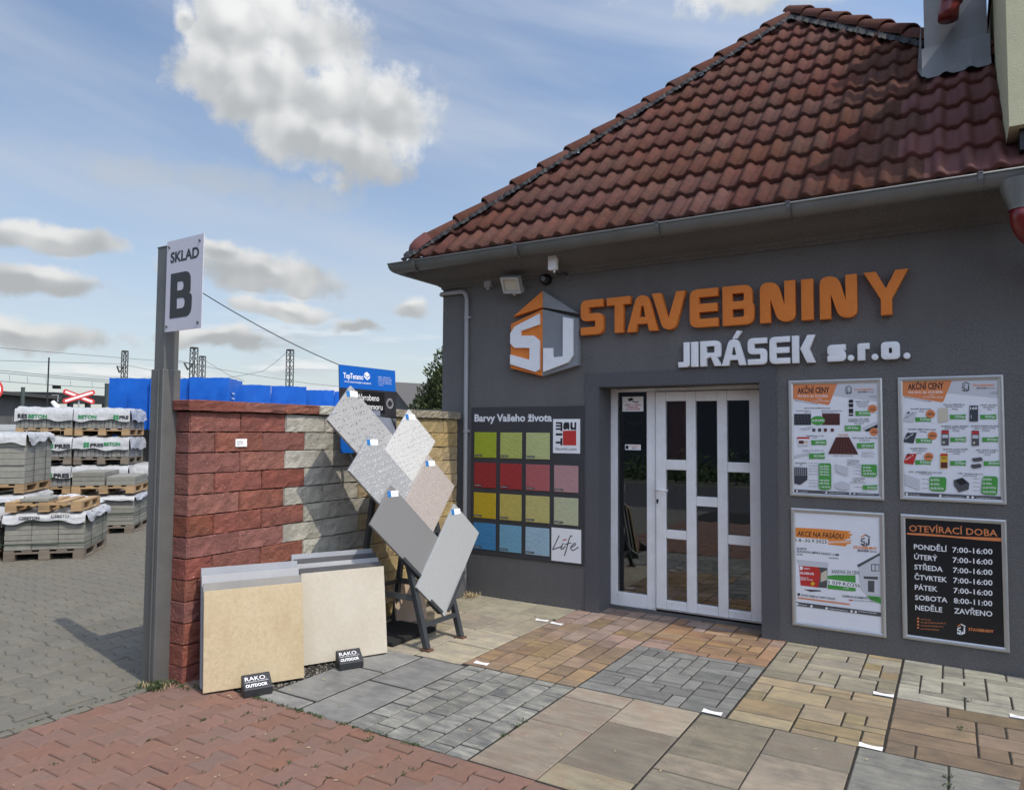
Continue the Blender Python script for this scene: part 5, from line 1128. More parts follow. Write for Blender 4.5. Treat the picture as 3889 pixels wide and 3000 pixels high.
sl_g3 = slab_tex('light_porcelain', (.40,.405,.41), (.35,.355,.36), speck=[(200,.2,(.5,.5,.5))]); sl_d = slab_tex('charcoal_porcelain', (.085,.085,.088), (.07,.07,.073))
def lean_slab(base, dirv, w, h, lean, mat, label, grp, t=.02):
    dv = Vector(dirv).normalized(); nv = Vector((dv.y, -dv.x, 0)); up = (Vector((0, 0, 1))*math.cos(lean)-nv*math.sin(lean)); nn = (nv*math.cos(lean)+Vector((0, 0, 1))*math.sin(lean))
    b = Vector(base); o = tag(MBslab(b, dv, up, nn, w, h, t, mat), label, 'slab', grp); return o
def MBslab(b, dv, up, nn, w, h, t, mat):
    me = MB().obox(Vector((0, 0, 0)), dv*w/2, nn*t/2, up*h/2).mesh('display_slab'); bevel(me, .0015, 1); o = bpy.data.objects.new('display_slab', me); COL.objects.link(o); me.materials.append(mat); o.location = b+dv*w/2+up*h/2-nn*t/2; return o
G1 = 'porcelain slabs leaning on the block wall'
def stack(base, dirv, specs):
    dv = Vector(dirv).normalized(); nv = Vector((dv.y, -dv.x, 0))
    for sh, back, h, lean, mat, lb in specs: lean_slab(Vector(base)+dv*sh-nv*back, dv, .60, h, lean, mat, lb, G1)
stack((-3.878, 2.787, .012), (.492, .87, 0), [(0, 0, .595, .17, sl_beige, 'sand beige square slab in front of the left leaning stack'), (.0, .045, .635, .17, sl_g1, 'warm grey slab right behind the beige slab'), (-.005, .085, .675, .17, sl_g3, 'pale grey slab third in the left leaning stack'), (-.005, .125, .715, .17, sl_g2, 'silver grey slab at the very back of the left stack')])
stack((-3.767, 3.467, .012), (.47, .883, 0), [(0, 0, .605, .17, sl_cream, 'cream square slab in front of the right leaning stack'), (-.005, .040, .632, .17, sl_d, 'charcoal slab right behind the cream slab'), (-.01, .08, .656, .17, sl_g3, 'pale grey slab in the middle of the right stack'), (-.015, .12, .685, .17, sl_d, 'second charcoal slab, fourth in the right stack'), (-.025, .16, .712, .17, sl_g2, 'silver grey slab at the very back of the right stack')])
def foot(c, dirv, lb):
    dv = Vector(dirv).normalized(); nv = Vector((dv.y, -dv.x, 0)); t = thing('wedge_stand', lb, 'stand', tuple(c), 'black wedge feet of the slab stacks'); c = Vector(c); w = .083
    pr = [(-.045,0),(.052,0),(.052,.045),(-.035,.105),(-.045,.105)]; vs = []
    for s in (-1, 1):
        for u, z in pr: vs.append(c+dv*s*w+nv*u+Vector((0,0,z)))
    n = len(pr); me = MB().add(vs, [tuple(range(n)), tuple(range(n, 2*n))[::-1]]+[(i, (i+1) % n, n+(i+1) % n, n+i) for i in range(n)]).mesh('body'); bevel(me, .003, 1); link('body', me, M('black_foot', (.022,.024,.027), rough=.5), t)
    a, b = Vector((.052, .045)), Vector((-.035, .105)); sl = (b-a)
    def fp(x, v, d): q = a+sl.normalized()*v; k = Vector((-sl.y, sl.x)).normalized()*-1; 
    def fp(x, v, d):
        q = a+sl.normalized()*v; k = Vector((sl.y, -sl.x)).normalized(); q = q+k*d if k.y > 0 else q-k*d
        p = c+dv*x+nv*q.x; return (p.x, p.y, q.y+c.z)
    L_ = sl.length; mb = MB(); mb2 = MB()
    put_text(mb, 'RAKO', fp, -.068, .060, .050, .028, .0012, .0); put_text(mb2, 'OUTDOOR', fp, -.070, .014, .056, .022, .0012, .025); mb2.flat([(-.072,.050),(.066,.050),(.066,.052),(-.072,.052)], fp, .0012); mb.flat([(.055,.060),(.058,.060),(.058,.063),(.055,.063)], fp, .0012)
    kind(mb.build('brand_lettering', m_white_ink, t), 'stuff'); kind(mb2.build('lettering', m_white_ink, t), 'stuff')
foot((-3.640, 2.985, .002), (.45, .893, 0), 'black wedge foot holding the beige slab'); foot((-3.515, 3.645, .002), (.47, .883, 0), 'black wedge foot holding the cream slab')

# ------------------------------------------------------------------ rack of tiles hung on the diagonal
phi, tilt = RAD(3), .2
ed = Vector((math.sin(phi), math.cos(phi), 0)); eu = Vector((-math.cos(phi)*tilt, math.sin(phi)*tilt, 1)).normalized(); en = ed.cross(eu); EP = Vector((-3.387, 4.212, 0))
def ep(u, v, d=0.0): return EP+ed*u+eu*v+en*d
rk = thing('tile_rack', 'grey steel easel rack holding six tiles set on their corners', 'rack', tuple(EP))
f1, f2 = Vector((-3.300, 4.215, .012)), Vector((-3.285, 4.615, .012))
t1, t2 = ep(.02, 1.55, -.10), ep(.42, 1.55, -.10)
mb = MB().bar(f1, t1, .040, .040, up=ed); mb.build('leg', m_steel_dark, rk); mb = MB().bar(f2, t2, .040, .040, up=ed); mb.build('leg', m_steel_dark, rk)
for f in (f1, f2):
    me = MB().box(f.x-.045, f.x+.04, f.y-.03, f.y+.03, .002, .012).mesh('foot_plate'); link('foot_plate', me, M('rusty_steel', (.12,.06,.035), rough=.9), rk)
r1, r2 = Vector((-4.0, 4.20, .0)), Vector((-4.0, 4.66, .0))
MB().bar(r1, t1-en*.03, .036, .036, up=ed).build('rear_leg', m_steel_dark, rk); MB().bar(r2, t2-en*.03, .036, .036, up=ed).build('rear_leg', m_steel_dark, rk)
def onleg(f, t, z): return f.lerp(t, (z-f.z)/(t.z-f.z))
for z in (.17, .80, 1.45): MB().bar(onleg(f1, t1, z), onleg(f2, t2, z), .032, .032, up=eu).build('cross_bar', m_steel_dark, rk)
for f, t, r in ((f1, t1, r1), (f2, t2, r2)): MB().bar(onleg(f, t, .36), onleg(r, t-en*.03, .36), .012, .045).build('side_brace', m_steel, rk)
MB().bar(onleg(r1, t1, .36), onleg(r2, t2, .36), .03).build('cross_bar', m_steel_dark, rk)
SW, LW = .375, .81; q45 = math.sqrt(.5)
tiles = [('L', -.304, 1.978, 'terrazzo tile, mid grey with large dark chips, top of the rack', M('grey_terrazzo_dark_chips', (.38,.38,.375), (.34,.34,.335), scale=40, rough=.45, speck=[(190,.26,(.55,.55,.55)),(85,.24,(.06,.06,.065))])),
         ('R', .277, 1.810, 'white terrazzo tile with fine black chips, upper right of the rack', M('white_terrazzo', (.60,.60,.58), (.54,.54,.52), scale=40, rough=.45, speck=[(190,.24,(.40,.40,.39)),(120,.22,(.08,.08,.08))])),
         ('L', -.203, 1.604, 'grey terrazzo tile with white chips, second on the left', M('grey_terrazzo_white_chips', (.335,.345,.35), (.29,.30,.305), scale=40, rough=.45, speck=[(105,.28,(.62,.62,.60)),(200,.26,(.52,.52,.51))])),
         ('R', .388, 1.422, 'pinkish beige fine grained tile, middle right of the rack', M('rose_terrazzo', (.42,.37,.335), (.36,.315,.285), scale=60, rough=.5, speck=[(220,.34,(.55,.51,.47)),(240,.3,(.26,.22,.2))])),
         ('L', -.103, 1.206, 'plain dark grey tile, lowest on the left of the rack', M('dark_grey_tile', (.205,.205,.203), (.185,.185,.183), scale=90, rough=.5, speck=[(330,.25,(.21,.21,.21))])),
         ('R', .568, 1.012, 'plain light grey tile, front and lowest on the right', M('light_grey_tile', (.36,.375,.375), (.325,.34,.34), scale=70, rough=.5, speck=[(320,.25,(.43,.44,.44))]))]
m_tag_blue = M('tag_blue', (.02,.17,.45), rough=.5)
for k, (sd_, u, v, lb, mt) in enumerate(tiles):
    if sd_ == 'L': es, el_ = Vector((-q45, -q45)), Vector((q45, -q45))
    else: es, el_ = Vector((q45, -q45)), Vector((-q45, -q45))
    d0 = -.035+k*.0225
    T_ = thing('display_tile', lb, 'tile', tuple(ep(u, v, d0)), 'tiles on the easel rack')
    c = Vector((u, v))+es*SW/2+el_*LW/2; P3 = ep(c.x, c.y, d0-.01)
    e3 = ed*es.x+eu*es.y; l3 = ed*el_.x+eu*el_.y
    me = MB().obox((0, 0, 0), e3*SW/2, l3*LW/2, en*.010).mesh('tile_body'); bevel(me, .0012, 1); link('tile_body', me, mt, T_, loc=P3)
    top = Vector((u, v)); lc = top+Vector((.0, -.065)); fpl = lambda a, b, d, d0=d0: tuple(ep(a, b, d0+d))
    MB().prism([(lc.x-.055,lc.y-.022),(lc.x-.022,lc.y-.022),(lc.x-.022,lc.y+.022),(lc.x-.055,lc.y+.022)], fpl, .0004, .0018).build('sticker', m_tag_blue, T_)
    MB().prism([(lc.x-.022,lc.y-.022),(lc.x+.055,lc.y-.022),(lc.x+.055,lc.y+.022),(lc.x-.022,lc.y+.022)], fpl, .0004, .0018).build('sticker', m_white_ink, T_)
    mb = MB(); put_text(mb, 'TopTeramo', fpl, lc.x-.012, lc.y-.004, lc.x+.048, .006, .0022, .01); kind(mb.build('sticker_lettering', m_ink, T_), 'stuff')
    # ledge profiles of the rack under the two lower edges of this tile
    bot = Vector((u, v))+es*SW+el_*LW
    for ex, ln in ((el_, LW), (es, SW)):
        a = bot-ex*.05; b = bot-ex*min(ln*.55, .42) if k >= 4 else bot-ex*.22
        inw = (el_ if ex == es else es)*-1
        A3, B3 = ep(a.x, a.y, d0-.006), ep(b.x, b.y, d0-.006); off3 = (ed*(-inw.x)+eu*(-inw.y))*.006
        mb = MB().bar(A3+off3, B3+off3, .045, .006, up=off3.normalized()); mb.bar(A3+off3*.0+en*.021, B3+en*.021, .004, .026, up=off3.normalized()); mb.build('ledge', m_steel_dark, rk)
# blue advertising board tied behind the rack
ab = thing('advert_board', 'blue and dark advertising board rising behind the tile rack', 'board', (-4.09, 4.45, 1.45))
AX = -4.085
def fb(y, z, d): return (AX+d-(z-1.5)*.055, y, z)
y0b, y1b = 4.095, 4.765
MB().prism([(y0b,1.42),(y1b,1.42),(y1b,2.118),(y0b,2.118)], fb, -.006, 0).build('panel', M('print_night', (.035,.036,.040), (.02,.02,.022), scale=3, rough=.35, world=True), ab)
MB().flat([(y0b,1.935),(y1b,1.935),(y1b,2.117),(y0b,2.117)], fb, .0006).build('header_band', m_blue_ink, ab); MB().flat([(y0b,1.42),(y1b,1.42),(y1b,1.565),(y0b,1.565)], fb, .0006).build('footer_band', m_blue_ink, ab)
mb = MB(); mb.flat([(y0b,1.566),(y1b,1.566),(y1b,1.70),(4.45,1.72),(y0b,1.70)], fb, .0006); mb.flat([(4.46,1.72),(4.56,1.72),(4.56,1.765),(4.46,1.765)], fb, .001); mb.build('terrace_print', M('print_terrace', (.20,.22,.27), (.26,.28,.33), scale=5, rough=.35, world=True), ab)
mb = MB(); mb.flat([(4.35,1.74),(4.62,1.74),(4.62,1.92),(4.35,1.92)], fb, .0006); mb.build('window_print', M('print_dark', (.010,.010,.011), rough=.35), ab)
mb = MB(); put_text(mb,'TopTeramo',fb,4.140,2.012,4.365,.045,.0012,.02); put_text(mb,'VYSOCE KVALITNÍ DLAŽBY A STAVEBNICE',fb,4.145,1.980,4.455,.012,.0012,.01)
for k, tx in enumerate(('Designová, odolná i uživatelsky','nenáročná dlažba terazzo, jedinečná','venkovní povrch s vysokou životností','celoroční použití i snadná údržba stále','jen za skvělou cenu')): put_text(mb,tx,fb,4.545,2.047-k*.017,(4.70,4.715,4.712,4.715,4.61)[k],.008,.0012,.0)
mb.flat([(4.375,2.065),(4.41,2.082),(4.445,2.058),(4.41,2.038)], fb, .0012); mb.flat([(4.375,2.055),(4.41,2.030),(4.41,2.012),(4.375,2.04)], fb, .0012); mb.flat([(4.414,2.030),(4.445,2.05),(4.445,2.035),(4.414,2.012)], fb, .0012)
put_text(mb,'Vyrobeno',fb,4.31,1.845,4.55,.050,.0014,.0,res=4); put_text(mb,'z mramoru',fb,4.30,1.772,4.59,.050,.0014,.0,res=4)
for r_ in (.042, .030):
    pts = [(4.685+r_*math.cos(a*math.pi/12), 1.83+r_*math.sin(a*math.pi/12)) for a in range(25)]
    for (a, b), (c, d_) in zip(pts, pts[1:]): mb.add([fb(a,b,.0014), fb(c,d_,.0014), fb(4.685+(c-4.685)*.94,1.83+(d_-1.83)*.94,.0014), fb(4.685+(a-4.685)*.94,1.83+(b-1.83)*.94,.0014)], [(0,1,2,3)])
kind(mb.build('lettering', m_white_ink, ab), 'stuff')
mb = MB()
for k in range(26):
    a = random.uniform(4.66, 4.765); mb.flat([(4.755,1.60),(4.76,1.60),(a,1.60+random.uniform(.08,.17))], fb, .0016+k*.00002)
kind(mb.build('grass_print', m_ink, ab), 'stuff')
MB().bar(fb(4.2, 1.43, -.02), (-3.99, 4.22, 1.2), .02).build('support', m_steel_dark, ab); MB().bar(fb(4.62, 1.43, -.02), (-3.98, 4.62, 1.2), .02).build('support', m_steel_dark, ab)
# odds and ends round the rack
lean_slab((-4.06, 5.40, .005), (-.02, 1, 0), .40, .50, .24, sl_d, 'dark grey slab leaning in the corner by the conduit', 'spare slabs by the shop corner')
lean_slab((-3.93, 4.62, .005), (.3, .95, 0), .30, .34, .22, slab_tex('pink_slab', (.50,.38,.29), (.46,.35,.27)), 'small pinkish slab half hidden under the tile rack', 'spare slabs by the shop corner')
mt_ = thing('shade_sheet', 'flat black sheet standing for the shade under the tile rack', 'mat', (-3.75, 4.4, 0))  # black sheet put in as the dark shadow on the ground below the rack
me = MB().box(-3.98, -3.56, 4.14, 4.66, .001, .035).mesh('mat'); bevel(me, .01, 2); link('mat', me, M('shade_black', (.012,.012,.012), (.02,.02,.02), scale=40, rough=.95, bump=.8, bscale=90, world=True), mt_)
for k, (x, y) in enumerate(((-3.60, 4.45), (-3.70, 4.72), (-3.85, 4.35))):
    pass
# paper labels lying on the paving
LBS = [(-3.0,5.40,.15,'white paper label on the tan slabs near the door'),(-2.845,5.375,-.05,'white paper label on the first rose brown stones'),(-2.80,4.185,.02,'white paper label at the corner of the brown striped stones'),(-1.205,4.178,-.02,'white paper label at the corner of the cool grey mosaic'),(-.395,5.03,.0,'white paper label beside the sandy mosaic'),(-.39,4.165,-.05,'white paper label above the cool grey large slab'),(.30,5.055,.0,'white paper label cut by the right picture edge'),(-3.62,4.22,.3,'pale paper label in the shade under the tile rack')]
for x, y, a, lb in LBS:
    t = thing('paving_label', lb, 'label', (x, y, .003), 'paper labels lying on the paving'); w, h = .055, .020
    vs = []
    for i in range(5):
        for j in (-1, 1): px_, py_ = -w+w*2*i/4, j*h; vs.append((x+px_*math.cos(a)-py_*math.sin(a), y+px_*math.sin(a)+py_*math.cos(a), .004+(.006*(abs(i-2)/2)**2 if j > 0 else 0)))
    MB().add(vs, [(2*i, 2*i+2, 2*i+3, 2*i+1) for i in range(4)]).build('sheet', m_white_ink, t)
    mb = MB(); put_text(mb, 'Dlažba', lambda u, v, d, x=x, y=y, a=a: (x+u*math.cos(a)-v*math.sin(a), y+u*math.sin(a)+v*math.cos(a), d), -.045, -.008, -.01, .008, .0068, .0); kind(mb.build('lettering', m_ink_grey, t), 'stuff')
# weeds in the joints, dry stalks and leaves
def tuft(mb, x, y, n, h, sp, rg):
    for _ in range(n):
        a = rg.uniform(0, 6.28); r = rg.uniform(0, sp); p = Vector((x+r*math.cos(a), y+r*math.sin(a), -.004)); b = rg.uniform(0, 6.28); l = h*rg.uniform(.4, 1); d = Vector((math.cos(b), math.sin(b), 0))*l*rg.uniform(.3, .9); s = d.cross(Vector((0, 0, 1))).normalized()*.0028
        mid = p+d*.5+Vector((0, 0, l*.6)); mb.add([p-s, p+s, mid+s*.8, p+d+Vector((0, 0, l*.75)), mid-s*.8], [(0,1,2,4),(4,2,3)])
mb = MB(); rg = random.Random(11)
for k in range(46): x = rg.uniform(-3.6, -2.3); tuft(mb, x, 2.945-abs(rg.gauss(0, .012)), 9, .022, .025, rg)
for k in range(55):
    x = X_EDGE+.0075+PW_*rg.randrange(3, 17); y = rg.uniform(2.2, 2.9) if rg.random() < .7 else rg.uniform(1.7, 2.3); tuft(mb, x, y, 9, .018, .022, rg)
for k in range(60): tuft(mb, X_EDGE-.068, rg.uniform(1.7, 2.75), 4, .014, .012, rg)
for k in range(40): tuft(mb, rg.uniform(-4.36, -4.16), rg.uniform(2.66, 2.80), 8, .05, .03, rg)
for k in range(30): tuft(mb, rg.uniform(-4.30, -3.95), 2.84+rg.uniform(-.05, .02), 5, .03, .02, rg)
for x, y in ((-2.052, 3.28), (-2.055, 3.42), (-.05, 4.0), (-.05, 3.9), (-2.925, 5.45), (.0, 4.7), (-2.06, 3.5), (.05, 5.2)): tuft(mb, x, y, 12, .03, .03, rg)
w = mb.build('joint_weeds', m_grass); kind(w, 'stuff'); tag(w, 'small green weeds growing in the paving joints', 'weeds')
mb = MB()
for k in range(50): tuft(mb, rg.uniform(-4.22, -3.95), rg.uniform(5.68, 5.88), 5, .07, .05, rg)
for k in range(14): tuft(mb, rg.uniform(-4.36, -4.16), rg.uniform(2.66, 2.80), 5, .05, .03, rg)
for k in range(120):
    x, y = rg.uniform(-4.3, -.2), rg.uniform(1.6, 3.2) if k % 4 else rg.uniform(3.2, 4.4); a = rg.uniform(0, 3.14); l = rg.uniform(.005, .015); d = Vector((math.cos(a), math.sin(a), 0))*l; s = Vector((-d.y, d.x, 0))*.28; z = .004+rg.uniform(0, .004)
    mb.add([(x-d.x, y-d.y, z), (x+s.x, y+s.y, z+.003), (x+d.x, y+d.y, z+.001), (x-s.x, y-s.y, z)], [(0,1,2,3)])
w = mb.build('dry_litter', m_dry); kind(w, 'stuff'); tag(w, 'dry leaves and stalks scattered on the paving', 'litter')
# ------------------------------------------------------------------ the yard: pallets of concrete goods
U = Vector((.68, .733, 0)).normalized(); V = Vector((-U.y, U.x, 0))
def ray_ground(dx, dist, z=0.0):           # ground point below the ray of display column dx, dist metres away
    v = px_dir(dx*S, 900*S); h = Vector((v.x, v.y, 0)).normalized()*dist; return Vector((h.x, h.y, z))
m_wood = M('pallet_wood', (.42,.28,.14), (.30,.20,.105), scale=5, stretch=(1,1,6), rough=.85, rnd=.2, c3=(.20,.145,.09), s3=4, m3=.5)
m_wood_old = M('weathered_pallet_wood', (.20,.165,.125), (.135,.115,.09), scale=5, stretch=(1,1,6), rough=.9, rnd=.2)
m_conc = M('concrete_slab', (.255,.25,.21), (.20,.197,.168), scale=16, rough=.95, rnd=.12, bump=.5, bscale=60)
m_conc_edge = M('concrete_kerb', (.24,.235,.21), (.18,.177,.16), scale=14, rough=.95, rnd=.12, bump=.5, bscale=60)
m_foil = M('white_foil', (.52,.525,.52), (.39,.395,.39), scale=6, rough=.3, world=True, bump=1.0, bscale=26)
m_strap = M('black_strap', (.02,.025,.022), rough=.5); m_strap_g = M('green_strap', (.02,.05,.03), rough=.5)
m_pgreen = M('print_green', (.02,.22,.07), rough=.5)
def pc(FR, a, b, z): return FR-U*a+V*b+Vector((0, 0, z))      # a to the left along the front, b away from the viewer
def pbox(mb, FR, a0, a1, b0, b1, z0, z1): c = pc(FR, (a0+a1)/2, (b0+b1)/2, (z0+z1)/2); return mb.obox(c, U*abs(a1-a0)/2, V*abs(b1-b0)/2, Vector((0, 0, (z1-z0)/2)))
def pallet_parts(t, FR, w, d, z, mat):
    n = 5
    for k in range(n):
        a = (w-.11)*k/(n-1); link('deck_board', pbox(MB(), FR, a, a+.11, 0, d, z+.100, z+.122).mesh('deck_board'), mat, t)
    for b in (0, d/2-.05, d-.10): link('stringer_board', pbox(MB(), FR, 0, w, b, b+.10, z+.079, z+.099).mesh('stringer_board'), mat, t)
    for a in (0, w/2-.06, w-.12):
        for b in (0, d/2-.05, d-.10): link('block', pbox(MB(), FR, a, a+.12, b, b+.10, z+.018, z+.079).mesh('block'), mat, t)
        link('bottom_board', pbox(MB(), FR, a, a+.12, 0, d, z, z+.018).mesh('bottom_board'), mat, t)
def goods(t, FR, w, d, z0, z1, nu, nv, nz, mat, name, jit=.006, ins=.0):
    rg = random.Random(int(abs(FR.x*100))+nu)
    for i in range(nu):
        for j in range(nv):
            for k in range(nz):
                a0, a1 = ins+(w-2*ins)*i/nu+.002, ins+(w-2*ins)*(i+1)/nu-.002; b0, b1 = ins+(d-2*ins)*j/nv+.002, ins+(d-2*ins)*(j+1)/nv-.002
                if 0 < j < nv-1 and 0 < i < nu-1 and k < nz-1: continue
                o = rg.uniform(-jit, jit); q = rg.uniform(-jit, jit); h = (z1-z0)/nz
                me = pbox(MB(), FR, a0+q*.3, a1+q*.3, b0+o, b1+o, z0+h*k+.0015, z0+h*(k+1)-.0015).mesh(name); bevel(me, .004, 1); link(name, me, mat, t)
def wrap(t, FR, w, d, z1, drop, seed, e=.012, jag=.05, sides='FR', puff=.03):
    """foil hood: gathered top, skirts with long soft folds and an uneven hem"""
    rg = random.Random(seed); mb = MB(); na, nb, nd = 26, 18, 7
    ph = [rg.uniform(0, 6.28) for _ in range(12)]
    def fold(s, k): return .5*math.sin(s*9+ph[0]+k*.9)+.3*math.sin(s*23+ph[1]-k*1.6)+.2*math.sin(s*47+ph[2]+k*2.3)
    vs = []
    for i in range(na+1):
        for j in range(nb+1):
            a = -e+(w+2*e)*i/na; b = -e+(d+2*e)*j/nb; ed_ = min(i, na-i, j, nb-j)
            vs.append(pc(FR, a, b, z1+(.006+puff*(.35+.35*fold(i/na, j*.4))+rg.uniform(0, .006) if ed_ > 0 else 0)))
    mb.add(vs, [(i*(nb+1)+j, (i+1)*(nb+1)+j, (i+1)*(nb+1)+j+1, i*(nb+1)+j+1) for i in range(na) for j in range(nb)])
    def skirt(edge, out, n, q):
        vs = []
        for i in range(n+1):
            s_ = i/n; hem = drop*(1+jag*(.35*math.sin(s_*7+ph[3+q])+.25*math.sin(s_*17+ph[6+q])))
            for k in range(nd+1):
                f = k/nd; vs.append(edge(s_)+out*((.016+(.005 if q == 0 else .012)*fold(s_+q, k*.6))*min(1, f*3)+.010*f+.008*rg.random()*f)+Vector((0, 0, -hem*f)))
        mb.add(vs, [(i*(nd+1)+k, (i+1)*(nd+1)+k, (i+1)*(nd+1)+k+1, i*(nd+1)+k+1) for i in range(n) for k in range(nd)])
    skirt(lambda f: pc(FR, -e+(w+2*e)*f, -e, z1), -V, 34, 0); skirt(lambda f: pc(FR, -e, -e+(d+2*e)*f, z1), U, 30, 1); skirt(lambda f: pc(FR, w+e, -e+(d+2*e)*f, z1), -U, 16, 2)
    return mb.build('foil_cover', m_foil, t, smooth=True, recalc=False)
def straps(t, FR, w, d, zs, mat, vert=()):
    e = .016
    for z in zs:
        mb = MB(); p = [pc(FR, -e, -e, z), pc(FR, w+e, -e, z), pc(FR, w+e, d+e, z), pc(FR, -e, d+e, z)]
        for a, b in zip(p, p[1:]+p[:1]): mb.bar(a, b, .003, .011)
        mb.build('strap', mat, t)
    for b, z0, z1 in vert:
        mb = MB(); mb.bar(pc(FR, -e, b, z0), pc(FR, -e, b, z1), .003, .011, up=V); mb.bar(pc(FR, -e, b, z1), pc(FR, w+e, b, z1), .011, .003); mb.build('strap', mat, t)
def front_fn(FR): return lambda a, z, d: tuple(pc(FR, a, -d, z))
def ftext(mb, FR, body, aL, aR, z, h, bold=.04, d=.046): put_text(mb, body, lambda x, zz, dd: tuple(pc(FR, -x, -dd, zz)), -aL, z, -aR, h, d, bold)
def clover(mb, FR, a, z, r, d=.046):
    for i, j in ((-1,-1),(1,-1),(1,1),(-1,1)): mb.flat([(a+i*r*.55+r*.55*math.cos(k*math.pi/5), z+j*r*.55+r*.55*math.sin(k*math.pi/5)) for k in range(10)], front_fn(FR), d+.0004*(i+2*j))
GP = 'pallet loads stacked in the yard'
# nearest load: three columns of slabs under a white cover
A = Vector((-9.139, 4.848, 0))
t = thing('slab_pallet', 'pallet of layered grey concrete slabs in front, white cover on top', 'pallet load', tuple(A), GP)
pallet_parts(t, A, .86, 1.02, 0, m_wood_old); goods(t, A, .86, 1.02, .123, .545, 3, 2, 7, m_conc, 'slab'); wrap(t, A, .86, 1.02, .552, .085, 4, jag=.7); straps(t, A, .86, 1.02, (.46, .20), m_strap_g, ((.25, .12, .56), (.75, .12, .56)))
mb = MB(); ftext(mb, A, 'CSBETON', .70, .48, .495, .040); ftext(mb, A, 'CSBETO', .36, .16, .515, .034); kind(mb.build('lettering', m_ink_grey, t), 'stuff')
B = pc(A, .93, -.02, 0)
t = thing('slab_pallet', 'pallet load of grey slabs cut off by the left picture edge, on the ground', 'pallet load', tuple(B), GP)
pallet_parts(t, B, .86, 1.02, 0, m_wood); goods(t, B, .86, 1.02, .123, .54, 3, 2, 7, m_conc, 'slab'); wrap(t, B, .86, 1.02, .547, .12, 9, jag=.6); straps(t, B, .86, 1.02, (.40, .18), m_strap_g)
# loose pallet and slab lying on the nearest load
A2 = pc(A, .03, -.04, .585)
t = thing('empty_pallet', 'light wooden pallet lying on the nearest slab load', 'pallet', tuple(A2)); pallet_parts(t, A2, .82, .80, 0, m_wood)
o = pbox(MB(), A2, .36, .66, -.01, .35, .124, .162).mesh('concrete_slab'); bevel(o, .004, 1); oo = link('loose_slab', o, m_conc); tag(oo, 'single grey slab lying on the light wooden pallet', 'slab')
rg = random.Random(5); mb = MB(); n = 16; vs = []
for i in range(n+1):
    for j in range(n+1):
        u_, v_ = i/n, j/n; hgt = .10*math.sin(math.pi*u_)*math.sin(math.pi*v_)+rg.uniform(0, .035)*(1 if 0 < i < n and 0 < j < n else 0); vs.append(pc(A, .05+.75*u_, .62+.50*v_, .60+hgt))
mb.add(vs, [(i*(n+1)+j, (i+1)*(n+1)+j, (i+1)*(n+1)+j+1, i*(n+1)+j+1) for i in range(n) for j in range(n)])
o = mb.build('crumpled_foil', m_foil); tag(o, 'crumpled clear white foil heaped behind the light wooden pallet', 'foil')
# tall slab stack at the left edge, two loads high
C0 = ray_ground(57, 11.9)
t = thing('slab_pallet', 'lower slab load under the tall stack at the left picture edge', 'pallet load', tuple(C0), GP); pallet_parts(t, C0, .86, 1.05, 0, m_wood_old); goods(t, C0, .86, 1.05, .123, .66, 1, 2, 8, m_conc, 'slab'); wrap(t, C0, .86, 1.05, .667, .10, 3, jag=.6)
C1 = C0+Vector((0, 0, .71))
t = thing('slab_pallet', 'upper load of thick grey slabs on the tall stack at the left edge', 'pallet load', tuple(C1), GP); pallet_parts(t, C1, .86, 1.05, 0, m_wood); goods(t, C1, .86, 1.05, .123, .80, 1, 2, 8, m_conc, 'slab', jit=.012); wrap(t, C1, .86, 1.05, .806, .11, 12, jag=.8); straps(t, C1, .86, 1.05, (.76,), m_strap, ((.3, .12, .81), (.75, .12, .81)))
# load on the right, half behind the post
E_ = Vector((-10.763, 6.433, 0))
t = thing('slab_pallet', 'strapped slab load standing beside the post, second pallet on it', 'pallet load', tuple(E_), GP); pallet_parts(t, E_, .80, 1.22, 0, m_wood_old); goods(t, E_, .80, 1.22, .123, .545, 1, 2, 7, m_conc, 'slab'); wrap(t, E_, .80, 1.22, .552, .05, 6, jag=.5); straps(t, E_, .80, 1.22, (.30,), m_strap_g, ((.35, .1, .56), (.9, .1, .56)))
E1 = E_+Vector((0, 0, .605))
t = thing('slab_pallet', 'low pallet with two short piles of slabs beside the post', 'pallet load', tuple(E1), GP); pallet_parts(t, E1, .86, 1.1, 0, m_wood); goods(t, pc(E1, 0, .02, 0), .40, .9, .123, .26, 1, 2, 2, m_conc, 'slab'); goods(t, pc(E1, .42, .0, 0), .44, .9, .123, .33, 1, 2, 3, m_conc, 'slab')
# covered loads of kerbstones, two columns four high, and a lower one
def kerb_load(base, label, tx, seed):
    t = thing('kerb_pallet', label, 'pallet load', tuple(base), GP); w, d = .84, 1.15
    pallet_parts(t, base, w, d, 0, m_wood if seed % 2 else m_wood_old); goods(t, base, w, d, .123, .395, 13, 3, 1, m_conc_edge, 'kerbstone', jit=.004); wrap(t, base, w, d, .448, .19, seed, jag=.25, puff=.05)
    straps(t, base, w, d, (.415, .325), m_strap, ((.4, .12, .46), (.85, .12, .46)))
    g, k = MB(), MB()
    if tx == 1: ftext(k, base, 'RES', .80, .66, .285, .072); ftext(g, base, 'BETON', .645, .37, .285, .066)
    elif tx == 2: ftext(g, base, 'BETON', .78, .50, .285, .066); clover(g, base, .20, .315, .04); ftext(k, base, 'PRE', .15, .005, .285, .062)
    elif tx == 3: clover(g, base, .30, .31, .04); ftext(k, base, 'PRES', .24, .005, .275, .072)
    elif tx == 4: clover(g, base, .64, .335, .04); ftext(k, base, 'PRES', .58, .38, .30, .06); ftext(g, base, 'BETON', .375, .12, .32, .06)
    if g.v: kind(g.build('print', m_pgreen, t), 'stuff')
    if k.v: kind(k.build('lettering', m_ink, t), 'stuff')
K1 = ray_ground(276, 14.1); K0 = pc(K1, .875, .0, 0)
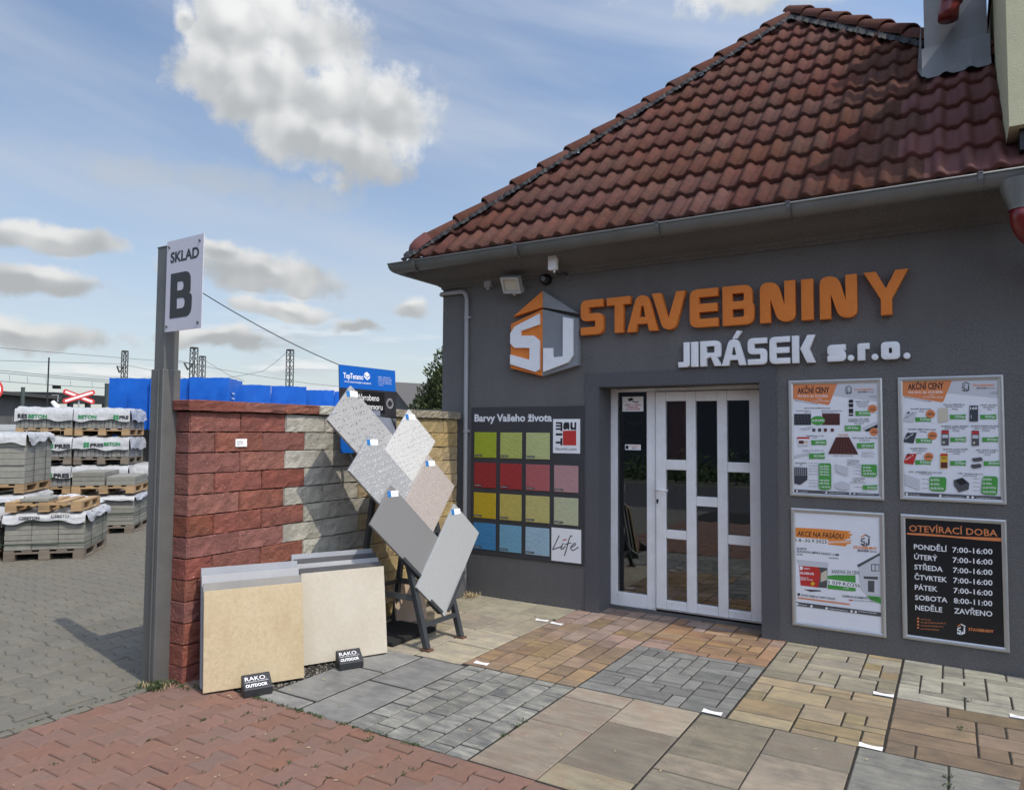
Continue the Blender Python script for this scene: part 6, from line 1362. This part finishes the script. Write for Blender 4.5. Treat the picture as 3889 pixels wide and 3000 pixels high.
lv = ['lowest', 'second', 'third', 'topmost']
for k in range(1, 4):
    kerb_load(K0+Vector((0, 0, .492*k)), '%s white covered kerbstone load of the left column behind' % lv[k], (0, 3, 3, 1)[k], 20+k)
    kerb_load(K1+Vector((0, 0, .492*k)), '%s white covered kerbstone load of the right column behind' % lv[k], (0, 0, 4, 2)[k], 30+k)
for FRb, lb in ((K0, 'left'), (K1, 'right')): kerb_load(FRb, 'lowest white covered kerbstone load of the %s column behind' % lb, 0, 41)
K2 = ray_ground(322, 14.4); kerb_load(K2, 'lower kerbstone load right of the columns, behind the post', 0, 50); kerb_load(K2+Vector((0, 0, .492)), 'upper kerbstone load right of the columns, behind the post', 0, 51)
# black tarpaulin over goods in front of the blue stacks
mb = MB(); vs = []; n = 14
q0_, q1_ = ray_ground(250, 15.9), ray_ground(345, 15.2)
for i in range(n+1):
    for k in range(9): p = q0_.lerp(q1_, i/n); f = k/8; vs.append(p+Vector((.12*math.sin(i*1.7), .1*math.cos(i*1.3), 0))*(1-f)+Vector((0, 0, 1.58*f+random.uniform(-.02, .02))))
mb.add(vs, [(i*9+k, (i+1)*9+k, (i+1)*9+k+1, i*9+k+1) for i in range(n) for k in range(8)]); 
back = Vector((-.6, .5, 0)); mb.add([q0_+Vector((0,0,1.58)), q1_+Vector((0,0,1.58)), q1_+back+Vector((0,0,1.55)), q0_+back+Vector((0,0,1.55)), q1_, q1_+back], [(0,1,2,3),(1,4,5,2)])
o = mb.build('tarpaulin', M('black_tarpaulin', (.012,.013,.014), (.02,.021,.022), scale=5, rough=.5, world=True, bump=.6, bscale=9)); tag(o, 'black tarpaulin hanging below the blue wrapped stacks', 'tarpaulin')
# blue wrapped stacks of insulation
m_blue = M('blue_foil', (.009,.125,.54), (.006,.09,.43), scale=3, rough=.45, world=True, bump=.9, bscale=4, spec=.3)
def blue(x0, x1, d0, d1, ztop, label, side=None, depth=1.1):
    a = ray_ground(x0, d0); b = ray_ground(x1, d1); t = thing('wrapped_stack', label, 'wrapped stack', tuple((a+b)/2), 'blue wrapped insulation stacks along the yard'); ax = (b-a); w = ax.length; ax.normalize(); bk_ = Vector((-ax.y, ax.x, 0)); bk_ = bk_ if bk_.dot(a) > 0 else -bk_
    rg = random.Random(int(x0)); n, m_ = 10, 14; mb = MB()
    def surf(P0, e1, l1, e2, l2, out, n1, n2):
        vs = []
        for i in range(n1+1):
            for j in range(n2+1):
                e = 0 if i in (0, n1) or j in (0, n2) else 1; vs.append(P0+e1*l1*i/n1+e2*l2*j/n2+out*e*rg.uniform(-.012, .02)+Vector((0, 0, rg.uniform(-.01, .008) if j == n2 and out.z == 0 else 0)))
        mb.add(vs, [(i*(n2+1)+j, (i+1)*(n2+1)+j, (i+1)*(n2+1)+j+1, i*(n2+1)+j+1) for i in range(n1) for j in range(n2)])
    Zv = Vector((0, 0, 1)); surf(a, ax, w, Zv, ztop, -bk_, n, m_); surf(b, bk_, depth, Zv, ztop, ax, 6, m_); surf(a, bk_, depth, Zv, ztop, -ax, 6, m_); surf(a+Zv*(ztop-.004), ax, w, bk_, depth, Zv, n, 8)
    mb.build('foil', m_blue, t, smooth=True, recalc=False)
    mb = MB(); fn = lambda u, z, d: tuple(a+ax*u-bk_*d+Zv*z); mb.bar(a+ax*w*.5-bk_*.02+Zv*.3, a+ax*w*.5-bk_*.02+Zv*(ztop-.35), .012, .004, up=bk_); mb.build('tape', m_blue, t); return a, ax, bk_, w, t
blue(230, 316, 16.3, 16.0, 2.60, 'tall blue wrapped stack at the left, above the tarpaulin')
blue(317, 400.5, 15.9, 15.6, 2.60, 'blue wrapped stack half hidden behind the steel post')
a, ax, bk_, w, t = blue(401.5, 486, 15.5, 15.3, 2.62, 'blue wrapped stack right of the post with a white label')
mb = MB(); fn = lambda u, z, d: tuple(a+ax*(w+d)+bk_*u+Vector((0, 0, z)))
for k in range(4): mb.flat([(.15,2.30-k*.10),(.38,2.30-k*.10),(.38,2.34-k*.10),(.15,2.34-k*.10)], fn, .025)
kind(mb.build('label_print', M('pale_blue_print', (.30,.40,.66), rough=.5), t), 'stuff')
blue(507, 576, 17.1, 17.1, 2.60, 'fourth blue wrapped stack from the left'); blue(576.8, 652, 17.3, 17.3, 2.60, 'fifth blue wrapped stack from the left'); blue(650, 711.5, 18.7, 18.7, 2.60, 'sixth blue wrapped stack from the left'); blue(712, 775, 18.8, 18.8, 2.58, 'last blue wrapped stack, running behind the advertising board')

# ------------------------------------------------------------------ beyond the yard
m_rail = M('railway_mast_steel', (.055,.055,.05), (.035,.035,.033), scale=3, rough=.8, world=True)
m_wire = M('overhead_wire', (.10,.10,.105), rough=.7)
def mast(dx, dy, dist, wpx, label):
    p = ray_ground(dx, dist); v = px_dir(dx*S, dy*S); z = 1.6+v.z/math.hypot(v.x, v.y)*dist; w = wpx/1530*dist*.92/2; t = thing('railway_mast', label, 'mast', tuple(p), 'lattice railway masts')
    c = [(-1,-1),(1,-1),(1,1),(-1,1)]; P = lambda i, zz: p+Vector((c[i][0]*w, c[i][1]*w, zz))*1.0
    mb = MB(); th = max(.05, .02*dist/30)
    for i in range(4): mb.bar(P(i, 0), P(i, z), th, th)
    mb.build('leg', m_rail, t) if False else None
    for i in range(4): MB().bar(P(i, 0), P(i, z), th, th).build('leg', m_rail, t)
    mb = MB(); n = int(z/(2*w*1.3))
    for i in range(4):
        for k in range(n):
            z0, z1 = z*k/n, z*(k+1)/n; mb.bar(P(i, z0 if k % 2 else z1), P((i+1) % 4, z1 if k % 2 else z0), th*.7, th*.5)
    mb.build('lattice', m_rail, t); MB().box(p.x-w*1.1, p.x+w*1.1, p.y-w*1.1, p.y+w*1.1, z, z+.12).build('cap', m_rail, t); return t, p, z
t, p, z = mast(261.5, 751, 62, 8.5, 'lattice railway mast rising left of the steel post'); 
mb = MB().tube([p+Vector((0,0,z-1.2)), p+Vector((-.55,-.3,z-1.05))], .03, 6); mb.tube([p+Vector((-.5,-.28,z-1.1)), p+Vector((-.32,-.2,z-1.55))], .06, 6); mb.tube([p+Vector((-.32,-.2,z-1.55)), p+Vector((-.1,-.05,z-1.2))], .04, 6); mb.build('insulator', m_rail, t)
t, p, z = mast(409.5, 744, 56, 11, 'pale lattice railway mast just right of the steel post'); mb = MB().tube([p+Vector((0,0,z-1.1)), p+Vector((-.6,-.4,z-1.0))], .03, 6); mb.tube([p+Vector((-.55,-.36,z-1.05)), p+Vector((-.35,-.22,z-1.5))], .06, 6); mb.tube([p+Vector((-.35,-.22,z-1.5)), p+Vector((-.1,-.05,z-1.1))], .04, 6); mb.build('insulator', m_rail, t)
mast(428, 762, 70, 9, 'farther small lattice mast beside the pale one'); t, p, z = mast(615.5, 748.5, 58, 11, 'dark lattice railway mast above the blue stacks')
def wire(label, pts, r=.016, name='overhead_wire'):
    P3 = [];
    for dx, dy, dist in pts: v = px_dir(dx*S, dy*S); h = math.hypot(v.x, v.y); P3.append(EYE+v*(dist/h))
    o = MB().tube(P3, r, 5).build(name, m_wire); tag(o, label, 'wire', 'overhead railway wires'); return o
wire('highest overhead wire from the left edge to the first mast', [(-60,736,58),(0,742,58),(130,753,60),(258,763,62),(330,769,62),(405,775,56)])
wire('second overhead wire from the left edge', [(-60,766,58),(0,769,58),(130,773,60),(255,776,62),(325,790,62),(430,815,70)])
wire('third overhead wire sloping to the green post', [(-60,785,48),(0,790,48),(120,802,52),(232,811,56)])
wire('fourth overhead wire close below the third', [(-60,790,48),(0,795,48),(120,806,52),(232,815,56)])
wire('lowest overhead wire crossing the camera pole', [(-60,809,48),(0,813,48),(120,822,52),(232,828,56)])
wire('wire dipping from the pale mast behind the blue stacks', [(430,764,70),(460,783,65),(488,800,60),(520,812,56)])
wire('wire sagging up to the dark mast from the left', [(485,806,60),(520,800,60),(560,792,60),(585,775,59),(611,752,58)])
wire('flat wire running right behind the dark mast', [(380,769,60),(460,786,60),(560,803,60),(660,818,60),(740,826,62)])
for k, x in enumerate((20, 58, 98, 150, 196)): wire('short dropper wire %s of the lower overhead wires' % ('first','second','third','fourth','fifth')[k], [(x,798+x*.085,50),(x+1,813+x*.072,50)], .010, 'dropper_wire')
# level crossing cross, camera pole, green posts, fence, shed
cx_ = thing('crossing_cross', 'red and white level crossing cross above the covered loads', 'sign', tuple(ray_ground(166, 30)))
c0 = ray_ground(166.5, 30); v = px_dir(166.5*S, 846*S); c0.z = 1.6+v.z/math.hypot(v.x, v.y)*30; ex_ = Vector((c0.y, -c0.x, 0)).normalized(); 
def fx_(u, w_, d): q = c0+ex_*u+Vector((0, 0, w_))-Vector((c0.x, c0.y, 0)).normalized()*d; return tuple(q)
for s in (1, -1):
    dv = Vector((math.cos(RAD(22)), s*math.sin(RAD(22)))); nv = Vector((-dv.y, dv.x)); L_, h_ = .52, .086
    pl = [dv*-L_-nv*h_*.6, dv*-(L_-.06)-nv*h_, dv*(L_-.06)-nv*h_, dv*L_-nv*h_*.6, dv*L_+nv*h_*.6, dv*(L_-.06)+nv*h_, dv*-(L_-.06)+nv*h_, dv*-L_+nv*h_*.6]
    MB().prism([tuple(q) for q in pl], fx_, .0+.012*(s > 0), .010+.012*(s > 0)).build('arm', m_red_ink, cx_)
    MB().flat([tuple(q) for q in (dv*-(L_-.07)-nv*h_*.40, dv*(L_-.07)-nv*h_*.40, dv*(L_-.07)+nv*h_*.40, dv*-(L_-.07)+nv*h_*.40)], fx_, .0125+.012*(s > 0)).build('arm_stripe', m_white_ink, cx_)
g0 = ray_ground(166.5, 30.08); MB().tube([g0, g0+Vector((0, 0, c0.z+.1))], .03, 8).build('post', m_conduit, cx_)
m_gpost = M('green_grey_paint', (.055,.075,.065), (.045,.062,.055), scale=3, rough=.7, world=True)
def gpost(dx0, dx1, dy, dist, label):
    a, b = ray_ground(dx0, dist), ray_ground(dx1, dist); v = px_dir(dx0*S, dy*S); z = 1.6+v.z/math.hypot(v.x, v.y)*dist; t = thing('gate_post', label, 'post', tuple(a), 'green gate posts'); w = (b-a).length/2; c = (a+b)/2
    me = MB().box(c.x-w, c.x+w, c.y-w, c.y+w, 0, z).mesh('tube'); bevel(me, .01, 1); link('tube', me, m_gpost, t); MB().box(c.x-w*1.06, c.x+w*1.06, c.y-w*1.06, c.y+w*1.06, z, z+.02).build('cap', m_gpost, t)
gpost(42.5, 50, 827.5, 21, 'green grey gate post left of the crossing cross'); gpost(221.5, 229.5, 819.5, 19, 'green grey gate post right beside the blue stacks')
t = thing('camera_pole', 'thin black pole with solar panel and camera in the background', 'pole', tuple(ray_ground(99, 26)))
g0 = ray_ground(99, 26); MB().tube([g0, g0+Vector((0, 0, 3.75))], .022, 8).build('pole', m_black, t); MB().obox(g0+Vector((.15, .18, 2.85)), (.09, .08, 0), (.012, -.012, .05), (.004, -.004, -.002)).build('solar_panel', m_black, t); MB().tube([g0+Vector((.05,.1,2.6)), g0+Vector((.22,.2,2.6)), g0+Vector((.2,.2,2.4))], .015, 6).build('arm', m_conduit, t)
me = MB().tube([g0+Vector((.1,.1,2.40)), g0+Vector((.25,.2,2.2))], [.06, .08], 10).mesh('camera'); link('camera_head', me, m_white, t)
t = thing('round_road_sign', 'round road sign cut by the left picture edge', 'sign', tuple(ray_ground(-19, 22))); c1 = ray_ground(-19, 22); v = px_dir(-19*S, 830*S); c1.z = 1.6+v.z/math.hypot(v.x, v.y)*22; e1 = Vector((c1.y, -c1.x, 0)).normalized(); 
fr_ = lambda u, w_, d: tuple(c1+e1*u+Vector((0, 0, w_))-Vector((c1.x, c1.y, 0)).normalized()*d)
MB().prism([(.22*math.cos(k*math.pi/16), .26*math.sin(k*math.pi/16)) for k in range(32)], fr_, 0, .012).build('rim', m_red_ink, t); MB().flat([(.17*math.cos(k*math.pi/16), .20*math.sin(k*math.pi/16)) for k in range(32)], fr_, .0125).build('face', m_white_ink, t); g0 = ray_ground(-19, 22.06); MB().tube([g0, g0+Vector((0,0,c1.z+.2))], .03, 8).build('post', m_conduit, t)
fe = thing('mesh_fence', 'pale wire mesh fence with bent tops left of the covered loads', 'fence', tuple(ray_ground(20, 22)))
fa, fb_ = ray_ground(-12, 22), ray_ground(64, 22.5); m_fence = M('fence_wire', (.42,.44,.44), rough=.6); nF = 44
for k in range(nF+1): p = fa.lerp(fb_, k/nF); q = (fb_-fa).normalized()*.05; MB().tube([p, p+Vector((0,0,1.35)), p+q+Vector((0,0,1.45)), p+Vector((0,0,1.55)), p+q*.8+Vector((0,0,1.68))], .012, 4, False).build('fence_bar', m_fence, fe)
for z in (.3, .9, 1.38): MB().bar(fa+Vector((0,0,z)), fb_+Vector((0,0,z)), .012).build('rail', m_fence, fe)
sh = thing('metal_shed', 'long shed of dark corrugated metal behind the fence', 'shed', tuple(ray_ground(70, 40)))
sa, sb = ray_ground(-40, 36), ray_ground(108, 41); ax = (sb-sa); n = 130; vs = []; bk_ = Vector((-ax.y, ax.x, 0)).normalized(); bk_ = bk_ if bk_.dot(sa) > 0 else -bk_
for k in range(n*2+1):
    p = sa+ax*(k/(2*n))+bk_*(.06 if (k//1) % 2 else 0); vs += [p, p+Vector((0, 0, 3.0))]
MB().add(vs, [(2*k, 2*k+2, 2*k+3, 2*k+1) for k in range(n*2)]).build('corrugated_wall', M('grey_sheet', (.13,.135,.135), (.09,.092,.092), scale=1.2, rough=.6, world=True, metal=.2), sh)
MB().obox((sa+sb)/2+bk_*4+Vector((0,0,3.05)), ax*.52, bk_*4.4, Vector((0,0,.07))).build('roof', M('shed_roof', (.05,.048,.045), rough=.8), sh)
s2, s3 = sb, ray_ground(222, 44); a2 = s3-s2
s2h = thing('open_shed', 'dark open fronted shed behind the crossing cross', 'shed', tuple(s2)); MB().obox((s2+s3)/2+bk_*5+Vector((0,0,3.1)), a2*.52, bk_*5.2, Vector((0,0,.22))).build('roof', m_black, s2h); MB().obox((s2+s3)/2+bk_*10+Vector((0,0,1.5)), a2*.5, bk_*.1, Vector((0,0,1.5))).build('back_wall', M('pale_green_sheet', (.28,.32,.18), rough=.8), s2h)
for f in (0, .33, .66, 1): q = s2.lerp(s3, f); MB().box(q.x-.1, q.x+.1, q.y-.1, q.y+.1, 0, 3.0).build('post', m_black, s2h)
# long pale roofed hall and grey barn between the board and the tree
hl_ = thing('distant_hall', 'long hall with pale metal roof behind the blue stacks', 'building', tuple(ray_ground(720, 60)))
h0, h1 = ray_ground(610, 62), ray_ground(905, 66); ax = h1-h0; bk_ = Vector((h0.x+h1.x, h0.y+h1.y, 0)).normalized()
MB().obox((h0+h1)/2+bk_*6+Vector((0,0,2)), ax*.5, bk_*6, Vector((0,0,2.0))).build('wall', M('hall_wall', (.22,.23,.23), rough=.8), hl_)
vs = [h0-bk_*.4+Vector((0,0,3.95)), h1-bk_*.4+Vector((0,0,3.95)), h1+bk_*6+Vector((0,0,5.6)), h0+bk_*6+Vector((0,0,5.6)), h1+bk_*12.4+Vector((0,0,3.95)), h0+bk_*12.4+Vector((0,0,3.95))]
MB().add(vs, [(0,1,2,3),(3,2,4,5)]).build('roof', M('pale_roof', (.45,.45,.43), (.36,.36,.35), scale=.4, rough=.6, world=True), hl_)
bn = thing('grey_barn', 'grey boarded barn between the board and the evergreen tree', 'barn', tuple(ray_ground(850, 32)))
b0_, b1_ = ray_ground(800, 33), ray_ground(884, 30); ax = b1_-b0_; bk_ = Vector((-ax.y, ax.x, 0)).normalized(); bk_ = bk_ if bk_.dot(b0_) > 0 else -bk_
MB().add([b0_, b1_, b1_+Vector((0,0,2.5)), (b0_+b1_)/2+Vector((0,0,3.6)), b0_+Vector((0,0,2.5))], [(0,1,2,3,4)]).build('gable_wall', M('barn_boards', (.14,.14,.135), (.09,.09,.088), scale=6, rough=.9, world=True), bn)
vs = [b0_+Vector((0,0,2.45))-ax*.06, (b0_+b1_)/2+Vector((0,0,3.7)), b1_+Vector((0,0,2.45))+ax*.06]; vs = [v_-bk_*.3 for v_ in vs]+[v_+bk_*6 for v_ in vs]
MB().add(vs, [(0,1,4,3),(1,2,5,4)]).build('roof', M('barn_roof', (.09,.085,.08), rough=.9), bn)
wc = thing('white_cabin', 'white flat roofed cabin wall below the evergreen tree', 'cabin', tuple(ray_ground(940, 10)))
w0_ = ray_ground(906, 10.2); w1_ = ray_ground(985, 11.2); ax = (w1_-w0_); bk_ = Vector((-ax.y, ax.x, 0)).normalized(); bk_ = bk_ if bk_.dot(w0_) > 0 else -bk_
MB().obox((w0_+w1_)/2+bk_*.8+Vector((0,0,.92)), ax*.5, bk_*.8, Vector((0,0,.92))).build('wall', m_white, wc); MB().obox((w0_+w1_)/2+bk_*.8+Vector((0,0,1.87)), ax*.53, bk_*.86, Vector((0,0,.03))).build('roof_edge', m_zinc, wc); MB().tube([w0_+ax*.12-bk_*.03+Vector((0,0,1.7)), w0_+ax*.12-bk_*.03+Vector((0,0,0))], .02, 6).build('pipe', m_black, wc)
# evergreen tree, several upright clumps
tr = thing('evergreen_tree', 'dark evergreen tree with upright clumps at the corner of the shop', 'tree', tuple(ray_ground(955, 13.5)))
tb = ray_ground(958, 13.5); rg = random.Random(21)
MB().tube([tb, tb+Vector((.02,.03,.9)), tb+Vector((0,.05,1.9)), tb+Vector((.05,.0,2.6))], [.13,.11,.07,.02], 8).build('trunk', M('bark', (.09,.065,.045), (.06,.045,.03), scale=8, rough=.95, world=True), tr)
clumps = [(958,3.55,.62,.36),(925,2.95,.50,.28),(900,2.55,.45,.26),(885,2.15,.42,.25),(940,2.6,.5,.4),(975,3.2,.6,.4),(915,2.2,.5,.36),(990,2.7,.6,.45),(895,1.75,.4,.34),(868,1.65,.3,.22),(940,1.9,.5,.45),(930,3.3,.35,.16)]
leafm = MB(); limb = MB()
for dx, zc, hz, hr in clumps:
    c = ray_ground(dx, 13.5+rg.uniform(-.25, .35)); c.z = zc*.76; zc *= .76; hz *= .8; limb.tube([tb+Vector((0, 0, zc*.45)), (tb+Vector((c.x, c.y, 0))-Vector((0,0,0)))*.5+Vector((0,0,zc*.7)) if False else tb.lerp(Vector((c.x, c.y, 0)), .6)+Vector((0,0,zc*.75)), c], [.035,.025,.008], 5)
    for k in range(int(1500*hz*hr/.2)):
        a = rg.uniform(0, 6.283); el_ = rg.uniform(-1, 1); rr = rg.random()**.4; lump = 1+.28*math.sin(3*a+zc*5)*math.cos(4*el_+dx)
        p = c+Vector((math.cos(a)*math.sqrt(1-el_*el_)*hr*rr*lump*(1.15-.35*max(0, el_)), math.sin(a)*math.sqrt(1-el_*el_)*hr*rr*lump*(1.15-.35*max(0, el_)), el_*hz*rr))
        d = (p-c); d.z = abs(d.z)*.5+.25; d = (d.normalized()+Vector((rg.uniform(-.6,.6), rg.uniform(-.6,.6), rg.uniform(-.2,.6)))).normalized(); s = d.cross(Vector((rg.uniform(-1,1), rg.uniform(-1,1), rg.uniform(-1,1)))).normalized()*rg.uniform(.010, .022); l = rg.uniform(.04, .095)
        leafm.add([p-s, p+s, p+d*l*.6+s*.8, p+d*l, p+d*l*.6-s*.8], [(0,1,2,4),(4,2,3)])
limb.build('limbs', M('bark_dark', (.06,.045,.03), rough=.95), tr)
leafm.build('crown', M('evergreen_foliage', (.034,.058,.016), (.075,.10,.028), scale=6, rough=.75, world=True, c3=(.10,.085,.028), s3=3, m3=.5), tr, recalc=False)
# the far side of the street, behind the camera: only its reflection shows in the door
op = thing('opposite_house', 'dark house across the street, seen as a reflection in the door glass', 'house', (-4, -13, 0))
MB().box(-22, 12, -15.5, -13, -.05, 3.6).build('wall', M('opposite_wall', (.10,.105,.115), (.075,.08,.085), scale=1, rough=.9, world=True), op)
MB().add([(-22.4,-12.6,3.5),(12.4,-12.6,3.5),(12.4,-17,7.6),(-22.4,-17,7.6)], [(0,1,2,3)]).build('roof', m_tile_new, op)
hd = MB(); rg = random.Random(8)
for k in range(5000):
    p = Vector((rg.uniform(-14, 6), -10.9+rg.gauss(0, .35), abs(rg.gauss(0, .38)))); d = Vector((rg.uniform(-1,1), rg.uniform(-1,1), rg.uniform(.2,1)))*.12; s = d.cross(Vector((.3,.5,.1))).normalized()*.05; hd.add([p-s, p+s, p+d], [(0,1,2)])
o = hd.build('verge_plants', m_grass); kind(o, 'stuff'); tag(o, 'low green verge across the street, seen reflected in the door', 'verge')
# dark red car beside the camera; only its front corner reaches into the picture
car = thing('parked_car', 'dark red car whose front corner shows at the lower right', 'car', (1.02, 1.1, 0))
secs = [(2.93,.55,.34,.62),(2.80,.74,.26,.72),(2.45,.84,.22,.80),(1.75,.87,.22,.93),(1.15,.87,.22,.97),(-.2,.87,.22,.99),(-1.1,.86,.24,1.02),(-1.45,.80,.30,.98),(-1.55,.70,.36,.90)]
vs = []; npf = 14
for y, hw_, zb, zt in secs:
    for k in range(npf):
        a = 2*math.pi*k/npf; ca, sa_ = math.cos(a), math.sin(a); ex = .45
        x = math.copysign(abs(ca)**ex, ca)*hw_; z = (zb+zt)/2+math.copysign(abs(sa_)**ex, sa_)*(zt-zb)/2; vs.append((.955+x, y+.03, z))
fs = [(j*npf+k, j*npf+(k+1) % npf, (j+1)*npf+(k+1) % npf, (j+1)*npf+k) for j in range(len(secs)-1) for k in range(npf)]+[tuple(range(npf)), tuple(range((len(secs)-1)*npf, len(secs)*npf))[::-1]]
MB().add(vs, fs).build('body', M('dark_red_car_paint', (.13,.008,.012), rough=.25, coat=.8, metal=.3), car, smooth=True)
cab = [(1.35,.74,.93),(.65,.66,1.38),(-.6,.66,1.42),(-1.35,.70,1.0)]; vs = []
for y, hw_, z in cab: vs += [((.93)-hw_, y, z), ((.93)+hw_, y, z)]
for y, hw_, z in cab: vs += [((.93)-.80, y, .90), ((.93)+.80, y, .90)]
MB().add(vs, [(0,1,3,2),(2,3,5,4),(4,5,7,6),(0,2,4,6,14,12,10,8),(1,9,11,13,15,7,5,3)]).build('cabin', m_black, car)
for x in (.12, 1.74):
    for y in (2.1, -.65):
        w_ = MB().tube([(x-.09, y, .31), (x+.09, y, .31)], .31, 24).build('tyre', m_black, car); MB().tube([(x-.095, y, .31), (x+.095, y, .31)], .20, 16).build('rim', m_alu, w_)
for x in (.48, 1.42): MB().obox((x, 2.84, .56), (.12, .05, 0), (.03, -.06, 0), (0, 0, .06)).build('headlight', m_alu, car)
